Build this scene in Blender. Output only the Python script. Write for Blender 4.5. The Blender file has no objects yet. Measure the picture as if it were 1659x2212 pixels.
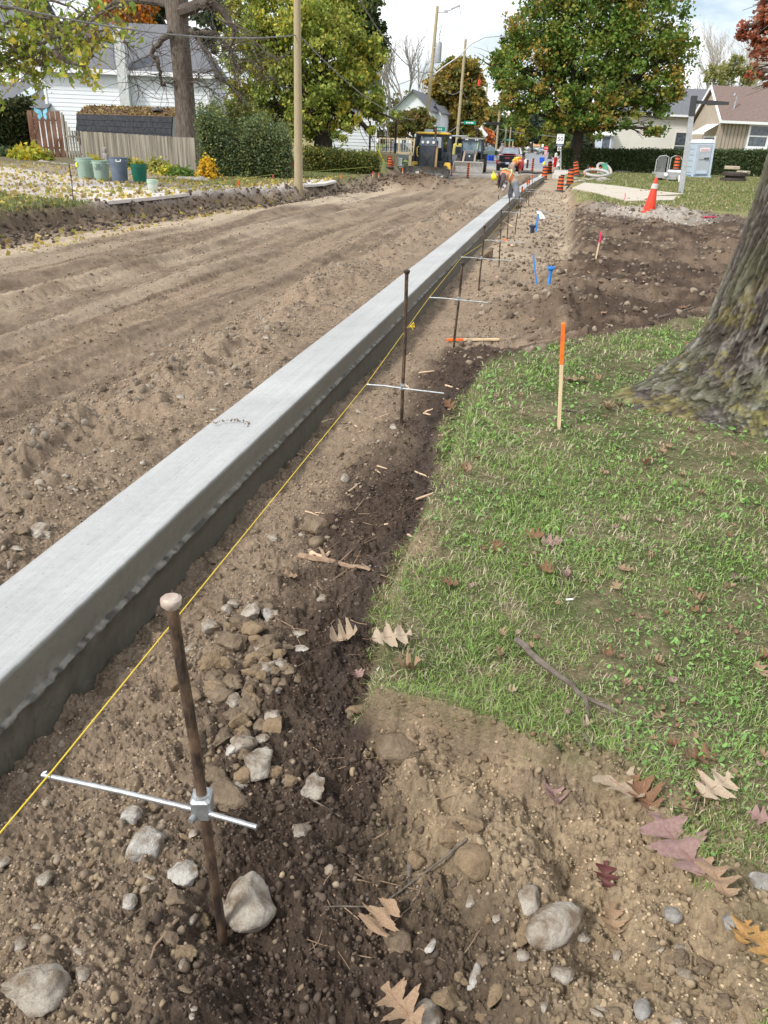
import bpy, bmesh, math, random
import numpy as np
from mathutils import Vector, Matrix, Euler
random.seed(7); RNG=np.random.default_rng(11)
S=bpy.context.scene; C=S.collection
# ---------------- camera ----------------
CH=1.65; FL=1661.0; PX=829.5; PY=1106.0
_R=Vector((0.97704508,0.21031626,0.03391148)); _D=Vector((0.12143176,-0.41903719,-0.89981229)); _F=Vector((-0.17503498,0.8832751,-0.4349573))
cd=bpy.data.cameras.new('camera'); cam=bpy.data.objects.new('camera',cd); C.objects.link(cam); S.camera=cam
cd.sensor_fit='VERTICAL'; cd.sensor_height=36.0; cd.sensor_width=27.0; cd.lens=FL/2212*36; cd.clip_start=.02; cd.clip_end=3000
m=Matrix((( _R.x,-_D.x,-_F.x,0),(_R.y,-_D.y,-_F.y,0),(_R.z,-_D.z,-_F.z,CH),(0,0,0,1))); cam.matrix_world=m
def ray(u,v): return (_F*FL+_R*(u-PX)+_D*(v-PY)).normalized()
def G(u,v,z=0.0):
    d=ray(u,v); t=(z-CH)/d.z; return Vector((d.x*t,d.y*t,z))
def AT(u,v,Y):
    d=ray(u,v); t=Y/d.y; return Vector((d.x*t,Y,CH+d.z*t))
def ATX(u,v,X):
    d=ray(u,v); t=X/d.x; return Vector((X,d.y*t,CH+d.z*t))
# ---------------- sky, sun, exposure ----------------
SUN_EL=math.radians(42); SUN_AZ=Vector((-0.66,-0.75,0)).normalized()   # direction towards the sun
w=bpy.data.worlds.new("World"); S.world=w; w.use_nodes=True
nt=w.node_tree; N=nt.nodes; L=nt.links; bg=N['Background']
sky=N.new('ShaderNodeTexSky'); sky.sky_type='NISHITA'; sky.sun_disc=False; sky.sun_elevation=SUN_EL; sky.sun_rotation=math.atan2(SUN_AZ.x,SUN_AZ.y)
sky.dust_density=1.5
tc=N.new('ShaderNodeTexCoord'); mp=N.new('ShaderNodeMapping'); mp.inputs['Scale'].default_value=(1.2,1.2,3.2); mp.inputs['Location'].default_value=(.35,.1,.2)
ns=N.new('ShaderNodeTexNoise'); ns.inputs['Scale'].default_value=2.1; ns.inputs['Detail'].default_value=7; ns.inputs['Roughness'].default_value=.55
rp=N.new('ShaderNodeValToRGB'); rp.color_ramp.elements[0].position=.36; rp.color_ramp.elements[1].position=.50
rp.color_ramp.elements[0].color=(0,0,0,1); rp.color_ramp.elements[1].color=(1,1,1,1)
ns2=N.new('ShaderNodeTexNoise'); ns2.inputs['Scale'].default_value=4.5; ns2.inputs['Detail'].default_value=6
rp2=N.new('ShaderNodeValToRGB'); rp2.color_ramp.elements[0].position=.3; rp2.color_ramp.elements[1].position=.65
rp2.color_ramp.elements[0].color=(8.2,8.8,9.6,1); rp2.color_ramp.elements[1].color=(10.8,10.9,11.0,1)
mx=N.new('ShaderNodeMix'); mx.data_type='RGBA'
L.new(tc.outputs['Generated'],mp.inputs['Vector']); L.new(mp.outputs[0],ns.inputs['Vector']); L.new(mp.outputs[0],ns2.inputs['Vector'])
L.new(ns.outputs['Fac'],rp.inputs[0]); L.new(ns2.outputs['Fac'],rp2.inputs[0])
L.new(rp.outputs[0],mx.inputs[0]); L.new(sky.outputs[0],mx.inputs[6]); L.new(rp2.outputs[0],mx.inputs[7]); L.new(mx.outputs[2],bg.inputs[0])
bg.inputs[1].default_value=.1
sl=bpy.data.lights.new('sun','SUN'); sl.energy=2.5; sl.angle=math.radians(10); sl.color=(1,.96,.9); so=bpy.data.objects.new('sun',sl); C.objects.link(so)
sd=Vector((SUN_AZ.x*math.cos(SUN_EL),SUN_AZ.y*math.cos(SUN_EL),math.sin(SUN_EL))); so.rotation_euler=sd.to_track_quat('Z','Y').to_euler(); so.location=(-40,-20,60)
S.view_settings.view_transform='Standard'; S.view_settings.look='None'; S.view_settings.exposure=0.5; S.view_settings.gamma=1
# ---------------- naming helpers ----------------
def tag(o,label=None,cat=None,group=None,kind=None):
    if label: o['label']=label
    if cat: o['category']=cat
    if group: o['group']=group
    if kind: o['kind']=kind
    return o
def thing(name,label,cat,loc=(0,0,0),rz=0,group=None,rx=0,ry=0):
    o=bpy.data.objects.new(name,None); C.objects.link(o); o.location=loc; o.rotation_euler=(rx,ry,rz); o.empty_display_size=.1
    return tag(o,label,cat,group)
def dup(root,loc,rz=None,label=None,group=None,sc=None,rot=None):
    r=root.copy(); C.objects.link(r); r.location=loc
    if rz is not None: r.rotation_euler=(root.rotation_euler[0],root.rotation_euler[1],rz)
    if rot: r.rotation_euler=rot
    if label: r['label']=label
    if group: r['group']=group
    if sc: r.scale=(sc,sc,sc) if not hasattr(sc,'__len__') else sc
    for ch in list(root.children):
        c=ch.copy(); C.objects.link(c); c.parent=r
        for g in ch.children:
            d=g.copy(); C.objects.link(d); d.parent=c
    return r
# ---------------- materials ----------------
_mc={}
def mat(name,c1,c2=None,sc=8,rough=.8,bump=0,bsc=None,metal=0,stretch=(1,1,1),spec=.4,detail=6,lo=.35,hi=.65,trans=0,coat=0,alpha=1,wave=None):
    if name in _mc: return _mc[name]
    m=bpy.data.materials.new(name); m.use_nodes=True; nt=m.node_tree; N=nt.nodes; L=nt.links; b=N['Principled BSDF']; _mc[name]=m
    b.inputs['Roughness'].default_value=rough; b.inputs['Metallic'].default_value=metal; b.inputs['Specular IOR Level'].default_value=spec
    b.inputs['Coat Weight'].default_value=coat
    c1=tuple(c1)+(1,); b.inputs['Base Color'].default_value=c1
    tc=N.new('ShaderNodeTexCoord'); mp=N.new('ShaderNodeMapping'); mp.inputs['Scale'].default_value=stretch; L.new(tc.outputs['Object'],mp.inputs[0])
    if c2 is not None:
        n=N.new('ShaderNodeTexNoise'); n.inputs['Scale'].default_value=sc; n.inputs['Detail'].default_value=detail; n.inputs['Roughness'].default_value=.6
        r=N.new('ShaderNodeValToRGB'); r.color_ramp.elements[0].position=lo; r.color_ramp.elements[1].position=hi
        r.color_ramp.elements[0].color=c1; r.color_ramp.elements[1].color=tuple(c2)+(1,)
        L.new(mp.outputs[0],n.inputs['Vector']); L.new(n.outputs['Fac'],r.inputs[0]); L.new(r.outputs[0],b.inputs['Base Color'])
    if bump:
        n=N.new('ShaderNodeTexNoise'); n.inputs['Scale'].default_value=bsc or sc; n.inputs['Detail'].default_value=8; n.inputs['Roughness'].default_value=.65
        L.new(mp.outputs[0],n.inputs['Vector']); bn=N.new('ShaderNodeBump'); bn.inputs['Strength'].default_value=bump; bn.inputs['Distance'].default_value=.02
        L.new(n.outputs['Fac'],bn.inputs['Height']); L.new(bn.outputs[0],b.inputs['Normal'])
    if wave:  # (axis, scale, distance): ribs for siding, boards
        wv=N.new('ShaderNodeTexWave'); wv.wave_type='BANDS'; wv.bands_direction=wave[0]; wv.wave_profile='SAW'; wv.inputs['Scale'].default_value=wave[1]
        L.new(tc.outputs['Object'],wv.inputs['Vector']); bn=N.new('ShaderNodeBump'); bn.inputs['Distance'].default_value=wave[2]; bn.inputs['Strength'].default_value=1
        L.new(wv.outputs['Fac'],bn.inputs['Height']); L.new(bn.outputs[0],b.inputs['Normal'])
    if trans:
        t=N.new('ShaderNodeBsdfTranslucent'); ms=N.new('ShaderNodeMixShader'); ms.inputs[0].default_value=trans
        src=b.inputs['Base Color'].links
        if src: L.new(src[0].from_socket,t.inputs[0])
        else: t.inputs[0].default_value=c1
        L.new(b.outputs[0],ms.inputs[1]); L.new(t.outputs[0],ms.inputs[2]); L.new(ms.outputs[0],N['Material Output'].inputs[0])
    return m
def vmat(name,rough=.9,bump=0,bsc=60,bdist=.01,trans=0,var=.25,vsc=40,spec=.25):
    "material coloured by the mesh's own colour attribute 'Col' with fine noise variation"
    if name in _mc: return _mc[name]
    m=bpy.data.materials.new(name); m.use_nodes=True; nt=m.node_tree; N=nt.nodes; L=nt.links; b=N['Principled BSDF']; _mc[name]=m
    b.inputs['Roughness'].default_value=rough; b.inputs['Specular IOR Level'].default_value=spec
    a=N.new('ShaderNodeVertexColor'); a.layer_name='Col'; out=a.outputs[0]
    tc=N.new('ShaderNodeTexCoord')
    if var:
        n=N.new('ShaderNodeTexNoise'); n.inputs['Scale'].default_value=vsc; n.inputs['Detail'].default_value=8; n.inputs['Roughness'].default_value=.7; L.new(tc.outputs['Object'],n.inputs['Vector'])
        mr=N.new('ShaderNodeMapRange'); mr.inputs[1].default_value=.25; mr.inputs[2].default_value=.75; mr.inputs[3].default_value=1-var; mr.inputs[4].default_value=1+var; L.new(n.outputs['Fac'],mr.inputs[0])
        vm=N.new('ShaderNodeVectorMath'); vm.operation='SCALE'; L.new(out,vm.inputs[0]); L.new(mr.outputs[0],vm.inputs['Scale']); out=vm.outputs[0]
    L.new(out,b.inputs['Base Color'])
    if bump:
        n=N.new('ShaderNodeTexNoise'); n.inputs['Scale'].default_value=bsc; n.inputs['Detail'].default_value=10; n.inputs['Roughness'].default_value=.7; L.new(tc.outputs['Object'],n.inputs['Vector'])
        bn=N.new('ShaderNodeBump'); bn.inputs['Strength'].default_value=bump; bn.inputs['Distance'].default_value=bdist; L.new(n.outputs['Fac'],bn.inputs['Height']); L.new(bn.outputs[0],b.inputs['Normal'])
    if trans:
        t=N.new('ShaderNodeBsdfTranslucent'); ms=N.new('ShaderNodeMixShader'); ms.inputs[0].default_value=trans; L.new(out,t.inputs[0])
        L.new(b.outputs[0],ms.inputs[1]); L.new(t.outputs[0],ms.inputs[2]); L.new(ms.outputs[0],N['Material Output'].inputs[0])
    return m
# ---------------- mesh builders ----------------
def link(name,me,parent=None,ms=None,smooth=False):
    o=bpy.data.objects.new(name,me); C.objects.link(o)
    if ms is not None:
        for q in (ms if isinstance(ms,(list,tuple)) else [ms]): me.materials.append(q)
    if parent is not None: o.parent=parent
    if smooth: me.polygons.foreach_set('use_smooth',np.ones(len(me.polygons),bool))
    return o
def npmesh(name,V,F,ms=None,parent=None,col=None,smooth=False):
    V=np.asarray(V,np.float32).reshape(-1,3); F=np.asarray(F,np.int32); k=F.shape[1]
    me=bpy.data.meshes.new(name); me.vertices.add(len(V)); me.vertices.foreach_set('co',V.ravel())
    me.loops.add(F.size); me.loops.foreach_set('vertex_index',F.ravel()); me.polygons.add(len(F))
    me.polygons.foreach_set('loop_start',np.arange(0,F.size,k,dtype=np.int32)); me.polygons.foreach_set('loop_total',np.full(len(F),k,np.int32))
    me.update(calc_edges=True)
    if col is not None:
        a=me.color_attributes.new('Col','FLOAT_COLOR','POINT'); cc=np.ones((len(V),4),np.float32); cc[:,:3]=col; a.data.foreach_set('color',cc.ravel())
    return link(name,me,parent,ms,smooth)
class MB:
    def __init__(s): s.v=[]; s.f=[]; s.mi=[]
    def add(s,vs,fs,mi=0,M=None):
        b=len(s.v); s.v+= [tuple(M@Vector(p)) if M is not None else tuple(p) for p in vs]; s.f+=[tuple(i+b for i in f) for f in fs]; s.mi+=[mi]*len(fs); return s
    def box(s,c,d,rz=0,mi=0,rx=0,ry=0,taper=1.0,bev=0):
        x,y,z=d[0]/2,d[1]/2,d[2]/2; t=taper
        if bev:
            # bevelled in plan and top by chamfer rings
            b=bev; ring=lambda zz,ox,oy:[(-ox+b,-oy,zz),(ox-b,-oy,zz),(ox,-oy+b,zz),(ox,oy-b,zz),(ox-b,oy,zz),(-ox+b,oy,zz),(-ox,oy-b,zz),(-ox,-oy+b,zz)]
            rs=[ring(-z,x-b,y-b),ring(-z+b,x,y),ring(z-b,x*t,y*t),ring(z,x*t-b,y*t-b)]; vs=[p for r in rs for p in r]; fs=[tuple(range(7,-1,-1)),tuple(range(24,32))]
            for k in range(3):
                for i in range(8): j=(i+1)%8; fs.append((k*8+i,k*8+j,k*8+8+j,k*8+8+i))
        else:
            vs=[(-x,-y,-z),(x,-y,-z),(x,y,-z),(-x,y,-z),(-x*t,-y*t,z),(x*t,-y*t,z),(x*t,y*t,z),(-x*t,y*t,z)]; fs=[(3,2,1,0),(4,5,6,7),(0,1,5,4),(1,2,6,5),(2,3,7,6),(3,0,4,7)]
        return s.add(vs,fs,mi,Matrix.Translation(c)@Euler((rx,ry,rz)).to_matrix().to_4x4())
    def bar(s,a,b,w,h=None,mi=0):
        a=Vector(a); b=Vector(b); d=b-a; q=d.to_track_quat('Z','Y').to_matrix().to_4x4(); h=h or w
        x,y,z=w/2,h/2,d.length
        vs=[(-x,-y,0),(x,-y,0),(x,y,0),(-x,y,0),(-x,-y,z),(x,-y,z),(x,y,z),(-x,y,z)]; fs=[(3,2,1,0),(4,5,6,7),(0,1,5,4),(1,2,6,5),(2,3,7,6),(3,0,4,7)]
        return s.add(vs,fs,mi,Matrix.Translation(a)@q)
    def tube(s,pts,r,n=8,mi=0,caps=True,jit=0):
        pts=[Vector(p) for p in pts]; rr=r if hasattr(r,'__len__') else [r]*len(pts); up=None; vs=[]; fs=[]
        for i,p in enumerate(pts):
            d=(pts[min(i+1,len(pts)-1)]-pts[max(i-1,0)]).normalized()
            if up is None: up=Vector((0,0,1)) if abs(d.z)<.9 else Vector((1,0,0))
            a=d.cross(up).normalized(); bb=a.cross(d).normalized(); up=bb
            for k in range(n):
                t=2*math.pi*k/n; q=rr[i]*(1+jit*(random.random()-.5)); vs.append(p+a*math.cos(t)*q+bb*math.sin(t)*q)
        for i in range(len(pts)-1):
            for k in range(n): j=(k+1)%n; fs.append((i*n+k,i*n+j,(i+1)*n+j,(i+1)*n+k))
        if caps: fs.append(tuple(range(n-1,-1,-1))); e=(len(pts)-1)*n; fs.append(tuple(range(e,e+n)))
        return s.add(vs,fs,mi)
    def lathe(s,prof,n=20,mi=0,M=None,c=(0,0,0)):
        vs=[];fs=[]
        for (r,z) in prof:
            for k in range(n): t=2*math.pi*k/n; vs.append((c[0]+r*math.cos(t),c[1]+r*math.sin(t),c[2]+z))
        for i in range(len(prof)-1):
            for k in range(n): j=(k+1)%n; fs.append((i*n+k,i*n+j,(i+1)*n+j,(i+1)*n+k))
        if prof[0][0]>1e-4: fs.append(tuple(range(n-1,-1,-1)))
        if prof[-1][0]>1e-4: e=(len(prof)-1)*n; fs.append(tuple(range(e,e+n)))
        return s.add(vs,fs,mi,M)
    def prism(s,poly,depth,M=None,mi=0):
        "poly in local XZ plane, extruded along +Y by depth (centred)"
        n=len(poly); h=depth/2; vs=[(x,-h,z) for x,z in poly]+[(x,h,z) for x,z in poly]
        fs=[tuple(range(n)),tuple(range(2*n-1,n-1,-1))]+[(i,i+n,(i+1)%n+n,(i+1)%n) for i in range(n)]
        return s.add(vs,fs,mi,M)
    def quad(s,a,b,c,d,mi=0): return s.add([a,b,c,d],[(0,1,2,3)],mi)
    def ellip(s,c,r,n=12,m=8,mi=0,M=None,nz=0):
        vs=[];fs=[]
        for i in range(m+1):
            ph=math.pi*i/m
            for k in range(n):
                t=2*math.pi*k/n; q=1+nz*(random.random()-.5); vs.append((c[0]+r[0]*math.sin(ph)*math.cos(t)*q,c[1]+r[1]*math.sin(ph)*math.sin(t)*q,c[2]+r[2]*math.cos(ph)*q))
        for i in range(m):
            for k in range(n): j=(k+1)%n; fs.append((i*n+k,(i+1)*n+k,(i+1)*n+j,i*n+j))
        return s.add(vs,fs,mi,M)
    def build(s,name,ms,parent=None,smooth=False,bevel=0):
        me=bpy.data.meshes.new(name); me.from_pydata(s.v,[],s.f); o=link(name,me,parent,ms)
        if any(s.mi): me.polygons.foreach_set('material_index',s.mi)
        bm=bmesh.new(); bm.from_mesh(me); bmesh.ops.remove_doubles(bm,verts=bm.verts,dist=1e-5); bmesh.ops.recalc_face_normals(bm,faces=bm.faces); bm.to_mesh(me); bm.free()
        if smooth:
            me.polygons.foreach_set('use_smooth',np.ones(len(me.polygons),bool))
            try: me.set_sharp_from_angle(angle=math.radians(40))
            except Exception: pass
        if bevel:
            md=o.modifiers.new('bevel','BEVEL'); md.width=bevel; md.segments=2; md.limit_method='ANGLE'
        return o
def text(name,body,size,M,m,parent,depth=.002):
    cu=bpy.data.curves.new(name,'FONT'); cu.body=body; cu.size=size; cu.align_x='CENTER'; cu.align_y='CENTER'; cu.extrude=depth
    tmp=bpy.data.objects.new('tmp',cu); C.objects.link(tmp); dg=bpy.context.evaluated_depsgraph_get(); me=bpy.data.meshes.new_from_object(tmp.evaluated_get(dg)); bpy.data.objects.remove(tmp)
    me.transform(M); me.materials.clear(); return link(name,me,parent,m)
# ---------------- noise ----------------
_T=[np.random.default_rng(s).random((256,256)) for s in range(6)]
def vn(x,y,s=0):
    T=_T[s%6]; xi=np.floor(x).astype(int); yi=np.floor(y).astype(int); fx=x-xi; fy=y-yi; fx=fx*fx*(3-2*fx); fy=fy*fy*(3-2*fy)
    o=s*37; a=T[(xi+o)%256,(yi+o)%256]; b=T[(xi+1+o)%256,(yi+o)%256]; c=T[(xi+o)%256,(yi+1+o)%256]; d=T[(xi+1+o)%256,(yi+1+o)%256]
    return (a*(1-fx)+b*fx)*(1-fy)+(c*(1-fx)+d*fx)*fy
def fbm(x,y,o=4,s=0,g=.5):
    r=0;a=1;t=0
    for i in range(o): r=r+a*vn(x*2**i+13.7*i,y*2**i+7.1*i,s+i); t+=a; a*=g
    return r/t-.5
def clods(x,y,cell,s,rlo,rhi,dens=1.0):
    "rounded lumps, one per cell at most; returns height/cell units and random id"
    X=x/cell; Y=y/cell; xi=np.floor(X).astype(int); yi=np.floor(Y).astype(int); h=np.zeros_like(X); idd=np.zeros_like(X); A,B,Cc,Dd=_T[s%6],_T[(s+1)%6],_T[(s+2)%6],_T[(s+3)%6]
    for dx in(-1,0,1):
        for dy in(-1,0,1):
            a=(xi+dx)%256; b=(yi+dy)%256; cx=xi+dx+A[a,b]; cy=yi+dy+B[a,b]; r=rlo+(rhi-rlo)*Cc[a,b]**2; e=.6+.8*Dd[b,a]
            d2=((X-cx)*e)**2+((Y-cy)/e)**2; q=np.where(Dd[a,b]<dens,np.sqrt(np.maximum(0,r*r-d2)),0); g=q>h; h=np.where(g,q,h); idd=np.where(g,Cc[b,a],idd)
    return h*cell,idd
_T3=np.random.default_rng(99).random((48,48,48))
def fbm3(x,y,z,o=4,g=.5):
    r=0;a=1;t=0
    for i in range(o):
        X,Y,Z=x*2**i+i*5.3,y*2**i+i*9.1,z*2**i+i*2.7; xi,yi,zi=[np.floor(q).astype(int) for q in (X,Y,Z)]; fx,fy,fz=X-xi,Y-yi,Z-zi; fx,fy,fz=[q*q*(3-2*q) for q in (fx,fy,fz)]; v=0
        for dx in(0,1):
            for dy in(0,1):
                for dz in(0,1): v=v+_T3[(xi+dx)%48,(yi+dy)%48,(zi+dz)%48]*(fx if dx else 1-fx)*(fy if dy else 1-fy)*(fz if dz else 1-fz)
        r=r+a*v; t+=a; a*=g
    return r/t-.5
def inpoly(x,y,P):
    c=np.zeros(len(x),bool); n=len(P)
    for i in range(n):
        (x1,y1),(x2,y2)=P[i],P[(i+1)%n]; k=((y1>y)!=(y2>y)); c^=k&(x<(x2-x1)*(y-y1)/((y2-y1) or 1e-9)+x1)
    return c
sst=lambda a,b,x: (lambda t:t*t*(3-2*t))(np.clip((x-a)/(b-a),0,1))
# ================= TERRAIN =================
_Ey=[-5,.5,1.0,1.2,1.37,1.6,1.77,1.84,1.92,1.99,2.31,2.8,3.36,3.77,4.4,5.2,5.8,6.4,7.0,7.6,8.2,8.8,9.3,9.8,12.2,20,23,26,27.5,28.5,30,40,50,60,70,400]
_Ex=[1.1,.75,.68,.63,.60,.52,.42,.24,.02,-.42,-.52,-.55,-.56,-.40,-.55,-.64,-.62,-.5,-.15,.28,.8,1.45,2.6,4.6,5.6,6.2,5.9,4.6,3,.9,.55,.45,.35,.1,-.2,-.2]
def edge(y): return np.interp(y,_Ey,_Ex)
def bank(y): return np.interp(y,[-5,1,1.37,1.6,2.0,6.6,7.2,13,15,30,60,400],[.3,.18,.06,-.12,-.46,-.5,-.15,-.1,.38,.45,.2,-.2])  # where the ground steps up
def BLf(y): return fbm(np.asarray(y)*.7,np.asarray(y)*.1+9,4,2)*.55+np.interp(y,[0,15,17,19,23.4,25.5,28.5,32,42,50,60,75],[-10.8,-11.2,-11.4,-10.9,-10.75,-10.4,-9.7,-9.4,-9.3,-9.8,-11,-11.5])
def claym(x,y): return np.clip(1.5*np.exp(-(((x-.12)/.42)**2+((y-1.72)/.24)**2))+1.3*np.exp(-(((x-.55)/.35)**2+((y-1.25)/.45)**2))+1.1*np.exp(-(((x+.43)/.12)**2+((y-3.1)/.28)**2))+.9*np.exp(-(((x+.42)/.10)**2+((y-2.35)/.12)**2)),0,1)
def hgt(x,y):
    x=np.asarray(x,float); y=np.asarray(y,float)
    n1=fbm(x*.9,y*.9,4,0); n2=fbm(x*3,y*3,4,2); n3=fbm(x*9,y*9,4,1)
    near=1-sst(8,30,np.hypot(x,y))
    # road bed
    zr=np.interp(x,[-10.2,-9.2,-8.7,-5,-3.6,-2.9,-2.5,-2.25,-2.14],[-.45,-.46,-.44,-.45,-.36,-.20,-.13,-.15,-.17])
    lon=fbm(x*2.3,y*.16+3,4,3); lon2=fbm(x*5.5,y*.3,3,4)
    road=sst(70,55,y)
    zr=zr+road*(lon*.32*sst(-2.6,-4.2,x)*sst(-10,-9,x)+lon2*.07)
    # loose windrow beside the kerb, strongly modulated
    wr=np.exp(-((x+2.95)/.42)**2)*sst(55,45,y); zr=zr+wr*(n1*.46+n2*.34+fbm(x*7,y*7,3,3)*.16+.07)
    zr=zr+road*sst(-2.3,-2.6,x)*(n2*.05+n3*.02)
    # far paved road flattens to -.45
    zr=np.where(y>60,zr*(1-sst(60,72,y))+(-.45)*sst(60,72,y),zr)
    # right side
    tn=np.interp(x,[-1.7,-1.55,-1.35,-1.1,-.8,-.5],[-.40,-.37,-.33,-.26,-.21,-.20])            # near trench profile
    tm=np.interp(x,[-1.7,-1.4,-1.0,-.6,0],[-.46,-.42,-.30,-.24,-.22])
    tf=np.interp(x,[-1.7,-1.4,-1.0,.2,.5],[-.46,-.42,-.38,-.44,-.42])
    a=sst(6,8,y); b=sst(12.5,16,y); zt=tn*(1-a)+tm*a; zt=zt*(1-b)+tf*b
    zt=zt+(n2*.09+n3*.05+fbm(x*14,y*14,3,5)*.05)*(1-.7*b)+n1*.05*(1-b)
    # dip round the nearest pin and darker channel
    zt=zt-.10*np.exp(-(((x+.60)/.12)**2+((y-1.27)/.10)**2))-.05*np.exp(-((x-(-.25))/.3)**2)*sst(2,1.4,y)
    B=bank(y)+fbm(y*1.7,x*.5,3,5)*.16; E=edge(y)
    ex=-.04+n1*.36+n2*.30+n3*.13+sst(26,10,y)*fbm(x*1.1,y*3.2+n1*2,5,2,.6)*.22       # excavated ground right of the trench, scraped across
    ex=ex-.10*sst(.0,.35,E-x)*sst(26,8,y)
    lawn=0.0+fbm(x*.5,y*.5,3,1)*.05*sst(1,4,y)+.0035*np.clip(x-2,0,40)*sst(25,45,y)
    e2=sst(-.07,.05,x-E-(fbm(x*4,y*4,4,4)*.20+fbm(x*13,y*13,3,1)*.10))
    lawn=lawn+(fbm(x*5,y*5,3,2)*.03+fbm(x*16,y*16,3,4)*.016)*sst(12,5,y)+.035*np.exp(-((x-bank(y)-.22)/.2)**2)*(y<2)+(y<2.1)*sst(.1,-.1,x-E)*(n2*.10+n3*.07); hi=ex*(1-e2)+lawn*e2
    hi=np.where(y>8,hi,np.where(x>E-.02,hi,np.minimum(hi,hi*.5-.05)))
    wB=np.interp(y,[0,6,8,14,18],[.08,.10,.4,.5,.45])
    B=B+(y>7)*(n2*.6+n1*.5+n3*.2)+(y<=7)*(n3*.06); t=sst(0,1,(x-B)/wB+.5)
    zR=zt*(1-t)+hi*t
    # mounds
    def md(cx,cy,rx,ry,h,p=1.0): 
        q=((x-cx)/rx)**2+((y-cy)/ry)**2; return h*np.exp(-q*p)*(1+.6*fbm(x*3,y*3,4,3))
    zR=zR+md(-.2,9.6,.55,.55,.20)+md(.35,9.7,.5,.6,.13)+md(-.62,17.6,.5,1.0,.26)+md(.85,13.2,.8,.9,.16)+md(1.6,15.5,1.6,.5,.16)+md(.9,10.8,.9,.35,.13)+md(2.4,18.5,1.8,.6,.18)+md(1.2,8.9,.7,.3,.08)+md(2.55,24.0,1.3,.8,.34)+md(1.2,24,.5,2,.10)+md(.55,20,.3,5,.18)+md(1.3,52,1.6,1.6,.2)
    # left bank
    BL=BLf(y)
    lb=sst(.30,-.30,x-BL+fbm(x*3,y*3,3,1)*.25); zl=0.0+fbm(x*.4,y*.4,3,4)*.06+lb*.02*n2
    zl=zl+sst(-12,-20,x)*np.interp(y,[0,20,40],[0,.05,.15])
    zr=zr-.03*np.exp(-((x-BL-.6)/.3)**2)
    zr=zr+.13*np.exp(-((x-BL-.38)/.25)**2)*(n2+n3+.3)
    zL=zr*(1-lb)+(zl+(n2*.26+n3*.22+fbm(x*16,y*12,3,5)*.14)*np.exp(-((x-BL-.05)/.36)**2))*lb
    z=np.where(x<-1.9,zL,zR)
    # dirt pushed up by the dozer blade, spoil heap at left bank
    z=z+ (x<-2.3)*(md(-7.5,41.6,1.3,1.7,.50)+md(-6.1,41.2,1.1,1.3,.42)+md(-8.5,41.8,.8,1.1,.28)+md(-10.3,48.5,1.5,1.4,.5))
    # hidden bed below the kerb
    z=np.where((x>-2.12)&(x<-1.70)&(y<56),-.52,z)
    # small lumps, only where one could see them
    far=np.clip(np.hypot(x,y),1,100); soil=np.maximum(1-e2*(x>-1),sst(.35,.7,claym(x,y))); soil=np.where(x<-10.9,.0,soil); 
    c1,i1=clods(x,y,.052,1,.15,.5,.75); c2,_=clods(x+.3,y+.7,.021,2,.2,.55,.9); c3,i3=clods(x,y,.16,3,.12,.42,.42)
    nr=1-sst(5,16,far); mid=1-sst(12,35,far)
    shoulder=np.exp(-((x+2.9)/.6)**2)+np.exp(-((x+1.0)/.55)**2)*sst(9,6,y)+.25+.5*(x>-.6)
    z=z+soil*np.clip(shoulder,0,1)*(c1*.22*nr*(1+n3*2)+c2*.3*nr+c3*(.5+.25*(x>-.5)*(y>6.5))*mid*(1+fbm(x*30,y*30,3,1)*2.4))
    vn_=1-sst(2.5,7,far); bil=np.abs(fbm(x*34,y*34,4,2,.6)); z=z+(x<-3.2)*(x>-9.8)*(1-sst(20,40,y))*(fbm(x*13,y*.28,3,1)*.035); z=z+soil*vn_*(.012-bil*.075)+soil*nr*fbm(x*18,y*18,4,5,.65)*.045+soil*mid*fbm(x*7,y*7,4,0,.6)*.028
    # track pad marks pressed across the road bed
    tr=((np.abs(x+5.05)<.28)|(np.abs(x+7.0)<.28))&(y<40)&(y>4); z=z+tr*.022*np.sin(y*2*math.pi/.17)*sst(.35,.5,vn(x*.3+5,y*.35,3)+.12)*(1-sst(25,38,y))
    return z
def H1(x,y): return float(hgt(np.array([x]),np.array([y]))[0])
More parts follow.
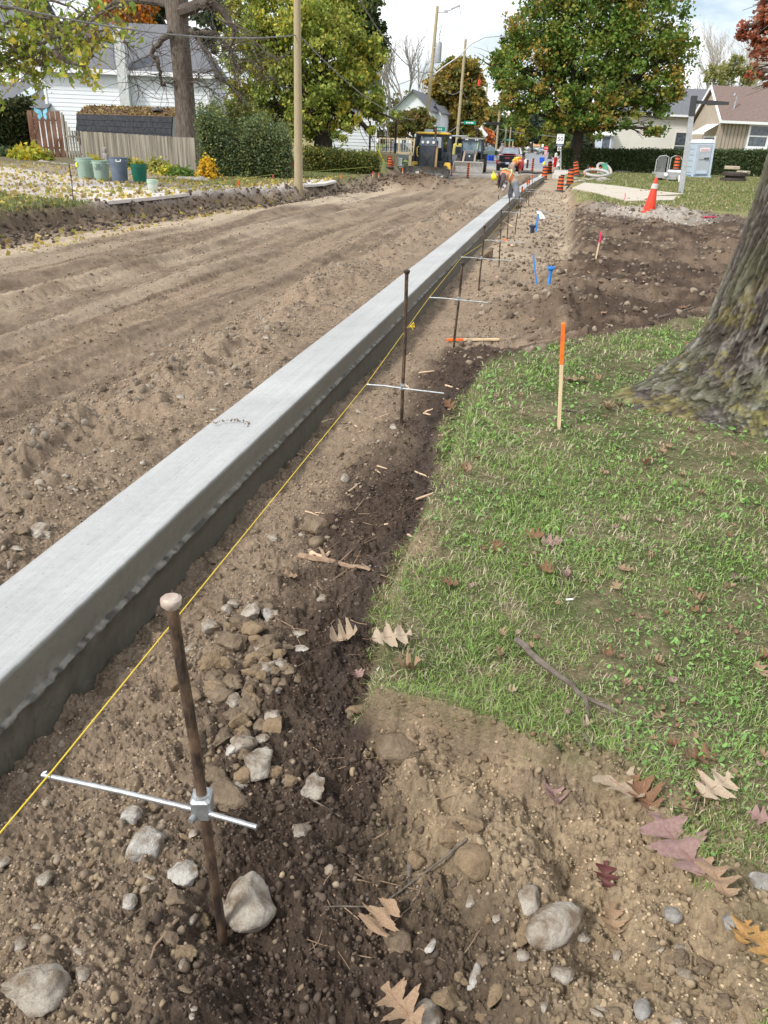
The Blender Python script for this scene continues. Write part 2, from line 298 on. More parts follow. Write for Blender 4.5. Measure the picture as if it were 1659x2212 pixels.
def soilcol(x,y,z):
    n1=fbm(x*1.3,y*1.3,5,1); n2=fbm(x*5,y*5,4,3); n3=fbm(x*22,y*22,3,2); E=edge(y); far=np.hypot(x,y)
    c=lambda *a:np.array(a)[None,:]
    mixc=lambda A,Bc,t:A*(1-t[:,None])+Bc*t[:,None]
    tan=c(.268,.203,.143); light=c(.47,.38,.275); dark=c(.072,.051,.038); mid=c(.145,.104,.073); clay=c(.38,.29,.185); grey=c(.40,.36,.31)
    col=np.repeat(tan,len(x),0)
    road=(x<-1.9)
    lon=fbm(x*1.8,y*.10+3,4,3)
    col=mixc(col,mid,np.clip(.34+lon*4.2+n2*1.3,0,.95)*road)
    strip=sst(.75,.3,np.abs(x-BLf(y)-1.25+fbm(y*.2,y*.05,3,1)*.6))*road; col=mixc(col,light,strip*.8)
    col=mixc(col,light,.45*sst(.05,.22,lon)*road)
    lmp=np.exp(-((x+6.7)/.5)**2)*.45*road; col=mixc(col,light,lmp*sst(-.2,.2,n1))
    # right of the kerb
    R=~road
    dk=sst(-1.02,-.62,x+n2*.35+np.interp(y,[0,1.3,2.2,6,8],[-.24,-.06,.24,.22,.2]))*(y<8)*R
    dk=dk*sst(.10,-.02,x-np.where(y<2.1,bank(y)+n2*.1,9))
    col=mixc(col,dark,np.clip(dk*(.92+n1),0,1))
    band=sst(7,8.5,y)*sst(27,24,y)*sst(-.5,.5,x-.1+n2*.8)*R
    col=mixc(col,mid,band*.8); col=mixc(col,dark,band*np.clip(sst(-.14,.10,fbm(x*.9,y*2.6,4,4)+n2*.4+n3*.2)*.95,0,1))
    md=lambda cx,cy,rx,ry:np.exp(-(((x-cx)/rx)**2+((y-cy)/ry)**2))
    col=mixc(col,mid,np.clip(md(-.2,9.5,.6,.6)+md(-.62,17.6,.6,1.1),0,1)*.8)
    col=mixc(col,grey,np.clip(md(2.6,23.8,1.5,1.0)*1.3,0,.9))
    fl=sst(13,17,y)*sst(.5,.2,x)*R; col=mixc(col,light*.93,fl*np.clip(.55+n1*1.5,0,.9))
    cl=np.clip(1.5*np.exp(-(((x-.12)/.42)**2+((y-1.72)/.24)**2))+1.3*np.exp(-(((x-.55)/.35)**2+((y-1.25)/.45)**2)),0,1)*R*(x>-.35+n2*.3); cl=cl*sst(-.25,.05,n2+.1)
    cl=np.maximum(np.maximum(cl,claym(x,y)*(y>2.1)*(.8+n2*1.5)),sst(0,.08,x-bank(y)+n2*.1)*sst(2.15,1.95,y)*R*(.5+n1*.8)); col=mixc(col,clay,np.clip(cl*.85,0,1))
    # scarp under turf
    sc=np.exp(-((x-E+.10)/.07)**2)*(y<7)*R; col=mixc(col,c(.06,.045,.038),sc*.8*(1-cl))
    # turf base
    e2=sst(-.05,.06,x-E-(fbm(x*4,y*4,4,4)*.20+fbm(x*13,y*13,3,1)*.10))*R
    g=mixc(np.repeat(c(.10,.12,.045),len(x),0),c(.20,.165,.10),np.clip(.45+n2*2.2+n3*.8,0,1)); gf=mixc(np.repeat(c(.17,.19,.065),len(x),0),c(.26,.23,.115),np.clip(.5+n1*2.6+n2*1.6,0,1))
    g=mixc(g,gf,sst(9,20,far)); g=mixc(g,clay*.8,cl*.8)
    col=mixc(col,g,e2)
    # left side: turf and drive, under leaves
    BL=BLf(y)
    lb=sst(.05,-.35,x-BL)*road; gl=mixc(np.repeat(c(.10,.13,.045),len(x),0),c(.20,.17,.08),np.clip(.5+n2*2,0,1))
    drv=sst(18.0,18.8,y+(x+11)*.35)*sst(35,33,y)*sst(-31,-30,x)
    gl=mixc(gl,c(.50,.45,.41),drv)
    gl=mixc(gl,c(.15,.12,.085),sst(27.0,27.4,y+(x+17)*.7)*(y<60)*.7*(x<-12))
    gl=mixc(gl,c(.13,.20,.05),sst(47,50,y))
    col=mixc(col,gl,lb)
    bk=np.exp(-((x-BL-.05)/.38)**2)*road*sst(45,20,far+10); col=mixc(col,mid*.55,bk*1.0)
    pl=np.exp(-(((x+7.4)/1.6)**2+((y-42)/1.9)**2))*road; col=mixc(col,c(.125,.086,.058),np.clip(pl*1.6,0,1))
    # paved road and dusty end
    dust=sst(56,62,y)*(x<-1.5)*(x>-11.4); col=mixc(col,c(.36,.325,.285),dust); asph=sst(84,90,y+n1*3)*(x<-1.5)*(x>-10.9); col=mixc(col,c(.27,.28,.30),asph)
    col=col*(1+n3*.35*sst(40,10,far)+fbm(x*60,y*60,3,4)*.5*sst(8,3,far)+fbm(x*1.1,y*2.0,6,0,.62)*.35)[:,None]
    return np.clip(col,.012,.8)
def terrain():
    yaw=math.radians(11.2)
    th=np.concatenate([np.linspace(-180,-52,40)[:-1],np.linspace(-52,-31,60)[:-1],np.linspace(-31,31,760)[:-1],np.linspace(31,62,110)[:-1],np.linspace(62,180,36)])
    th=np.radians(th); r=[.12]
    while r[-1]<420: rr=r[-1]; r.append(rr+max(.0042,(rr*rr+2.7)/1.65*.00105)*(1.0 if rr<9 else (.62 if rr<18 else (.38 if rr<50 else (.8 if rr<75 else 2.0)))))
    r=np.array(r+[600,900,1500]); 
    # wider fan near the feet: azimuth spread is larger there
    T,Rr=np.meshgrid(th,r); sp=1+.55*np.exp(-Rr/1.3); T=np.where(np.abs(T)<math.radians(62),T,T)
    Tn=np.sign(T)*np.where(np.abs(T)<math.radians(31),np.abs(T)*sp,np.radians(31)*sp+(np.abs(T)-math.radians(31))*(math.pi-math.radians(31)*sp)/(math.pi-math.radians(31)))
    A=Tn+yaw; X=-np.sin(A)*Rr; Y=np.cos(A)*Rr; x=X.ravel(); y=Y.ravel(); z=hgt(x,y); rr=Rr.ravel()
    z=np.where(rr>420,z-(rr-420)*.002,z)
    col=soilcol(x,y,z); nr,na=X.shape; print('terrain',nr,na,nr*na)
    i=np.arange(nr-1)[:,None]*na+np.arange(na-1)[None,:]; F=np.stack([i,i+1,i+1+na,i+na],-1).reshape(-1,4)
    o=npmesh('ground',np.stack([x,y,z],1),F,vmat('earth',rough=.95,bump=1.0,bsc=110,bdist=.012,var=.42,vsc=55,spec=.12),col=col,smooth=True); tag(o,'brown bare earth, turf and dusty road bed',kind='structure')
    # patch under the camera
    return o
terrain()
# ================= KERB =================
def kerb():
    ys=[.35]; 
    while ys[-1]<54: ys.append(ys[-1]+max(.012,ys[-1]*.006))
    ys=np.array(ys); P=[(-2.15,-.50),(-2.15,-.17),(-2.148,-.125),(-2.135,-.115),(-2.0,-.107),(-1.88,-.100),(-1.85,-.094),(-1.81,-.082),(-1.77,-.070),(-1.70,-.055),(-1.684,-.056),(-1.674,-.062),(-1.671,-.075),(-1.668,-.12),(-1.667,-.16),(-1.667,-.196),(-1.664,-.202),(-1.645,-.206),(-1.640,-.214),(-1.650,-.222),(-1.652,-.28),(-1.648,-.36),(-1.640,-.42),(-1.62,-.55)]
    P=np.array(P); n=len(P); wob=fbm(ys*.5,ys*0+2,3,1)*.02; bend=np.where(ys>26,((ys-26)/28)**2*.5,0)
    V=np.zeros((len(ys),n,3)); V[:,:,0]=P[None,:,0]+wob[:,None]*0.6+bend[:,None]; V[:,:,1]=ys[:,None]; V[:,:,2]=P[None,:,1]
    slump=1+2.2*np.exp(-((ys-1.6)/.7)**2); led=fbm(ys*16,ys*0+5,5,4,.65)
    for j in range(13,24):
        a=[.002,.003,.004,.004,.005,.006,.006,.010,.012,.012,.02][j-13]; V[:,j,0]+=fbm(ys*14,ys*0+j*.35,5,j%5)*a*2.6*slump
        if 15<=j<=19: V[:,j,2]+=led*.014+fbm(ys*60,ys*0+5,3,1)*.012
        V[:,j,2]+=fbm(ys*40,ys*0+j*2.1,3,(j+2)%5)*(.012 if 16<=j<=19 else .002)
    V[:,10:12,2]+=(fbm(ys*22,ys*0,3,2)*.005)[:,None]
    i=np.arange(len(ys)-1)[:,None]*n+np.arange(n-1)[None,:]; F=np.stack([i,i+1,i+1+n,i+n],-1).reshape(-1,4)[:,::-1]
    # broomed top; side face coloured darker, its shade away from the sun painted in
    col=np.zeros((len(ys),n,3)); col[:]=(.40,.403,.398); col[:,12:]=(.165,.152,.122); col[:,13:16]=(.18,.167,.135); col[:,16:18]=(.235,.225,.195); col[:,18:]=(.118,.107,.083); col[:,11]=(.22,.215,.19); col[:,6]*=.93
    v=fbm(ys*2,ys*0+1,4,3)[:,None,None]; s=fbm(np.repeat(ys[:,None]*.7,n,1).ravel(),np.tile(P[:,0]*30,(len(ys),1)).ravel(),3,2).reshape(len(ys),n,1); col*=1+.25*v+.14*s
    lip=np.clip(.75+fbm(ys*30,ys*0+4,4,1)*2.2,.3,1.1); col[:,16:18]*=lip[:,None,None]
    m=vmat('fresh_concrete',rough=.8,bump=.25,bsc=300,bdist=.002,var=.10,vsc=18,spec=.35)
    nt=m.node_tree; N=nt.nodes; L=nt.links
    o=npmesh('concrete_kerb',V.reshape(-1,3),F,m,col=col.reshape(-1,3)); tag(o,'long fresh grey concrete kerb and gutter running up the street','kerb')
    # broom lines along the pour
    tc=N.new('ShaderNodeTexCoord'); mp=N.new('ShaderNodeMapping'); mp.inputs['Scale'].default_value=(190,1.2,10); n2=N.new('ShaderNodeTexNoise'); n2.inputs['Scale'].default_value=1; n2.inputs['Detail'].default_value=3
    L.new(tc.outputs['Object'],mp.inputs[0]); L.new(mp.outputs[0],n2.inputs['Vector']); bp=[q for q in N if q.type=='BUMP'][0]
    b2=N.new('ShaderNodeBump'); b2.inputs['Strength'].default_value=.6; b2.inputs['Distance'].default_value=.006; L.new(n2.outputs['Fac'],b2.inputs['Height']); L.new(bp.outputs[0],b2.inputs['Normal']); L.new(b2.outputs[0],N['Principled BSDF'].inputs['Normal'])
    bs=N['Principled BSDF'].inputs['Base Color']; src=bs.links[0].from_socket; m3=N.new('ShaderNodeMapping'); m3.inputs['Scale'].default_value=(120,.5,4); n3=N.new('ShaderNodeTexNoise'); n3.inputs['Scale'].default_value=1; n3.inputs['Detail'].default_value=5; L.new(tc.outputs['Object'],m3.inputs[0]); L.new(m3.outputs[0],n3.inputs['Vector']); mr=N.new('ShaderNodeMapRange'); mr.inputs[1].default_value=.3; mr.inputs[2].default_value=.62; mr.inputs[3].default_value=.93; mr.inputs[4].default_value=1.04; L.new(n3.outputs['Fac'],mr.inputs[0]); n4=N.new('ShaderNodeTexNoise'); n4.inputs['Scale'].default_value=70; n4.inputs['Detail'].default_value=4; L.new(tc.outputs['Object'],n4.inputs['Vector']); mr2=N.new('ShaderNodeMapRange'); mr2.inputs[1].default_value=.27; mr2.inputs[2].default_value=.36; mr2.inputs[3].default_value=.6; mr2.inputs[4].default_value=1; L.new(n4.outputs['Fac'],mr2.inputs[0]); mm=N.new('ShaderNodeMath'); mm.operation='MULTIPLY'; L.new(mr.outputs[0],mm.inputs[0]); L.new(mr2.outputs[0],mm.inputs[1]); vs=N.new('ShaderNodeVectorMath'); vs.operation='SCALE'; L.new(src,vs.inputs[0]); L.new(mm.outputs[0],vs.inputs['Scale']); L.new(vs.outputs[0],bs)
    return o
kerb()
# older kerb beyond, walks
mconc=mat('old_concrete',(.50,.48,.45),(.62,.60,.56),6,.85,bump=.3,bsc=40)
mwalk=mat('walk_concrete',(.45,.395,.32),(.56,.50,.42),2,.9,bump=.3,bsc=30)
def flat(name,pts,z,m,th=.12,label=None,kind='structure'):
    n=len(pts); b=MB(); b.add([(p[0],p[1],z) for p in pts]+[(p[0],p[1],z-th) for p in pts],[tuple(range(n)),tuple(range(2*n-1,n-1,-1))]+[(i,i+n,(i+1)%n+n,(i+1)%n) for i in range(n)])
    o=b.build(name,m); return tag(o,label,kind=kind)
P2=lambda u,v,z=0:(G(u,v,z).x,G(u,v,z).y)
flat('walkway',[P2(1236,406,.03),P2(1290,417,.03),P2(1353,434,.03),P2(1454,432,.03),P2(1462,424,.03),P2(1400,423.5,.03),P2(1480,418,.04),P2(1400,410,.04),P2(1330,401,.03),P2(1262,394.5,.03)],.035,mwalk,label='pale worn concrete walk beside the lawn')
flat('driveway',[P2(*q,.03) for q in [(234,435),(331,426),(409,417.5),(395,409),(335,402),(170,388),(0,368),(-120,356),(-120,372),(60,392),(150,415)]],.035,mat('drive_concrete',(.56,.50,.46),(.64,.59,.55),3,.9,bump=.2,bsc=30),.08,label='pale driveway slab under yellow leaves')
flat('pad',[P2(658,400,.03),P2(700,397,.03),P2(727,391,.03),P2(712,386,.03),P2(660,389,.03)],.035,mconc,.08,label='pale concrete slab beside the wooden pole')
flat('pavement',[(-.7,62),(.7,60),(.9,64),(.6,130),(.4,330),(-.9,330),(-1.0,130)],.0,mconc,label='pale pavement along the right of the street')
flat('road_kerb',[(-1.75,56),(-1.5,55.5),(-1.75,330),(-2.1,330)],-.30,mconc,.2)
flat('far_pavement',[(-13.2,62),(-12,62),(-11.7,330),(-12.9,330)],.0,mconc,.5)
flat('crossing_walk',[P2(840,352,.03),P2(905,368,.03),P2(905,372,.03),P2(840,357,.03)],.04,mconc)

WALK=[P2(1230,408,.03),P2(1290,419,.03),P2(1353,436,.03),P2(1454,434,.03),P2(1462,424,.03),P2(1480,417,.04),P2(1400,408,.04),P2(1330,399,.03),P2(1262,392.5,.03)]
# ================= FOREGROUND =================
def PG(u,v):
    "the point of the ground that stands at this spot of the view"
    d=ray(u,v); t=np.geomspace(.8,600,1400); X=d.x*t; Y=d.y*t; Z=CH+d.z*t; h=hgt(X,Y); k=np.argmax(Z<h)
    a,b=t[max(k-1,0)],t[k]; tt=np.linspace(a,b,40); Z=CH+d.z*tt; h=hgt(d.x*tt,d.y*tt); k=np.argmax(Z<=h+1e-6); q=tt[k]; return Vector((d.x*q,d.y*q,float(h[k])))
def ico(sub):
    bm=bmesh.new(); bmesh.ops.create_icosphere(bm,subdivisions=sub,radius=1); bm.verts.ensure_lookup_table(); V=np.array([v.co[:] for v in bm.verts]); F=np.array([[v.index for v in f.verts] for f in bm.faces]); bm.free(); return V,F
I1=ico(1); I2=ico(2); I3=ico(3); I4=ico(4)
def rockV(base,seed,ang=.5,rough=.12):
    V,F=base; r=np.random.default_rng(seed); V=V.copy()
    for k in range(9):  # chisel by planes
        nrm=r.normal(size=3); nrm/=np.linalg.norm(nrm); d=(.62+.3*r.random())if ang<.5 else (.46+.34*r.random()); p=V@nrm; over=np.maximum(p-d,0)*min(1,ang*1.9); V-=over[:,None]*nrm
    n=fbm(V[:,0]*2.3+seed,V[:,1]*2.3+V[:,2]*1.7,4,seed%5)+fbm(V[:,2]*4+seed,V[:,0]*4,3,(seed+2)%5)*.5
    if len(V)>200: n=n+fbm(V[:,0]*7+V[:,2]*3+seed,V[:,1]*7-V[:,2]*5,4,seed%4)*.40
    V*=(1+rough*3*n)[:,None]; return V,F
def rotm(r):
    q=r.normal(size=4); q/=np.linalg.norm(q); w,x,y,z=q
    return np.array([[1-2*(y*y+z*z),2*(x*y-z*w),2*(x*z+y*w)],[2*(x*y+z*w),1-2*(x*x+z*z),2*(y*z-x*w)],[2*(x*z-y*w),2*(y*z+x*w),1-2*(x*x+y*y)]])
# --- crumbs, pebbles and clods nobody could count
def scatter_stones():
    r=np.random.default_rng(5); vs=[rockV(I1,s,.7,.10) for s in range(12)]; vb=[rockV(I2,s+40,.7,.16) for s in range(12)]; VV=[];FF=[];CC=[];n0=0
    def put(x,y,s,c):
        nonlocal n0
        z=hgt(x,y)
        for i in range(len(x)):
            V,F=(vb if s[i]>.014*(1+y[i]*.08) else vs)[r.integers(12)]; q=V*np.array([1,.6+.6*r.random(),.5+.45*r.random()])*s[i]; q=q@rotm(r).T; q=q+[x[i],y[i],z[i]+s[i]*.12]; VV.append(q); FF.append(F+n0); n0+=len(V); CC.append(np.repeat(c[i][None,:],len(V),0))
    def cols(n,a,b): t=r.random((n,1)); k=np.array(a)*(1-t)+np.array(b)*t; return k*(.8+.4*r.random((n,1)))
    A=(.17,.132,.095); B=(.31,.265,.21)
    # windrow left of the kerb
    n=5200; y=1.9+r.random(n)**1.5*26; x=-2.95+r.normal(size=n)*.42; k=(x<-2.22)&(vn(x*1.6,y*1.1,4)>.38); x,y=x[k],y[k]; s=(.006+.030*r.random(len(x))**3.0)*(1+y*.02); put(x,y,s,cols(len(x),A,B))
    # road bed crumbs
    n=2600; y=3+r.random(n)**1.3*30; x=-3.4-r.random(n)*6.5; s=(.007+.020*r.random(n)**3)*(1+y*.02); put(x,y,s,cols(n,(.14,.107,.078),(.27,.215,.16)))
    # berm between kerb and turf
    n=5200; y=.75+r.random(n)**1.6*9; x=-1.62+r.random(n)**.85*1.35; k=(x<edge(y)-.05); x,y=x[k],y[k]; s=.0035+.016*r.random(len(x))**3.2; d=(x>-.85)[:,None]
    put(x,y,s,np.where(d&(r.random((len(x),1))<.88),cols(len(x),(.06,.044,.034),(.12,.088,.062)),cols(len(x),(.19,.145,.10),(.29,.235,.175))))
    # close by, at the lower edge
    n=3800; y=.62+r.random(n)*1.35; x=-1.3+r.random(n)*2.1; k=(x<edge(y)+.03)|(claym(x,y)>.6); x,y=x[k],y[k]; s=.0035+.014*r.random(len(x))**2.6; f=((x>bank(y))|(x<-.75))[:,None]
    put(x,y,s,np.where(f|(r.random((len(x),1))<.12),cols(len(x),(.20,.148,.095),(.31,.24,.155)),cols(len(x),(.07,.052,.04),(.125,.092,.066))))
    # excavated ground and left bank
    n=7000; y=6.8+r.random(n)*20; x=-.9+r.random(n)*7; k=(x<edge(y)+.3); x,y=x[k],y[k]; s=.010+.055*r.random(len(x))**3.0; put(x,y,s,cols(len(x),(.08,.056,.04),(.30,.24,.18)))
    n=4200; y=11+r.random(n)**1.2*34; x=BLf(y)+.25+r.normal(size=n)*.33; s=.014+.075*r.random(n)**3; put(x,y,s,cols(n,(.055,.042,.032),(.17,.13,.095)))
    n=2200; y=11+r.random(n)*32; x=-1.5+r.random(n)*2.3; s=.010+.05*r.random(n)**3.2; put(x,y,s,cols(n,(.12,.088,.062),(.34,.27,.20)))
    n=500; x=-7.4+r.normal(size=n)*1.0; y=41.8+r.normal(size=n)*1.0; put(x,y,.03+.07*r.random(n)**2,cols(n,(.10,.07,.05),(.15,.105,.072)))
    n=700; x=2.6+r.normal(size=n)*.8; y=23.4+r.normal(size=n)*.6; put(x,y,.012+.04*r.random(n)**2,cols(n,(.30,.27,.23),(.46,.42,.37)))
    g0=np.array([[0,0,1],[1,0,0],[0,1,0],[-1,0,0],[0,-1,0],[0,0,-1]],float); gf=np.array([[0,1,2],[0,2,3],[0,3,4],[0,4,1],[5,2,1],[5,3,2],[5,4,3],[5,1,4]])
    def grains(x,y,s,c):
        nonlocal n0
        m=len(x); z=hgt(x,y); q=g0[None]*(.6+.7*r.random((m,6,1)))*s[:,None,None]; q[:,:,2]*=.75; a=r.random(m)*6.28; ca,sa=np.cos(a)[:,None],np.sin(a)[:,None]; X=q[:,:,0]*ca-q[:,:,1]*sa+x[:,None]; Y=q[:,:,0]*sa+q[:,:,1]*ca+y[:,None]; VV.append(np.stack([X,Y,q[:,:,2]+z[:,None]+s[:,None]*.3],-1).reshape(-1,3)); FF.append((gf[None]+(np.arange(m)*6)[:,None,None]).reshape(-1,3)+n0); CC.append(np.repeat(c,6,0)); n0+=m*6
    def gcol(x,y,a):
        c=soilcol(x,y,x); return np.clip(c*(.75+.9*r.random((len(x),1)))+(r.random((len(x),1))<.04)*.10,.01,.7)
    for (n,ya,yb,xa,xb,smax) in [(52000,.6,4.5,-1.62,.95,.0075),(26000,2,12,-3.9,-2.17,.011),(16000,4,20,-10,-3.2,.013),(12000,4,16,-1.6,1.6,.012)]:
        y=ya+(yb-ya)*r.random(n)**1.6; x=xa+(xb-xa)*r.random(n); k=(x<edge(y)+.05)|(x<-1.9)|(claym(x,y)>.55); x,y=x[k],y[k]; s=(.0016+smax*r.random(len(x))**2.6)*(.8+y*.06); grains(x,y,s,gcol(x,y,0))
    o=npmesh('gravel',np.concatenate(VV),np.concatenate(FF),vmat('pebble',rough=.9,bump=.4,bsc=160,bdist=.004,var=.25,vsc=60),col=np.concatenate(CC),smooth=False); tag(o,'loose gravel and earth crumbs strewn over the dug ground','gravel',kind='stuff')
scatter_stones()
# --- single stones
mst={'mud':mat('muddy_stone',(.15,.105,.068),(.30,.23,.155),11,.95,bump=1.0,bsc=60),'pale':mat('pale_stone',(.20,.145,.095),(.47,.42,.35),13,.9,bump=1.0,bsc=55,lo=.38,hi=.58),'white':mat('chalky_stone',(.24,.18,.12),(.55,.52,.47),13,.9,bump=1.0,bsc=50,lo=.36,hi=.54),'clay':mat('clay_clod',(.34,.245,.145),(.22,.155,.095),22,.95,bump=1.0,bsc=70),'dark':mat('dark_clod',(.10,.072,.052),(.17,.125,.09),20,.95,bump=1.0,bsc=70),'grey':mat('grey_stone',(.20,.18,.155),(.36,.345,.32),24,.8,bump=.7,bsc=80)}
def stone(u,v,w,h,m,label,seed,rz=0,round_=False,sink=.25,group=None,cat='stone'):
    p=PG(u,v+h*.30); d=(p-Vector((0,0,CH))).length; k=d/FL
    V,F=rockV(I4 if w>30 else I3,seed,.2 if round_ else .62,.05 if round_ else (.17 if cat=='clod' else .11)); sx=w*k/2*1.02; sy=h*k/2*1.0
    V=V*np.array([sx,sy,min(sx,sy)*.8]); c,s=math.cos(rz),math.sin(rz); V=V@np.array([[c,s,0],[-s,c,0],[0,0,1]])
    o=npmesh('rock' if w>45 else 'stone',V,F,mst[m],smooth=True); o.location=(p.x,p.y,p.z+min(sx,sy)*.8*(.55-sink)); o.rotation_euler=(.15*math.sin(seed),.2*math.cos(seed*2),math.radians(-11)); 
    return tag(o,label,cat,group)
ST=[(325,1803,66,96,'white','upright pale pointed rock just right of the yellow string near the clamped rod',3),
(280,1752,48,44,'white','small white stone just above the upright pale pointed rock',4),(100,1890,32,50,'pale','thin pale shard standing in the dirt at far lower left',5),
(400,1870,54,66,'white','flat white stone left of the foot of the nearest iron pin',6),(278,1945,32,36,'white','little white stone below the flat white one near the pin foot',7),
(545,1925,100,130,'pale','big pale slab leaning behind the foot of the nearest iron pin',8),(496,1715,92,70,'mud','broad brown angular rock touching the galvanised clamp',9),
(556,1640,74,96,'pale','large pale jagged rock above the broad brown one',10),(502,1612,40,36,'white','white stone resting on the large pale jagged rock',11),
(456,1342,40,56,'pale','squat tan stone below the string near the pin top',12),(545,1348,36,24,'white','low white stone among clods right of the nearest pin top',28),(580,1320,46,44,'white','pale lump with roots above the pile of clods',13),
(653,1400,46,20,'white','narrow white stone lying flat on dark soil',14),(650,1788,42,44,'pale','pale square-cut stone half sunk in the dark soil',15),
(682,1122,64,62,'mud','brown boulder on the berm beside the dark trench',16),(684,1166,34,36,'mud','round stone just below the brown boulder of the berm',17),
(470,1197,44,42,'mud','flat angular stone beside the kerb foot',18),(862,1603,100,74,'mud','large smooth brown boulder on the tan clay patch',19),
(765,1530,46,40,'clay','yellowish clod at the tip of the grass near the trench',20),(1195,1968,94,112,'pale','large oval pale boulder at lower right with an orange speck',21),
(1142,1930,44,66,'pale','small pale rock half buried left of the oval boulder',22),(1022,1845,74,84,'clay','muddy round rock at the turf scarp',23),
(975,1790,56,66,'clay','pale tan rock with clay clinging above the scarp',24),(1020,1775,60,50,'clay','lumpy clay clod behind the pale tan rock',29),(905,1855,50,36,'clay','tan clod above the short grey stick',25),
(865,2037,72,56,'mud','brown squarish rock beside the tan oak leaf',26),(920,2188,58,66,'pale','smooth cream stone at the bottom edge of the view',27),
(1452,1972,34,32,'grey','round grey pebble below the big purple oak leaf',30),(962,2146,62,52,'clay','clay clod above the cream stone at the bottom edge',31),(1070,2140,34,50,'clay','clay clod right of the cream stone at the bottom edge',32),
(1025,2100,30,60,'white','slim white speckled stone near the bottom edge',33),(90,1142,42,40,'pale','pale stone in the gravel left of the kerb',34),(1385,2170,30,44,'grey','blue-grey pebble near the bottom right corner',35),
(1572,1985,30,34,'grey','pale grey pebble under the curled leaves at lower right',36),(1215,2095,40,46,'pale','knobbly cream stone on clay at lower right',37),(760,1540,30,26,'mud','brown pebble beside the yellowish clod',38),
(1050,545,42,46,'mud','dark boulder beside the third iron pin',39),(1130,2010,36,56,'clay','clay lump along the foot of the turf scarp',41),(1480,2105,44,26,'pale','long thin pale stone on the clay at lower right',40),
(1655,1900,60,44,'grey','wide dusty grey stone at the right edge of the view',42),(80,2120,120,90,'pale','large smooth pinkish rock at the lower left edge',43),(930,2038,22,36,'white','small pale pebble right of the brown squarish rock',44)]
for s in ST: stone(s[0],s[1],s[2]*(1.0 if s[6]!=21 else .82),s[3]*(1 if s[6]!=21 else 1.15),s[4],s[5],s[6],round_=(s[6] in(19,21,27,30,35,17,23)),rz=-.6 if s[6]==21 else random.uniform(-.4,.4),sink=.12)
# group of clods beside the nearest pin, and smaller loose stones
cl=[(475,1490,56,44),(520,1385,40,34),(590,1442,40,40),(545,1512,52,44),(505,1540,48,40),(480,1580,40,60),(525,1575,46,34),(465,1452,44,38),(560,1560,36,34),(600,1405,34,30),(585,1480,36,32),(622,1440,34,28),(440,1430,40,34),(455,1555,34,30),(505,1470,40,34),(540,1430,36,30),(570,1385,30,28),(610,1470,26,26),(490,1425,40,30),(425,1490,32,30),(530,1620,30,30),(570,1420,30,26),(640,1460,26,22),(455,1620,34,30),(540,1480,30,26),(560,1350,34,26),(620,1395,26,20),(300,1840,26,22),(340,1735,30,26),(385,1935,40,34),(440,1985,44,36),(365,2020,40,30),(300,1995,34,30),(395,2050,50,38)]
for i,(u,v,w,h) in enumerate(cl): stone(u+random.uniform(-4,4),v,w*1.05,h*1.05,'mud' if i%3 else 'clay','muddy lump in the heap of clods beside the nearest iron pin',50+i,group='clods heaped beside the nearest pin',cat='clod')
for i in range(62):
    u=random.gauss(530,62); v=random.uniform(1290,1700); w_=random.uniform(22,58); stone(u,v,w_,w_*random.uniform(.75,1.1),random.choice(['mud','clay','pale','mud']),'muddy lump in the heap of clods beside the nearest iron pin',400+i,group='clods heaped beside the nearest pin',cat='clod',sink=.1)
for i in range(60):
    u=random.uniform(960,1640); v=random.uniform(1930,2210)
    if v<1930+(u-1150)*.35: continue
    stone(u,v,random.uniform(14,38),random.uniform(12,32),random.choice(['clay','mud','clay','pale']),'loose clay lump on the broken ground at lower right',100+i,group='clay lumps at the lower right',cat='clod')
for i in range(46):
    u=random.uniform(0,420); v=random.uniform(1750,2205); stone(u,v,random.uniform(12,34),random.uniform(10,30),random.choice(['mud','mud','clay','pale']),'small loose stone in the brown dirt at lower left',180+i,group='loose stones at the lower left',cat='stone')
for i in range(44):
    v=random.uniform(700,1240); u0=(1255-v)/.765; u=u0-random.uniform(25,230)*(v/1255)
    if u<4: continue
    sc=(v/1200)**1.3; stone(u,v,random.uniform(16,44)*sc,random.uniform(14,36)*sc,random.choice(['mud','mud','pale']),'loose stone in the gravel bank left of the kerb',240+i,group='stones in the bank left of the kerb',cat='stone')
for i in range(40):
    v=random.uniform(800,1400); u=(1600-v)/1.0+random.uniform(45,250)*(v/1300); sc=(v/1200)**1.2; stone(u,v,random.uniform(12,38)*sc,random.uniform(12,30)*sc,random.choice(['mud','mud','mud','pale']),'loose stone on the berm right of the kerb',300+i,group='stones on the berm right of the kerb',cat='stone')
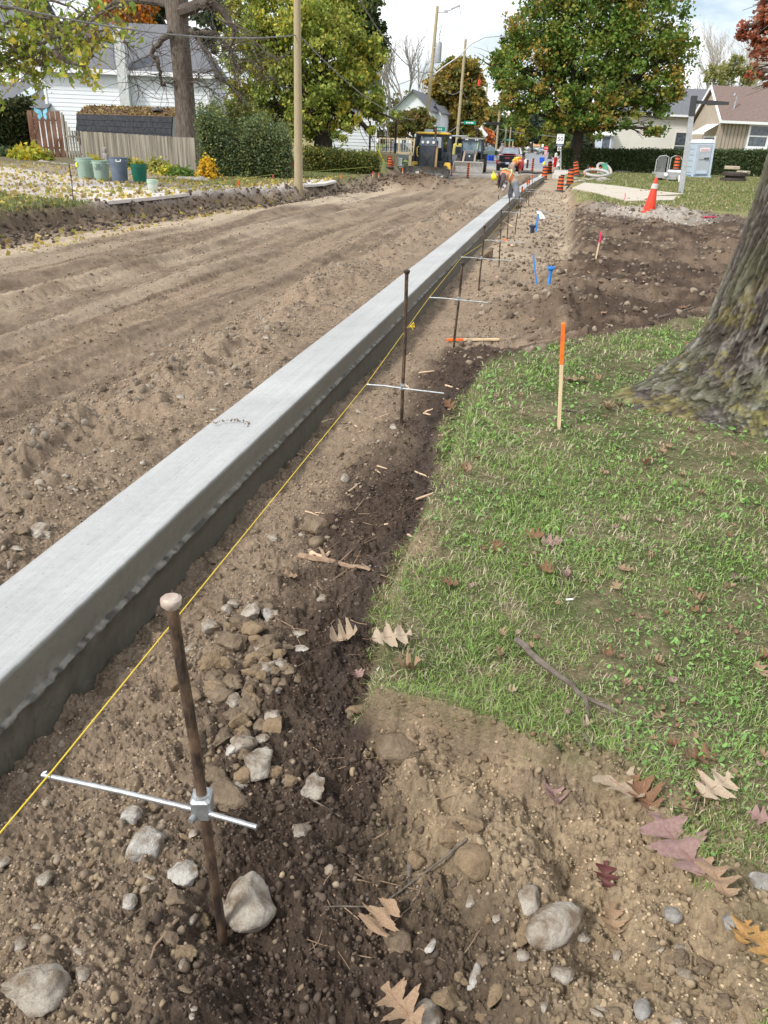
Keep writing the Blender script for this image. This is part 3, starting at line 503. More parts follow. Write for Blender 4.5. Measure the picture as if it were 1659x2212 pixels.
# ================= form pins, clamps, string =================
mrust=mat('rusty_steel',(.045,.032,.026),(.21,.135,.085),34,.6,bump=.6,bsc=60,metal=.4,stretch=(1,1,.35),lo=.4,hi=.68); mgalv=mat('galvanised',(.52,.54,.55),(.36,.37,.37),30,.42,bump=.2,bsc=50,metal=.75); mhead=mat('peened_head',(.55,.47,.40),(.40,.30,.24),40,.6,metal=.3)
morange=mat('orange_paint',(.95,.19,.02),(.80,.13,.01),20,.75); mpink=mat('pink_paint',(.9,.05,.15),(.8,.03,.12),20,.75); mwood=mat('stake_wood',(.60,.44,.25),(.70,.56,.36),6,.8,bump=.2,stretch=(6,6,.5)); mstr=mat('yellow_string',(.78,.56,.05),rough=.7); mblue=mat('blue_paint',(.03,.22,.62),(.05,.28,.7),10,.6)
SX,SZ=-1.10,.205
def pin(base,top,label,cz,near=False,rod=(.42,.16),tape=False,r=.0125):
    t=thing('form_pin',label,'iron pin',base,group='iron pins holding the string along the kerb'); b=Vector(base); T=Vector(top)-b; L=T.length
    q=MB(); q.tube([(0,0,-.2),T*.02,T*.3,T*.6+Vector((.004,0,0)),T*.93+Vector((.0,0,0)),T],[r,r,r,r,r,r*1.05],12); q.build('shaft',mrust,t,True)
    h=MB(); d=T.normalized(); hp=[T-d*.012,T+d*.0,T+d*.010,T+d*.016]; h.tube(hp,[r*1.1,r*1.75,r*1.8,r*1.3],12,jit=.15); h.build('head',mhead if near else mrust,t,True)
    if cz is not None:
        p=T*(cz/T.z); s=.055 if near else .04
        c=MB(); c.box(p,(s*.85,s,s*1.15),rz=.25,bev=.006); c.tube([p+Vector((-.01,-s*.5,-s*.25)),p+Vector((-.012,-s*.5-.016,-s*.25))],.007,8); c.lathe([(r*1.35,s*.5),(r*1.6,s*.62),(r*1.2,s*.63)],12,c=tuple(p)); c.build('clamp',mgalv,t)
        rd=MB(); rr=.0065; off=Vector((0,-.014,-.008)); rd.tube([p+off+Vector((-rod[0],.012,0.0)),p+off+Vector((-rod[0]*.5,.004,.006)),p+off,p+off+Vector((rod[1],-.01,-.004))],rr,10); rd.build('cross_rod',mgalv,t,True)
        l=MB(); e=p+off+Vector((-rod[0]+.006,.012,0)); l.tube([e+Vector((0,0.0,.009)),e+Vector((.005,0,.012)),e+Vector((.006,.004,-.009)),e+Vector((-.004,.004,-.008))],.0035,6); l.build('string_notch',mgalv,t,True)
    if tape:
        k=MB(); k.add([(T.x-.03,T.y,T.z-.10),(T.x+.05,T.y+.01,T.z-.12),(T.x+.04,T.y,T.z-.01),(T.x-.02,T.y+.02,T.z+.03),(T.x-.03,T.y+.02,T.z-.10),(T.x+.03,T.y+.03,T.z-.14)],[(0,1,2,3),(4,5,2,3)]); k.build('flagging_tape',morange,t)
    return t
z=H1(-.638,1.238); pin((-.638,1.238,-.235),(-.688,1.238,.77),'nearest rusty iron pin with a cross rod, standing in the foreground hole',.445,True,(.425,.145))
pin((-.93,5.22,-.22),(-.941,5.22,.865),'second rusty iron pin from the camera, with a silver rod clamped low','' or .30,False,(.26,.30))
pin((-.907,8.0,-.22),(-.881,8.0,.565),'third iron pin from the camera, foot beside the lying orange stake',.44,False,(.30,.30))
pin((-1.03,11.8,-.25),(-1.02,11.8,.58),'fourth iron pin from the camera, rod crossing above the dark boulder',.40,False,(.30,.45))
def pin_uv(ub,vb,ut,vt,label,**k):
    p=G(ub,vb,-.30); T=AT(ut,vt,p.y); pin(tuple(p),tuple(T),label,**k)
pin_uv(1078,573,1083,455,'fifth iron pin from the camera, opposite the blue stake',cz=.42,rod=(.3,.4))
pin_uv(1096,508,1101,420,'slim iron pin just short of the yellow-helmeted worker',cz=None)
pin_uv(1113,500,1122,425,'slim iron pin right of the standing row near the worker',cz=.45,rod=(.4,.1))
pin_uv(1124,462,1128,404,'orange-tagged iron pin beside the crouching worker\'s boots',cz=.45,rod=(.4,.1),tape=True)
pin_uv(1138,432,1139,392,'orange-tagged iron pin beyond the worker, left of a close pair',cz=.4,rod=(.1,.5),tape=True)
pin_uv(1142,438,1143,388,'orange-tagged iron pin beyond the worker, right of a close pair',cz=.4,rod=(.1,.5),tape=True)
pin_uv(1149,420,1150,378,'distant orange-tagged iron pin near the kerb bend',cz=None,tape=True)
pin_uv(1152,418,1155,392,'farthest bare iron pin near the kerb bend',cz=None)
def wire(pts,r,name,label,cat,m,sag=0,n=5,group=None,kind=None):
    out=[]
    for a,b in zip(pts[:-1],pts[1:]):
        a=Vector(a);b=Vector(b); k=14 if sag else 2
        for i in range(k): t=i/k; q=a.lerp(b,t); q.z-=sag*4*t*(1-t); out.append(q)
    out.append(Vector(pts[-1])); q=MB(); q.tube(out,r,n); return tag(q.build(name,m,None,True),label,cat,group,kind)
wire([(-1.085,-.5,.205),(-1.062,1.25,.212),(-1.19,5.2,.085),(-1.205,8,.20),(-1.32,11.8,.14),(-1.2,14,.12),(-1.25,30,.05),(-1.2,45,-.05)],.0022,'string_line','taut yellow string line running beside the kerb','string',mstr,n=6)
k=MB(); kp=Vector((-1.15,6.9,.14)); 
for i in range(6): k.tube([kp,kp+Vector((random.uniform(-.05,.01),random.uniform(-.03,.03),random.uniform(-.02,.04))),kp+Vector((random.uniform(-.06,.0),random.uniform(-.05,.05),random.uniform(-.03,.02)))],.003,5)
tag(k.build('string_knot',mstr),'frayed yellow knot on the string line','knot')
# --- stakes
def stake(p,T,w,paint,label,frac=.42,name='survey_stake',lean=None,group=None,txt=None):
    p=Vector(p);T=Vector(T); t=thing(name,label,'stake',p,group=group); d=T-p
    a=MB(); a.bar(d*-.25,d*(1-frac),w,w*.42); a.build('wood',mwood,t)
    b=MB(); b.bar(d*(1-frac),d,w*1.03,w*.45); bb=b.build('painted_top',paint,t,bevel=.003); return t
sp=PG(1207,926); stake(sp,AT(1217,698,sp.y),.055,morange,'tall orange-topped wooden stake standing upright on the near grass',.37)
sp=PG(1287,559); stake(sp,AT(1299,501,sp.y),.05,mpink,'pink-topped wooden stake standing in dark dug soil',.40)
sp=PG(1349,437); stake(sp,AT(1351,417,sp.y),.05,mpink,'small pink stake by the concrete walk',.7)
sp=PG(1263,383); stake(sp,AT(1264,369,sp.y),.08,mpink,'small pink stake in front of the coiled hoses',.6)
for (u,v,ut,vt,mm,lb) in [(590,388,590,378,mpink,'left bank pink stake under the wide shrub'),(515,408,516,390,morange,'left bank orange stake nearest the white bucket'),(736,388,737,377,morange,'left bank orange stake just right of the concrete slab'),(805,382,806,370,mpink,'left bank red stake at the end of the low hedge'),(818,383,819,373,morange,'short left bank orange stake beside the red one'),(870,375,870,363,morange,'orange stake left of the bulldozer blade')]:
    p=PG(u,v); stake(p,AT(ut,vt,p.y),.07,mm,lb,.6)
def lying(u1,v1,u2,v2,w,paint,label,frac=.4,m2=None):
    a=PG(u1,v1)+Vector((0,0,.035)); b=PG(u2,v2)+Vector((0,0,.03)); t=thing('lying_stake',label,'stake',a); d=b-a
    q=MB(); q.bar((0,0,0),d*frac,w,w*.5); q.build('painted_end',paint,t); q=MB(); q.bar(d*frac,d,w,w*.5); q.build('wood',m2 or mwood,t)
lying(964,741,1078,739,.035,morange,'orange and bare wood stake lying flat beside the third pin',.33)
lying(1088,520,1106,534,.05,morange,'short orange-tipped stake lying in dirt near the fourth pin',.4)
lying(1080,478,1106,492,.05,morange,'long pale lath lying near the worker\'s boots',.12)
lying(1520,472,1600,469,.05,mpink,'pink-ended lath lying on the grass right of the cone',.33)
# blue markers
sp=PG(1163,613); T=AT(1152,551,sp.y); b=MB(); b.bar((0,0,-.1),T-sp,.07,.02); o=b.build('blue_stake',mblue); o.location=sp; tag(o,'flat blue-painted stake leaning left on the soil mound','stake')
sp=PG(1186,614); T=AT(1188,577,sp.y); hh=(T-sp).z; t=thing('valve_marker','blue water valve rod with a flared cap beside the blue stake','valve marker',sp)
b=MB(); b.lathe([(.022,-.1),(.022,hh-.05)],12); b.build('rod',mblue,t,True); b=MB(); b.lathe([(.024,hh-.08),(.03,hh-.05),(.055,hh-.02),(.055,hh),(.0,hh+.004)],12)
for k in range(4): b.box((.04*math.cos(k*1.57),.04*math.sin(k*1.57),hh+.008),(.03,.02,.012),rz=k*1.57)
b.build('cap',mblue,t)
sp=PG(1157,500); T=AT(1163,462,sp.y); b=MB(); b.bar((0,0,-.1),T-sp,.05,.05); o=b.build('blue_post',mblue); o.location=sp; tag(o,'thin blue post behind the low soil heap','stake')
mdark=mat('black_plastic',(.02,.022,.025),rough=.5); sp=PG(1149,503); b=MB(); b.lathe([(.05,-.1),(.05,.1),(.09,.16),(.09,.19),(0,.19)],12); o=b.build('valve_box',mat('navy_plastic',(.03,.05,.10),rough=.5),smooth=True); o.location=sp; tag(o,'dark valve cap beside the thin blue post','valve marker')
mwh=mat('white_plastic',(.78,.78,.76),rough=.45)
def plank(u1,v1,u2,v2,w,h,m,name,label,cat):
    a=PG(u1,v1)+Vector((0,0,h*.7)); b=PG(u2,v2)+Vector((0,0,h*.7)); q=MB(); q.bar((0,0,0),b-a,w,h); o=q.build(name,m,bevel=.004); o.location=a; tag(o,label,cat)
plank(1163,459,1172,474,.16,.04,mwh,'white_board','short wide white board lying behind the blue post','board'); plank(1157,457,1182,464,.06,.05,mgalv,'form_board','grey metal form lying by the white board','form board'); plank(1185,465,1212,472,.03,.02,mgalv,'loose_rod','thin loose rod lying on the smooth dirt floor','rod')
# ================= oak leaves, twigs, acorns =================
mleaf={'tan':mat('leaf_tan',(.40,.28,.18),(.27,.17,.10),30,.75,bump=.3,bsc=90,trans=.12),'pale':mat('leaf_pale',(.50,.41,.30),(.38,.28,.19),30,.75,bump=.3,bsc=90,trans=.12),'mauve':mat('leaf_mauve',(.25,.15,.135),(.34,.22,.19),20,.6,bump=.2,bsc=60,trans=.1),'brown':mat('leaf_brown',(.17,.085,.045),(.26,.145,.08),30,.7,bump=.3,bsc=90,trans=.12),'red':mat('leaf_red',(.075,.018,.020),(.12,.04,.03),30,.6),'gold':mat('leaf_gold',(.38,.22,.06),(.25,.13,.05),20,.6)}
mvein=mat('leaf_stalk',(.26,.13,.08),rough=.7)
def oak_outline():
    T=np.linspace(0,1,49); w=.07+.33*np.sin(math.pi*T**.85)**.9; lob=(.5-.5*np.cos(2*np.pi*(T*3.3+.12)))**.75; w=w*(.26+.95*lob)*(1+.10*np.sin(T*95)); w[0]=.01; w[-1]=.004; fwd=.13*lob*np.sin(math.pi*T)**.5; return T,w,fwd
def oakmesh(name,L,curl,fold,seed,m):
    r=np.random.default_rng(seed); T,w,fwd=oak_outline(); w=w*(1+.25*fbm(T*6+seed,T*0,2,seed%5)); w2=w*(1+.3*fbm(T*6+seed+9,T*0,2,seed%5))
    V=[];n=len(T)
    for sgn,ww in((-1,w2),(-.5,w2*.5),(0,w*0),(.5,w*.5),(1,w)):
        for i in range(n):
            a=1 if abs(sgn)==1 else (.5 if sgn else 0); x=ww[i]*(np.sign(sgn)); y=T[i]+fwd[i]*a*.7
            z=fold*abs(x)+curl*(y-.5)**2*1.6+curl*.6*max(0,abs(x)-.12)+.035*math.sin(y*17+seed*2+sgn)+.05*math.sin(y*9+seed)*abs(x)*6*r.random()*.3+curl*.9*math.sin(x*7+seed)*.12; V.append((x,y-.5,z))
    V=np.array(V)*L; F=[]
    for k in range(4):
        for i in range(n-1): F.append((k*n+i,k*n+i+1,(k+1)*n+i+1,(k+1)*n+i))
    return V,np.array(F)
_lfm={}
def leaf(u,v,Lpx,m,ang,label,seed=1,curl=.3,fold=.25,group=None,lift=.012):
    p=PG(u,v); big=Lpx>75; lift=lift+(.03 if big else .004)+(.03 if Lpx>120 else 0); d=(p-Vector((0,0,CH))).length; L=Lpx*d/FL*(1.0 if group is None else .85); key=(seed%6,m,round(curl,1),round(fold,1))
    if key not in _lfm:
        V,F=oakmesh('leaf',1,curl,fold,seed,m); me=npmesh('leaf_blade',V,F,mleaf[m],smooth=True); me.data.name='leaf_blade'; bpy.data.objects.remove(me,do_unlink=False) if False else None
        s=MB(); s.tube([(0,-.72,.06),(0,-.6,.02),(0,-.5,.03*1),(0,0,.012),(0,.42,curl*.2)],[.008,.007,.007,.005,.002],5); st=s.build('stalk',mvein,None,True)
        _lfm[key]=(me.data,st.data); bpy.data.objects.remove(me); bpy.data.objects.remove(st)
    t=thing('oak_leaf',label,'leaf',(p.x,p.y,p.z+lift),group=group); t.rotation_euler=(random.uniform(-.25,.35)*(.4 if big else 1),random.uniform(-.3,.3)*(.4 if big else 1),ang); t.scale=(L,L,L)
    a=bpy.data.objects.new('blade',_lfm[key][0]); C.objects.link(a); a.parent=t; b=bpy.data.objects.new('stalk',_lfm[key][1]); C.objects.link(b); b.parent=t
    return t
LV=[(820,2013,85,'tan',2.7,'tan curled oak leaf lying on the dark soil beside the brown squarish rock',1,.4,.3),(845,1397,88,'pale',-1.1,'big pale oak leaf lying on the grass point near the clay patch',2,.1,.1),(1450,1865,145,'mauve',.55,'largest oak leaf, mauve and flat, lying at lower right',3,.1,.1),(1330,1722,110,'pale',.9,'cream oak leaf heading the row of leaves on the turf edge',4,.2,.2),(1385,1745,80,'brown',.4,'brown curled oak leaf right of the cream one on the turf edge',5,.5,.4),(1540,1722,85,'pale',-.8,'pale pointed oak leaf on grass near the right edge',2,.1,.15),(1510,1645,60,'brown',-1.3,'rusty oak leaf above the pale pointed one',1,.3,.3),(1540,1925,88,'tan',.2,'dusty tan oak leaf below the mauve one',4,.2,.15),(1195,1735,60,'mauve',.2,'mauve folded leaf lying on the clay edge',3,.6,.5),(1305,1900,50,'red',.1,'small dark red leaf pressed into the clay',1,.3,.2),(1318,2005,55,'tan',.1,'grey curled leaf standing in the lower right dirt',2,.9,.7),(1600,2030,60,'gold',-.5,'golden brown leaf at the lower right corner',1,.3,.3),(1650,2060,70,'gold',.4,'orange-brown leaf cut by the right edge',2,.3,.3),(865,2200,95,'tan',.9,'large tan leaf cut by the bottom edge',5,.2,.2),(880,1452,60,'tan',1.9,'rolled tan leaf on the grass point',3,.9,.7),(745,1385,60,'pale',-1.0,'long curled pale leaf on the dark soil',4,.9,.6),(1155,1165,42,'brown',1.2,'brown oak leaf in a cluster on the mid lawn',1,.4,.3),(1190,1178,45,'mauve',-1.4,'purple oak leaf beside the brown cluster on the mid lawn',3,.2,.2),(1180,1243,38,'brown',.8,'folded rust-brown leaf on the mid lawn',5,.9,.6),(968,1268,42,'brown',1.5,'rust leaf near the left lawn edge',2,.4,.3),(1072,1190,38,'brown',.1,'upright orange-brown leaf on the lawn',4,.5,.4),(1350,1238,34,'tan',1.0,'lone pinkish leaf on the open lawn',1,.3,.3),(1240,826,44,'tan',1.5,'pale brown oak leaf right of the standing orange stake',2,.3,.2),(1310,885,32,'tan',.5,'folded tan leaf behind the stake on the lawn',4,.8,.5),(970,880,36,'brown',.8,'orange-brown leaf at the lawn corner by the second pin',3,.3,.2),(625,1250,36,'tan',1.7,'small pinkish leaf on the dark soil by the berm',1,.3,.2),(1640,1460,40,'tan',.3,'brown leaf cut by the right edge on the lawn',1,.4,.3),(775,1465,34,'mauve',.6,'small reddish leaf on dark soil near the lawn tip',5,.3,.3),(1640,1775,45,'mauve',1.2,'small purple leaf near the right edge',1,.2,.3)]
for a in LV: leaf(a[0],a[1],a[2],a[3],a[4],a[5],a[6],a[7],a[8])
for i in range(85):
    v=760+random.random()**.8*1000; u=random.uniform(1000,1655)
    p=G(u,v,0); 
    if p.x<edge(p.y)+.05: continue
    leaf(u,v,random.uniform(14,30)*(v/1000)**.6,random.choice(['tan','brown','tan','mauve','pale']),random.uniform(0,6.28),'small dry oak leaf curled in the near lawn',random.randint(1,6),random.choice([.5,.9,1.3]),random.choice([.3,.7,1.1]),'small dry leaves on the near lawn')
for i in range(60):
    v=random.uniform(445,760); u=random.uniform(1140,1600)
    leaf(u,v,random.uniform(9,17)*(v/600),random.choice(['tan','pale','pale','brown']),random.uniform(0,6.28),'small pale dry leaf on the dug-up soil',random.randint(1,6),.3,.2,'dry leaves on the dug-up soil')
mtw=mat('twig_bark',(.10,.078,.06),(.19,.16,.13),30,.85,bump=.5,bsc=60); mroot=mat('root',(.22,.14,.09),(.34,.24,.16),30,.85,bump=.3); mraw=mat('raw_wood',(.66,.50,.34),(.50,.34,.22),30,.8)
def twig(pts,w,label,name='twig',m=mtw,cat='twig',side=None,group=None,lift=.5):
    P=[PG(u,v) for u,v in pts]; d=(P[0]-Vector((0,0,CH))).length; r=w*d/FL/2; P=[p+Vector((0,0,r*lift)) for p in P]; Q=[]
    for a,b in zip(P[:-1],P[1:]):
        for k in range(3): t=k/3; Q.append(a.lerp(b,t)+Vector((random.uniform(-.4,.4)*r,random.uniform(-.4,.4)*r,random.uniform(0,.3)*r)))
    Q.append(P[-1]); b=MB(); n=len(Q); b.tube(Q,[r*(1.1-.7*i/n) for i in range(n)],7,jit=.2)
    if side: 
        for (i,du,dv) in side: q=Q[min(i,n-1)]; e=PG(du,dv)+Vector((0,0,r)); b.tube([q,q.lerp(e,.5)+Vector((0,0,r)),e],[r*.7,r*.5,r*.3],6)
    return tag(b.build(name,m,None,True),label,cat,group)
twig([(1112,1402),(1160,1445),(1215,1490),(1262,1528),(1325,1560)],14,'thick lichen-grey stick lying across the near lawn','stick',cat='stick',side=[(9,1270,1560)],lift=3.2)
twig([(1330,1530),(1362,1498)],5,'short thin twig right of the lawn stick'); twig([(1262,1590),(1290,1635)],9,'stubby bark piece below the lawn stick')
twig([(884,1860),(876,1965)],13,'short grey cut stick lying on the dark soil','stick',cat='stick'); twig([(1010,1815),(900,1900),(820,1960),(735,2050),(690,1975)][:3]+[(700,1960)],6,'long thin twig slanting across the dark trench soil')
twig([(610,1690),(670,1725),(735,1765)],5,'thin straight twig on dark soil right of the clamp'); twig([(650,1205),(700,1215),(760,1228),(800,1235)],14,'torn root with a pale split end on the dark soil','root_piece',mroot,'root',side=[(3,690,1190)])
twig([(672,1200),(700,1208),(712,1195)],13,'pale splintered wood at the torn root tip','wood_splinter',mraw,'splinter')
twig([(385,1985),(335,2045),(322,2090)],6,'bent root strand at lower left','root_piece',mroot,'root'); twig([(340,1935),(290,1975),(255,2010)],5,'thin twig at lower left'); 
twig([(1040,1300),(1075,1345)][:1]+[(1245,1245),(1300,1290)],3,'hairline twig on the lawn'); twig([(1150,1090),(1170,1120)],3,'tiny twig on the open lawn'); twig([(1205,880),(1213,935),(1211,905)][:2],6,'grey twig leaning at the foot of the orange stake'); twig([(1205,885),(1260,893),(1300,870)],5,'curved twig lying behind the orange stake'); twig([(900,1080),(980,1050)],5,'pale peeled twig at the lawn edge',m=mraw); twig([(1420,690),(1500,665)],6,'dark twig lying on soil near the oak')
for i in range(80):
    u=random.uniform(560,900); v=random.uniform(1080,2080); u+= (v-1080)*.1; L=random.uniform(30,110); a=random.uniform(-1.2,1.2)
    twig([(u,v),(u+L*.5*math.cos(a)+random.uniform(-12,12),v+L*.5*math.sin(a)+random.uniform(-8,8)),(u+L*math.cos(a),v+L*math.sin(a))],random.uniform(1.6,3.2),'fine broken root hair on the dark trench soil','root_hair',mroot,'root',group='fine roots in the dark soil')
for i in range(44):
    u=random.uniform(790,1130); v=1500+random.random()*130+(u-790)*.12; w_=random.uniform(9,26); stone(u,v,w_,w_*.8,random.choice(['clay','clay','mud']),'small clay crumb along the torn turf edge',600+i,group='clay crumbs along the torn turf edge',cat='clod')
for i in range(26):
    u=random.uniform(640,990); v=random.uniform(800,1160); L=random.uniform(12,40); a=random.uniform(-.7,.7); twig([(u,v),(u+L*math.cos(a),v+L*math.sin(a))],random.uniform(2.5,5),'pale torn root chip on the dark soil by the second pin','root_chip',mraw,'splinter',group='pale root chips near the second pin')
mac=mat('acorn',(.17,.09,.055),(.26,.16,.10),30,.4); am=None
for i in range(34):
    v=1130+random.random()*600; u=random.uniform(1050,1600); p=G(u,v,0)
    if p.x<edge(p.y)+.05: continue
    p=PG(u,v)
    if am is None:
        b=MB(); b.lathe([(0,-.011),(.006,-.009),(.0085,-.002),(.0085,.004),(.004,.010),(0,.0125)],10); o=b.build('acorn',mac,None,True); am=o
    else: o=am.copy(); C.objects.link(o)
    o.location=p+Vector((0,0,.012)); o.rotation_euler=(1.2,random.random(),random.random()*6); tag(o,'small brown acorn half hidden in the lawn','acorn','acorns on the near lawn')
for (u,v,a) in [(1222,1300,.3),(815,1632-180,1.2)]:
    p=PG(u,v); b=MB(); b.tube([(0,0,.01),(.03*math.cos(a),.03*math.sin(a),.012)],.0042,8); o=b.build('cigarette_end',mwh,None,True); o.location=p; tag(o,'white cigarette end on the lawn' if u>1000 else 'white cigarette end on the grass point by the trench','cigarette end')
# ================= GRASS =================
def grass():
    r=np.random.default_rng(21); n=470000
    # density falls with distance: sample radius on log scale
    rad=.9*np.exp(r.random(n)*math.log(26/.9)); th=np.radians(42-r.random(n)*128); x=-np.sin(th)*rad; y=np.cos(th)*rad
    x=x; E=edge(y)+(fbm(x*4,y*4,4,4)*.20+fbm(x*13,y*13,3,1)*.10); pat=fbm(x*2.2,y*2.2,4,2)+fbm(x*8,y*8,3,1)*.6; clay=claym(x,y)*.75
    walk=np.zeros(n,bool)
    tree=((x-1.45)**2+(y-5.95)**2)<.62**2
    k=(x>E-.015)&(pat>-.24+r.random(n)*.34)&(clay<.62+pat)&~tree&(y>.6)&(y<27.5)&(x<14); 
    # a few tufts beyond the edge
    x,y,pat,rad=x[k],y[k],pat[k],rad[k]; n=len(x); z=hgt(x,y)
    sc=np.clip(rad/3.2,.55,2.6); h=(.011+.021*r.random(n)**1.5)*(1+.9*np.clip(fbm(x*1.6,y*1.6,3,3)*3,0,1))*np.clip(sc,.8,1.15); w=(.0013+.0016*r.random(n))*sc; a=r.random(n)*6.283; lean=.35+1.1*r.random(n); la=a+r.normal(size=n)*.6
    dx,dy=np.cos(a)*w,np.sin(a)*w; lx,ly=-np.sin(la)*lean*h,np.cos(la)*lean*h
    V=np.zeros((n,5,3)); V[:,0]=np.stack([x-dx,y-dy,z-.003],1); V[:,1]=np.stack([x+dx,y+dy,z-.003],1); V[:,2]=np.stack([x-dx*.8+lx*.45,y-dy*.8+ly*.45,z+h*.62],1); V[:,3]=np.stack([x+dx*.8+lx*.45,y+dy*.8+ly*.45,z+h*.62],1); V[:,4]=np.stack([x+lx*1.25,y+ly*1.25,z+h*(.95-.35*(lean>1))],1)
    i=np.arange(n)[:,None]*5; F=np.concatenate([np.concatenate([i,i+1,i+3],1),np.concatenate([i,i+3,i+2],1),np.concatenate([i+2,i+3,i+4],1)])
    g=np.array([.16,.29,.06]); g2=np.array([.36,.47,.15]); dry=np.array([.60,.53,.36]); t=r.random((n,1)); c=g*(1-t)+g2*t; dd=(r.random(n)<np.clip(.40-pat*1.9,.08,.9))[:,None]; c=np.where(dd,dry*(.7+.4*r.random((n,1))),c); col=np.repeat(c[:,None,:],5,1)
    col[:,:2]*=.9
    mt=170000; rt=.9*np.exp(r.random(mt)*math.log(13/.9)); tt=np.radians(42-r.random(mt)*128); xt=-np.sin(tt)*rt; yt=np.cos(tt)*rt; k=(xt>edge(yt)-.02+(fbm(xt*4,yt*4,4,4)*.2))&(claym(xt,yt)<.8)&(yt>.6)&(((xt-1.45)**2+(yt-5.95)**2)>.5**2)&(yt<9.5); xt,yt,rt=xt[k],yt[k],rt[k]; mt=len(xt); zt=hgt(xt,yt)+.004+.010*r.random(mt); at_=r.random(mt)*6.283; Lt=(.012+.030*r.random(mt))*np.clip(rt/4,.8,1.6); wt=(.0009+.0011*r.random(mt))*np.clip(rt/3.2,.8,2.4); ca,sa=np.cos(at_),np.sin(at_)
    T3=np.zeros((mt,3,3)); T3[:,0]=np.stack([xt-sa*wt,yt+ca*wt,zt],1); T3[:,1]=np.stack([xt+sa*wt,yt-ca*wt,zt+.001],1); T3[:,2]=np.stack([xt+ca*Lt,yt+sa*Lt,zt+r.normal(size=mt)*.004],1); q=r.random((mt,1)); ct=np.where(q<.42,[.42,.35,.22],np.where(q<.62,[.19,.13,.08],[.13,.20,.06]))*(.65+.6*r.random((mt,1)))
    # clover and plantain leaves
    m=80000; rad=1.1*np.exp(r.random(m)*math.log(13/1.1)); th=np.radians(42-r.random(m)*128); xx=-np.sin(th)*rad; yy=np.cos(th)*rad; pa=fbm(xx*1.5+4,yy*1.5,4,5); k=(xx>edge(yy)+.03)&(pa>-.08+r.random(m)*.12)&(((xx-1.45)**2+(yy-5.95)**2)>.6**2)&(np.exp(-(((xx-.12)/.42)**2+((yy-1.72)/.24)**2))<.5)
    xx,yy,rad=xx[k],yy[k],rad[k]; m=len(xx); zz=hgt(xx,yy)+.012+.022*r.random(m); s=(.0045+.006*r.random(m)**2)*np.clip(rad/3.5,.9,1.9); an=np.arange(6)*math.pi/3
    nx=r.normal(size=(m,2))*.45; VX=xx[:,None]+s[:,None]*np.cos(an+r.random((m,1))*6); VY=yy[:,None]+s[:,None]*np.sin(an+0*xx[:,None]); VZ=zz[:,None]+(VX-xx[:,None])*nx[:,:1]+(VY-yy[:,None])*nx[:,1:]
    V2=np.stack([VX,VY,VZ],-1).reshape(-1,3); j=np.arange(m)[:,None]*6; F2=np.concatenate([np.concatenate([j,j+1,j+2],1),np.concatenate([j,j+2,j+3],1),np.concatenate([j,j+3,j+4],1),np.concatenate([j,j+4,j+5],1)])
    c2=np.array([.20,.36,.10])*(.6+.8*r.random((m,1))); C2=np.repeat(c2,6,0)
    o=npmesh('grass',np.concatenate([V.reshape(-1,3),V2,T3.reshape(-1,3)]),np.concatenate([F,F2+n*5,np.arange(mt*3).reshape(-1,3)+n*5+len(V2)]),vmat('grass_blade',rough=.6,trans=.28,var=0,spec=.25),col=np.concatenate([col.reshape(-1,3),C2,np.repeat(ct,3,0)])); tag(o,'short green lawn grass with clover around the oak','grass',kind='stuff')
grass()
# ================= VEGETATION =================
mbark=mat('bark',(.085,.066,.05),(.20,.165,.135),14,.95,bump=1.0,bsc=16,stretch=(1,1,.22)); mbarkd=mat('dark_bark',(.035,.028,.022),(.07,.055,.042),14,.95,bump=.9,bsc=12,stretch=(1,1,.25)); mleafv=vmat('foliage',rough=.65,trans=.38,var=0,spec=.3)
def U(uvs,Y): return [AT(u,v,Y) for u,v in uvs]
def leaves(centres,rad,nper,size,cols,seed,name,parent,squash=.8,droop=0,stuff=False,csig=.22):
    r=np.random.default_rng(seed); Cn=np.asarray(centres,float); k=len(Cn); rad=np.broadcast_to(np.asarray(rad,float),(k,)); n=k*nper
    P=np.repeat(Cn,nper,0)+r.normal(size=(n,3))*np.repeat(rad,nper)[:,None]*[.5,.5,.5*squash]; s=size*(.55+.9*r.random(n))
    a=r.normal(size=(n,3)); a[:,2]*=.6; a/=np.linalg.norm(a,axis=1)[:,None]; b=np.cross(a,r.normal(size=(n,3))+[0,0,.4]); b/=np.linalg.norm(b,axis=1)[:,None]; nn=np.cross(a,b)
    if droop: a[:,2]-=droop; a/=np.linalg.norm(a,axis=1)[:,None]
    V=np.zeros((n,6,3)); 
    V[:,0]=P-a*s[:,None]*.5; V[:,1]=P+b*s[:,None]*.45-a*s[:,None]*.12+nn*s[:,None]*.1; V[:,2]=P+b*s[:,None]*.22+a*s[:,None]*.18; V[:,3]=P+a*s[:,None]*.55; V[:,4]=P-b*s[:,None]*.22+a*s[:,None]*.18; V[:,5]=P-b*s[:,None]*.45-a*s[:,None]*.12+nn*s[:,None]*.1
    i=np.arange(n)[:,None]*6; F=np.concatenate([np.concatenate([i,i+1,i+2,i+3],1),np.concatenate([i,i+3,i+4,i+5],1)])
    cols=np.asarray(cols,float); pc=r.random(k)**1.0; ci=np.clip((pc*len(cols)).astype(int),0,len(cols)-1); base=cols[ci]; c=np.repeat(base,nper,0); alt=cols[r.integers(len(cols),size=n)]; t=(r.random(n)<.3)[:,None]; c=np.where(t,alt,c)*(1+csig*r.normal(size=(n,1)))
    o=npmesh(name,V.reshape(-1,3),F,mleafv,parent,col=np.clip(np.repeat(c,6,0),.01,.9)); return o
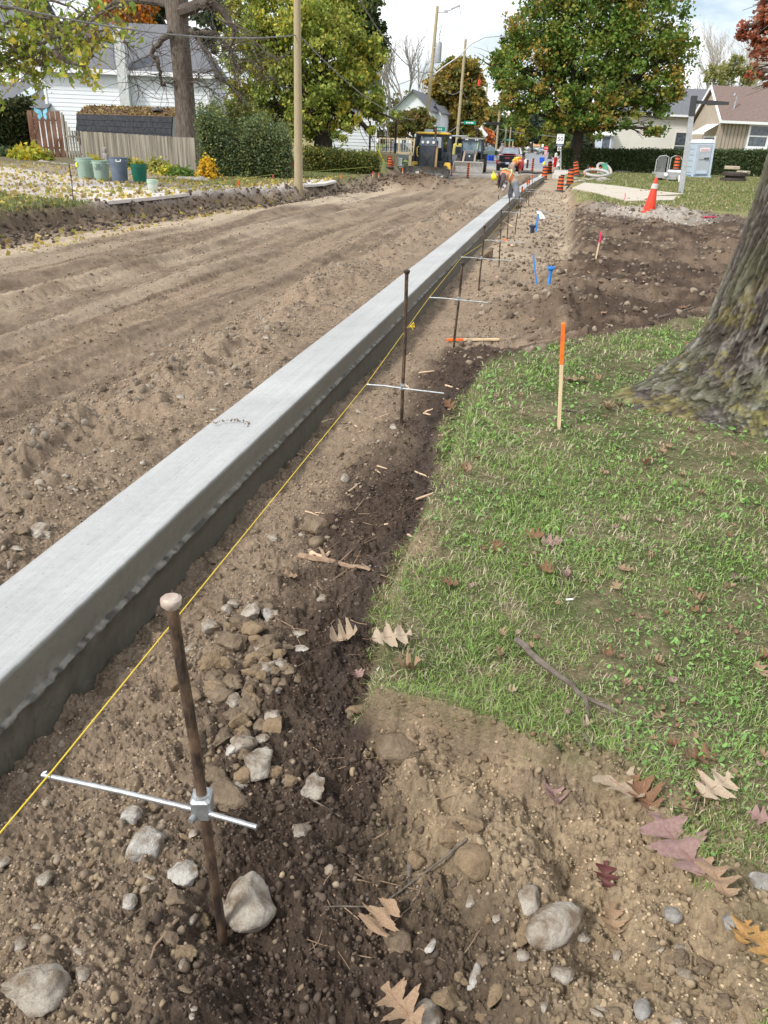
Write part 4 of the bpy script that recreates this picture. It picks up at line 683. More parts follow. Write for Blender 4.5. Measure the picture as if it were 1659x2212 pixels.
def limb(b,p,q,r0,r1,wig=.08,n=7,k=6):
    p=Vector(p);q=Vector(q); L=(q-p).length; pts=[]
    off=Vector((random.uniform(-1,1),random.uniform(-1,1),random.uniform(-.4,1)))*L*wig
    for i in range(k+1): t=i/k; pts.append(p.lerp(q,t)+off*math.sin(math.pi*t)+Vector((random.uniform(-1,1),random.uniform(-1,1),random.uniform(-1,1)))*L*.012)
    b.tube(pts,[r0+(r1-r0)*i/k for i in range(k+1)],n,jit=.06); return pts
def tree(name,label,base,tr,fork,blobs,ncl,nper,size,cols,seed,cat='tree',group=None,bark=None,flare=1.5,shell=.55,clr=.9,droop=0,branches=True,nbl=None):
    "blobs: (u,v,Y,rpx) crown masses read off the view, placed at real distances"
    random.seed(seed); r=np.random.default_rng(seed); base=Vector(base); fork=Vector(fork); t=thing(name,label,cat,base,group=group); B=[]
    for (u,v,Y,rp) in blobs: c=AT(u,v,Y); B.append((c,rp*Y/1900))
    b=MB(); o=-base
    pts=[base+o+Vector((0,0,-.4)),base+o+Vector((0,0,.05)),(base+o).lerp(fork+o,.12),(base+o).lerp(fork+o,.5)+Vector((tr*.15,0,0)),fork+o]
    b.tube(pts,[tr*flare*1.1,tr*flare,tr*1.12,tr*.95,tr*.8],14,jit=.10)
    tw=[]
    if branches:
        for (c,R) in B:
            p=limb(b,fork+o,c+o,tr*.48,tr*.14,.10,7)
            for k in range(4):
                q=c+Vector(r.normal(size=3).tolist())*R*.55; p2=limb(b,p[random.choice([2,3,4,6])],q+o,tr*.17,tr*.03,.12,5,5)
                for kk in range(2): limb(b,p2[random.choice([2,3,4])],q+o+Vector(r.normal(size=3).tolist())*R*.45,tr*.06,tr*.015,.12,4,4)
    b.build('trunk',bark or mbark,t,True)
    wts=np.array([R**2 for _,R in B]); wts=wts/wts.sum(); cen=[]; rr=[]
    for (c,R),wt in zip(B,wts):
        m=max(3,int(ncl*wt)); d=r.normal(size=(m,3)); d/=np.linalg.norm(d,axis=1)[:,None]; q=shell+(1-shell)*r.random(m)**.6; q=np.where(r.random(m)<.2,q*.5,q); q=q*(.88+.24*r.random(m)); cen.append(np.array(c+o)+d*(q*R)[:,None]*[1,1,.92]); rr+= [clr*R*(.17+.15*random.random()) for _ in range(m)]
    leaves(np.concatenate(cen),np.array(rr)+.08,nper,size,cols,seed,'crown',t,droop=droop)
    return t
GR=[(.055,.085,.020),(.075,.105,.022),(.11,.13,.028),(.15,.15,.03),(.20,.155,.035)]
# big round maple on the right behind the clipped hedge
b0=G(1238,372,.05); b0=Vector((AT(1238,372,70).x,70,.1))
tree('maple_tree','huge round green maple turning gold behind the clipped hedge',b0,.50,AT(1250,285,70)+Vector((0,0,.0)),
 [(1275,170,70,105),(1150,150,69,85),(1400,140,70,88),(1270,60,70,105),(1170,60,70,85),(1385,55,70,95),(1440,190,70,55),(1110,215,69,58),(1200,235,68,60),(1320,225,68,65),(1410,245,69,42),(1280,-30,70,80),(1195,-15,70,60),(1390,-25,70,70),(1460,110,70,45),(1090,110,70,42),(1075,150,70,32),(1150,275,68,26),(1290,265,67,34),(1405,275,68,20)],
 620,80,.24,[(.11,.19,.035),(.14,.23,.04),(.18,.26,.05),(.30,.31,.06),(.13,.21,.04),(.16,.25,.045),(.40,.27,.06)],31,bark=mbarkd,flare=1.15)
# left green street tree
b1=Vector((AT(695,350,50).x,50,.0))
tree('linden_tree','broad yellow-green tree with a dark straight trunk behind the low hedge',b1,.56,AT(697,225,50),
 [(690,210,50,80),(600,200,50,72),(780,215,50,60),(560,110,51,85),(680,90,50,95),(770,120,51,60),(620,20,51,80),(720,0,52,75),(520,220,50,42),(560,265,50,36),(820,240,50,36),(740,275,49,34),(650,265,49,40),(800,290,49,20),(530,30,52,55)],
 560,80,.20,[(.24,.31,.06),(.30,.36,.07),(.38,.40,.08),(.52,.44,.06),(.20,.27,.05),(.32,.33,.07)],32,bark=mbarkd,flare=1.1,droop=.6)
tree('green_tree','darker green tree top rising behind the yellow-green tree',Vector((AT(800,320,64).x,64,0)),.4,AT(800,180,64),[(790,100,64,45),(760,40,64,60),(800,60,64,30),(730,-20,64,50),(810,130,64,22)],260,80,.26,[(.06,.09,.03),(.085,.115,.035),(.05,.075,.025)],33,bark=mbarkd)
tree('pear_tree','small umbrella-shaped street tree left of the bulldozer cab',Vector((AT(889,362,62).x,62,0)),.13,AT(893,300,62),[(865,275,62,24),(890,262,62,28),(920,270,62,22),(905,250,62,20),(870,255,62,18),(930,280,62,12),(850,285,62,13)],200,70,.13,[(.15,.18,.05),(.20,.23,.06),(.27,.25,.07),(.28,.17,.06)],34,bark=mbarkd,flare=1.2)
tree('autumn_tree','gold and green tree rising behind the second and third utility poles',Vector((AT(978,335,100).x,100,0)),.5,AT(975,255,100),[(965,190,100,42),(1000,170,100,40),(950,230,100,34),(1010,225,100,38),(980,150,100,28),(1030,200,100,25),(940,265,100,22),(990,260,100,34),(1025,250,100,28)],420,70,.34,[(.20,.20,.05),(.32,.25,.05),(.44,.28,.06),(.15,.17,.05)],35,bark=mbarkd)
tree('orange_tree','bright orange maple crown above the white house roof',Vector((AT(262,270,75).x,75,0)),.4,AT(262,100,75),[(265,30,75,42),(300,15,75,34),(235,20,75,34),(270,-15,75,40),(310,45,75,22),(225,50,75,20)],260,80,.28,[(.62,.22,.02),(.72,.30,.03),(.52,.17,.02),(.70,.36,.05)],36)
tree('orange_shrub_tree','small coral-orange tree between the backhoe loader and the pickup',Vector((AT(1050,335,120).x,120,-.2)),.15,AT(1052,315,120),[(1045,300,120,12),(1058,296,120,13),(1052,285,120,9),(1064,305,120,8),(1042,312,120,8)],80,26,.24,[(.60,.20,.07),(.68,.28,.10),(.5,.18,.07)],37)
tree('green_tree','blue-green treetop behind the orange maple, right of the big bare trunk',Vector((AT(345,270,80).x,80,0)),.4,AT(340,100,80),[(335,40,80,32),(350,10,80,28),(330,75,80,20),(460,30,80,40),(440,90,80,30)],170,70,.3,[(.07,.10,.06),(.09,.12,.07),(.12,.14,.08)],38,group='trees behind the white house')
# end of the street
hz=[(1130,275,260,24,'d'),(1150,262,270,26,'d'),(1170,285,280,20,'d'),(1105,270,200,22,'y'),(1085,280,170,20,'g'),(1070,255,150,24,'g'),(1200,290,220,26,'g'),(1215,305,140,22,'g'),(1060,300,140,16,'d'),(1115,295,180,16,'y'),(1190,300,160,16,'y'),(1240,318,110,14,'y'),(1020,300,110,22,'y'),(955,320,95,18,'y'),(1190,265,240,22,'d'),(1300,320,105,18,'g'),(1265,300,100,24,'d')]
LBT={'d':'dark evergreen mass closing the far end of the street','g':'mid green tree lining the far street','y':'yellowing roadside tree along the far street'}
CT={'d':[(.05,.08,.05),(.07,.09,.055),(.08,.10,.06)],'g':[(.10,.15,.05),(.14,.19,.06),(.20,.21,.06)],'y':[(.26,.24,.05),(.35,.29,.05),(.20,.21,.05)]}
for i,(u,v,Y,rp,kd) in enumerate(hz):
    tree('far_tree',LBT[kd],Vector((AT(u,320,Y).x,Y,-.4)),.3,AT(u,v+rp*.9,Y),[(u,v,Y,rp),(u-rp*.6,v+rp*.5,Y,rp*.7),(u+rp*.6,v+rp*.5,Y,rp*.7)],46,60,.0045*Y if Y>100 else .4,CT[kd],60+i,group='%s trees at the end of the street'%{'d':'dark','g':'green','y':'yellow'}[kd],branches=False,bark=mbarkd)
# continuous far woodland behind everything
def backwood():
    r=np.random.default_rng(4); cen=[];rad=[]
    for k in range(900):
        a=math.radians(-62+r.random()*118); Rr=330+r.random()*60; x=-math.sin(a)*Rr; y=math.cos(a)*Rr; u=a
        h=10+6*vn(np.array([a*9]),np.array([1.]),2)[0]+r.random()*2; z=r.random()*h; cen.append((x,y,z)); rad.append(4.5)
    o=leaves(cen,rad,34,1.7,[(.10,.11,.05),(.14,.13,.05),(.20,.15,.06),(.07,.08,.05),(.16,.11,.06)],9,'far_woodland',None); tag(o,'hazy autumn woodland along the horizon','woodland',kind='stuff')
backwood()
def baretree(label,base,H,R,seed,m,depth=5,lean=(0,0),name='bare_tree',group=None,spread=.55):
    random.seed(seed); t=thing(name,label,'tree',base,group=group); b=MB()
    def grow(p,d,L,r,k):
        q=p+d*L; mid=p.lerp(q,.5)+Vector((random.uniform(-1,1),random.uniform(-1,1),0))*L*.07; b.tube([p,mid,q],[r,r*.85,r*.7],6 if k>3 else 4,caps=False)
        if k==0: return
        for i in range(3 if k>1 else 3):
            nd=(d+Vector((random.uniform(-1,1),random.uniform(-1,1),random.uniform(-.25,.6)))*spread).normalized(); grow(q if i<2 else mid,nd,L*random.uniform(.62,.85),r*.62,k-1)
    grow(Vector((0,0,-.2)),Vector((lean[0],lean[1],1)).normalized(),H*.28,R,depth); b.build('branches',m,t); return t
mbare=mat('grey_branch',(.22,.19,.18),(.30,.27,.25),20,.9); mbare2=mat('pale_branch',(.36,.33,.30),(.45,.42,.36),20,.9)
baretree('bare grey tree standing behind the far white gabled house',(AT(875,320,120).x,120,0),17,.28,3,mbare,6)
baretree('bare twiggy tree left of the far gabled house',(AT(838,320,130).x,130,0),15,.25,8,mbare,6)
for i,(u,Y,H) in enumerate([(1530,130,19),(1560,140,20),(1600,130,19),(1500,125,16),(1640,140,17)]): baretree('thin bare tree behind the right-hand houses',(AT(u,320,Y).x,Y,0),H,.22,20+i,mbare2,6,group='bare trees behind the right-hand houses')
tree('willow_tree','pale yellow-green tree behind the brown-roofed house',Vector((AT(1580,320,120).x,120,0)),.3,AT(1580,230,120),[(1560,165,120,26),(1600,160,120,24),(1580,140,120,20),(1530,160,120,16),(1625,165,120,18)],120,26,.30,[(.32,.33,.10),(.40,.38,.16),(.26,.28,.10)],71,bark=mbare2)
# red oak whose branches hang in at the top right
tree('red_oak_tree','russet oak branches hanging in at the upper right corner',Vector((13.5,26,0)),.35,Vector((13.3,26,5.5)),[(1640,20,25,26),(1620,60,25,24),(1650,100,25,26),(1635,150,25,18),(1660,170,25,22),(1660,50,25,40),(1700,100,25,60),(1720,20,25,70),(1600,75,25,8)],120,40,.10,[(.42,.13,.07),(.50,.20,.12),(.34,.11,.06),(.44,.24,.14)],72,clr=.55)
# maple leaning in from the left: trunk stands outside the view
bl=Vector((-19.6,18.5,0)); 
def leftmaple():
    t=thing('street_maple','maple with thinning green leaves reaching in from the left edge',  'tree',bl); b=MB(); o=-bl; random.seed(5); r=np.random.default_rng(5)
    fk=Vector((-19.2,18.8,3.4)); b.tube([Vector((0,0,-.3)),Vector((0,0,.1)),(fk+o)*.5,fk+o],[.5,.42,.33,.3],14); cen=[]
    PT=[[(-60,170),(0,130),(60,95),(130,60),(200,10),(240,-30)],[(-60,150),(10,122),(90,92),(170,60),(230,20),(300,5)],[(-60,170),(20,135),(110,110),(190,80),(240,55)],[(-80,90),(0,60),(60,20),(90,-30)],[(-60,140),(30,118),(130,115),(190,100),(235,70)],[(-60,60),(20,95),(80,130),(110,160)],[(-60,0),(30,20),(100,40),(150,50)],[(-60,-30),(50,-10),(140,10),(200,30)],[(-80,190),(-10,150),(50,150),(90,165)],[(120,112),(150,135),(190,140)],[(190,80),(200,110),(185,135)]]
    for i,p in enumerate(PT):
        Y=21.5+random.uniform(-1.2,1.6); q=[AT(u,v,Y+.25*j)+o for j,(u,v) in enumerate(p)]
        if p[0][0]<0: q=[fk+o]+q
        fine=[]
        for a,c in zip(q[:-1],q[1:]):
            for k in range(4): fine.append(a.lerp(c,k/4)+Vector((random.uniform(-.06,.06),random.uniform(-.06,.06),random.uniform(-.05,.05))))
        n=len(fine); b.tube(fine,[.075*(1-.85*j/n)+.006 for j in range(n)],6)
        for j in range(5,n):
            for s in range(3):
                d=Vector((random.uniform(-1,1),random.uniform(-1,1),random.uniform(-1.0,.6)))*random.uniform(.3,1.0); e=fine[j]+d; b.tube([fine[j],fine[j]+d*.5+Vector((0,0,.06)),e],[.014,.009,.004],4); 
                if random.random()<.28: cen+= [tuple(e),tuple(fine[j]+d*.6)]
    b.build('trunk',mbark,t,True); leaves(cen,.30,11,.155,[(.24,.33,.05),(.32,.38,.07),(.18,.26,.04),(.42,.42,.07),(.50,.40,.06)],6,'crown',t,droop=.7)
leftmaple()
# big bare-limbed tree beside the shed
def bigtree():
    Y=41; base=AT(405,331,Y); base=Vector((base.x,Y,.0)); t=thing('silver_maple','tall tree with ridged grey trunk and bare twisting limbs beside the shed','tree',base); o=-base; b=MB(); random.seed(9)
    tr=[(410,345),(405,300),(400,230),(395,160),(389,100),(383,40),(380,-10),(378,-60)]; rr=[30,26,23.5,22,22,24,27,24]; P=[AT(u,v,Y)+o for u,v in tr]; b.tube(P,[q*Y/1880 for q in rr],20,jit=.05); b.build('trunk',mbark,t,True)
    b=MB()
    L=[[(370,15),(330,5),(290,3),(250,6),(215,28),(190,50),(150,70)],[(392,25),(430,10),(462,8),(485,25),(500,55),(512,62)],[(372,70),(352,82),(340,98),(328,118),(342,130),(347,155),(349,185),(360,180),(376,176)],[(400,60),(420,72),(440,70),(462,68),(475,85),(500,110),(508,140)],[(400,55),(425,80),(450,115),(470,150),(490,180),(520,205)],[(508,62),(500,90),(500,120),(515,150)],[(470,40),(520,60),(560,100),(600,130)],[(480,100),(520,110),(570,150),(600,185)],[(470,150),(430,160),(420,175)],[(440,10),(470,-20),(500,-40)],[(300,3),(270,-20)],[(215,28),(240,60),(262,80),(275,100),(285,150),(300,195)],[(415,175),(440,185),(460,200)]]
    for i,p in enumerate(L):
        q=[AT(u,v,Y-.3*i%2)+o for u,v in p]; fine=[]
        for a,c in zip(q[:-1],q[1:]):
            for k in range(3): fine.append(a.lerp(c,k/3)+Vector((random.uniform(-.06,.06),random.uniform(-.1,.1),random.uniform(-.06,.06))))
        fine.append(q[-1]); n=len(fine); r0=[.17,.30,.15,.13,.11,.10,.05,.05,.04,.1,.08,.035,.04][i]; b.tube(fine,[r0*(1-.75*j/n) for j in range(n)],8,jit=.1)
        for j in range(3,n):
            for s in range(2 if i<3 else 4):
                p0=fine[j]; d=Vector((random.uniform(-1,1),random.uniform(-1,1),random.uniform(-1,.5))).normalized()
                for k in range(4):
                    e=p0+d*random.uniform(.25,.6); b.tube([p0,e],[.018-.003*k,.015-.003*k],4,caps=False); p0=e; d=(d+Vector((random.uniform(-.6,.6),random.uniform(-.6,.6),random.uniform(-.5,.3)))).normalized()
    b.build('limbs',mat('limb_bark',(.06,.048,.038),(.14,.115,.095),14,.95,bump=.8,bsc=16),t,True)
bigtree()
# near oak at the right edge
def oak():
    c=Vector((1.62,6.05,0)); t=thing('oak_tree','massive mossy oak trunk with flaring roots at the right edge','tree',c); na,nz=620,560; a=np.linspace(0,2*np.pi,na,endpoint=False); zz=np.linspace(0,1,nz)**1.5*6.5-.12; A,Z=np.meshgrid(a,zz)
    Zc=np.clip(Z,0,9); r=.44+.08*np.exp(-Zc/1.2)+.24*np.exp(-Zc/.30)+.0*A; 
    lob=.5+.5*np.cos(A*5+1.0)+.4*np.cos(A*3+.4); r=r+.15*lob*np.exp(-Zc/.26)+.03*lob*np.exp(-Zc/1.3)
    r=r+.26*np.exp(-((np.angle(np.exp(1j*(A-math.radians(193))))/.36)**2))*np.exp(-Zc/.17)+.16*np.exp(-((np.angle(np.exp(1j*(A-math.radians(238))))/.34)**2))*np.exp(-Zc/.15)
    XX=(np.cos(A)*r).ravel(); YY=(np.sin(A)*r).ravel(); dr=np.gradient(r,axis=0); dz=np.gradient(Z,axis=0); SS=np.cumsum(np.hypot(dr,dz),axis=0).ravel(); rr_=r.ravel(); fd=np.clip((rr_-.45)*3,0,1); XX=XX*(1-.0*fd); wq=fbm3(XX*4,YY*4,SS*3,3)
    f=1-2.6*np.abs(fbm3(XX*15+wq*1.2,YY*15-wq*1.2,SS*1.7+wq*1.2,4,.55)); rid=np.clip(f,0,1)**3.2
    f2=1-2.3*np.abs(fbm3(XX*34+9,YY*34,SS*6,3)); rid2=np.clip(f2,0,1)**4
    rid=rid.reshape(A.shape); rid2=rid2.reshape(A.shape); fine=fbm3(XX*50,YY*50,SS*40,3).reshape(A.shape); fl=np.exp(-Zc/.2)*.3
    big=fbm3(XX*3,YY*3,SS*1.5,4).reshape(A.shape); r=r-(.040*rid+.014*rid2)*(1-fl)+.016*fine+.035*big
    lx=.10*Z**1.0*.9+.0; X3=np.cos(A)*r+lx; Y3=np.sin(A)*r; V=np.stack([X3,Y3,Z],-1).reshape(-1,3)
    i=(np.arange(nz-1)[:,None]*na+np.arange(na)[None,:]); j=(np.arange(nz-1)[:,None]*na+(np.arange(na)[None,:]+1)%na); F=np.stack([i,j,j+na,i+na],-1).reshape(-1,4)
    n=fbm3(XX*4,YY*4,SS*3,5).reshape(A.shape); ms=sst(-.06,.14,n)*sst(3.2,.9,Z); li=sst(.06,.16,fbm3(XX*5+3,YY*5,SS*5,3).reshape(A.shape)+.35*fbm3(XX*40,YY*40,SS*40,3).reshape(A.shape))*sst(1.3,.35,Z)*sst(-.3,.3,np.cos(A-math.radians(235))-.2)
    c0=np.array([.175,.16,.14]); c1=np.array([.045,.036,.030]); cm=np.array([.125,.125,.07]); cy=np.array([.30,.255,.06]); col=c0+(c1-c0)*np.clip(rid*1.1+rid2*.7,0,1)[...,None]; col=col*(1+fine*1.6)[...,None]; col=col*(1-.6*ms[...,None])+cm*(1-.7*rid[...,None])*.6*ms[...,None]; li=li*(1-rid*.8); col=col*(1-.5*li[...,None])+cy*.5*li[...,None]
    wh=(sst(.10,.16,fbm3(XX*26,YY*26,SS*22,4).reshape(A.shape))*sst(-.05,.15,big)*(1-rid))[...,None]*.55; col=col*(1-wh)+np.array([.38,.38,.35])*wh
    npmesh('trunk',V,F,vmat('oak_bark',rough=.95,bump=.6,bsc=45,bdist=.008,var=.3,vsc=50),t,col=np.clip(col,.02,.8).reshape(-1,3),smooth=True)
    b=MB(); top=Vector((.6,0,6.2)); random.seed(3)
    for q in [(1.5,-.6,9),(3,2,9),(-.8,2.4,10.5),(1,4.5,9),(3.5,-1.5,9)]: limb(b,top,q,.2,.05,.1,8)
    b.build('limbs',mbark,t,True); r=np.random.default_rng(3); cen=np.array([1.6,1.2,10.5])+r.normal(size=(160,3))*[2.2,2.0,1.2]; leaves(cen,.6,22,.13,[(.34,.10,.04),(.3,.16,.08),(.25,.2,.05)],3,'crown',t)
oak()
# hedges
def hedge(name,label,A,Bq,h0,h1,w,cols,n,size,seed,cat='hedge',rag=.08,top=None,stems=True,vary=.1):
    A=Vector(A);Bq=Vector(Bq); t=thing(name,label,cat,A); r=np.random.default_rng(seed); d=Bq-A; L=d.length; dn=d.normalized(); pn=Vector((-dn.y,dn.x,0)); s=r.random(n)*L; H=h0+(h1-h0)*s/L; H=H*(1+vary*fbm(s*1.2,s*0+seed,3,1)*2)
    face=r.random(n); z=np.where(face<.3,H+r.normal(size=n)*rag,r.random(n)**.9*H); o=np.where(face<.3,(r.random(n)-.5)*w,np.where(face<.75,-w/2*(.85+.3*r.random(n)),w/2*(r.random(n)*2-1))); o=o*np.where(z>H*.8,.9,1)
    P=np.outer(s,np.array(dn))+np.outer(o,np.array(pn))+np.outer(z,[0,0,1]); P[:,2]+=np.array(d.z*s/L)*0
    leaves(P,size*2.2,7,size,cols,seed,'foliage',t)
    b=MB()
    for i in range(int(L/.5)):
        x=(i+.5)*.5; b.tube([dn*x+Vector((0,0,-.1)),dn*x+pn*random.uniform(-.1,.1)+Vector((random.uniform(-.1,.1),0,h0*.5)),dn*x+pn*random.uniform(-.25,.25)*w+Vector((random.uniform(-.2,.2),0,h0*.92))],[.03,.02,.01],5)
    b.build('stems',mbarkd,t)
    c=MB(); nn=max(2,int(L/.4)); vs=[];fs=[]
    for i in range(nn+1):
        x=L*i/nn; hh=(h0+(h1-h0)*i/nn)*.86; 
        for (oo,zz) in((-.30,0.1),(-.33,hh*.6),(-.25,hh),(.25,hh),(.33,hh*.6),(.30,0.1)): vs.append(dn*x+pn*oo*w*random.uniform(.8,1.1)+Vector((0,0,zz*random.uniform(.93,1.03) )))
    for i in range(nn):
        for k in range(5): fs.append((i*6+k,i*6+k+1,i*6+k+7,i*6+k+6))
    fs+=[tuple(range(6)),tuple(range(nn*6,nn*6+6))]; c.add(vs,fs); c.build('inner_core',mat('hedge_inside',(.02,.028,.012),(.05,.055,.025),7,.95),t)  # solid dark hull filling the hedge behind its leaves
    return t
hg=[(.055,.095,.035),(.08,.12,.045),(.11,.15,.055),(.15,.18,.08)]
hA=Vector((AT(1209,372,70).x,70,.0)); hB=Vector((AT(1655,380,72).x,72,.12))
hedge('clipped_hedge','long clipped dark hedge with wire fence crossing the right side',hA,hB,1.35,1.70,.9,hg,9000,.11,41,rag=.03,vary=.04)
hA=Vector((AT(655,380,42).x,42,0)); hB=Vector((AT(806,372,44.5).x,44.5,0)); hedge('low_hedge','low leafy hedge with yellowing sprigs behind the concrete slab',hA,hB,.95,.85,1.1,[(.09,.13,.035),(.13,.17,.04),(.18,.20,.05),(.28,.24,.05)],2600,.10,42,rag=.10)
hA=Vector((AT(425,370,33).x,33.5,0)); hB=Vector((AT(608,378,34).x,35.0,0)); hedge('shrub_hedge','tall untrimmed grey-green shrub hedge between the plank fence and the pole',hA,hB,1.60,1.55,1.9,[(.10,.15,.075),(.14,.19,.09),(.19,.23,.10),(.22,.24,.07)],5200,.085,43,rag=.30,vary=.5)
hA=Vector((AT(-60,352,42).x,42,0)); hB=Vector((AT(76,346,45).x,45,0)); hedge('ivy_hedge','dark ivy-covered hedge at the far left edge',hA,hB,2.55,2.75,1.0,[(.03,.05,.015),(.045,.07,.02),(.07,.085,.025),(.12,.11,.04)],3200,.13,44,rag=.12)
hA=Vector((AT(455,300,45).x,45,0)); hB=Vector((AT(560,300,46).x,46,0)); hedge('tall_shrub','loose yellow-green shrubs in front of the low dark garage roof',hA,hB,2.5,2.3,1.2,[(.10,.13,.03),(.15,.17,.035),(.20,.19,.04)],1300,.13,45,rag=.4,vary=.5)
def bush(name,label,p,rx,rz,cols,n,size,seed,cat='shrub',group=None,leafy=7,droop=0):
    t=thing(name,label,cat,p,group=group); r=np.random.default_rng(seed); d=r.normal(size=(n,3)); d/=np.linalg.norm(d,axis=1)[:,None]; d[:,2]=np.abs(d[:,2]); P=d*np.array([rx,rx*.8,rz])*(.45+.6*r.random((n,1))); leaves(P,size*1.6,leafy,size,cols,seed,'foliage',t,droop=droop)
    b=MB()
    for i in range(7): b.tube([(0,0,-.05),(random.uniform(-.4,.4)*rx,random.uniform(-.3,.3)*rx,rz*.4),(random.uniform(-.8,.8)*rx,random.uniform(-.6,.6)*rx,rz*.8)],[.02,.014,.006],5)
    b.build('stems',mbarkd,t); return t
yl=[(.42,.42,.05),(.55,.42,.04),(.30,.36,.05)]
for (u,v,Y,rx,rz,cc,sz,nm,lb) in [(62,362,40,.9,.5,yl,.26,'hosta_plant','large-leaved yellow-green plant below the butterfly gate'),(85,368,38.5,.7,.45,yl,.24,'hosta_plant','yellowing hosta beside the stone border'),(15,350,41,1.0,.6,hg,.14,'garden_shrub','dark green perennial clump at the far left'),(345,376,33,.75,.55,[(.45,.42,.10),(.38,.36,.10),(.25,.27,.06)],.15,'garden_shrub','yellowing perennial clump against the fence behind the white bucket'),(372,388,32,.5,.35,yl,.14,'garden_shrub','low yellow-green tuft left of the shrub hedge'),(395,392,31.5,.6,.3,[(.12,.20,.04),(.16,.25,.05)],.12,'garden_shrub','bright green low plant near the rock pile'),(448,374,30.5,.42,.85,[(.72,.42,.02),(.80,.55,.05),(.6,.38,.03)],.09,'golden_shrub','small upright golden-yellow shrub in front of the grey-green hedge'),(135,345,44,.6,.35,hg,.12,'garden_shrub','small green plant behind the garden statue'),(205,345,36,.5,.5,yl,.1,'garden_shrub','yellow plant rising behind the green bins'),(270,368,35,.5,.5,[(.3,.3,.06),(.2,.25,.05)],.1,'garden_shrub','sprawling plant between the grey and dark green bins'),(640,372,46,.8,.5,hg,.1,'garden_shrub','bush behind the wooden utility pole'),(725,320,53,1.2,.7,[(.10,.16,.04),(.14,.19,.05)],.12,'garden_shrub','young green bush against the low white house'),(560,384,35,.6,.35,hg,.09,'garden_shrub','weedy growth at the foot of the shrub hedge'),(1010,340,85,1.0,.9,hg,.15,'garden_shrub','dark shrub behind the backhoe loader')]:
    p=AT(u,v,Y); bush(nm,lb,Vector((p.x,Y,.02)),rx,rz,cc,150,sz,int(u+v),cat='plant',leafy=5)
# fallen yellow leaves on the left yard
def litter():
    r=np.random.default_rng(8); n=6500; y=9+r.random(n)**1.1*26; x=-10.7-r.random(n)**1.2*17; k=(x<BLf(y)-.1)&(vn(x*.5,y*.5,2)>.10+.25*(x<-20)); x,y=x[k],y[k]; n2=500; x=np.concatenate([x,-10.9+r.random(n2)*1.4]); y=np.concatenate([y,10+r.random(n2)*28]); z=np.maximum(hgt(x,y)+.02,np.where((y>17)&(x<BLf(y)),.055,-9))+.03*r.random(len(x))
    o=leaves(np.stack([x,y,z],1),.02,1,.115,[(.48,.38,.08),(.52,.43,.13),(.34,.34,.08),(.38,.28,.11),(.50,.40,.16),(.30,.21,.10)],8,'fallen_leaves',None,squash=.2); tag(o,'yellow maple leaves covering the left yard and drive','fallen leaves',kind='stuff')
    n=2600; y=27+r.random(n)*38; x=1+r.random(n)*16; k=(x>edge(y))&(~inpoly(x,y,WALK)|(r.random(n)<.08)); x,y=x[k],y[k]; z=hgt(x,y)+.03; o=leaves(np.stack([x,y,z],1),.02,1,.10,[(.50,.42,.28),(.55,.47,.34),(.40,.30,.18)],18,'leaf_litter',None,squash=.2); tag(o,'pale dry leaves strewn over the right lawn','fallen leaves',kind='stuff')
litter()
# rough grass: far right lawn and the left verge
def roughgrass():
    r=np.random.default_rng(77); n=90000; y=7+r.random(n)**1.3*60; x=1+r.random(n)*16; E=edge(y); A1=np.stack([x,y],1)[((x>E)&(y>27.5)|(x>E+.1)&(x>5.9))&~inpoly(x,y,WALK)]
    n=60000; y=9+r.random(n)**1.2*20; x=-11-r.random(n)**1.3*10; d=18.4-(x+11)*.35; A2=np.stack([x,y],1)[(y<d)&(x<BLf(y)-.2)]
    n=30000; y=28+r.random(n)*32; x=-10.9-r.random(n)*4; A3=np.stack([x,y],1)
    P=np.concatenate([A1,A2,A3]); c=[]; x,y=P.T; z=hgt(x,y); n=len(x); dist=np.hypot(x,y); h=.05+.05*r.random(n); w=.0016*dist**.8; a=r.random(n)*6.28; dx,dy=np.cos(a)*w,np.sin(a)*w; lx,ly=r.normal(size=(2,n))*.03
    V=np.zeros((n,3,3)); V[:,0]=np.stack([x-dx,y-dy,z-.01],1); V[:,1]=np.stack([x+dx,y+dy,z-.01],1); V[:,2]=np.stack([x+lx,y+ly,z+h],1); t=r.random((n,1)); col=np.array([.11,.17,.045])*(1-t)+np.array([.24,.26,.09])*t; dd=(r.random(n)<.25)[:,None]; col=np.where(dd,[.38,.33,.19],col)
    o=npmesh('rough_grass',V.reshape(-1,3),np.arange(n*3).reshape(-1,3),vmat('grass_blade'),col=np.repeat(col,3,0)); tag(o,'sparse grass of the yards along both sides of the street','grass',kind='stuff')
roughgrass()
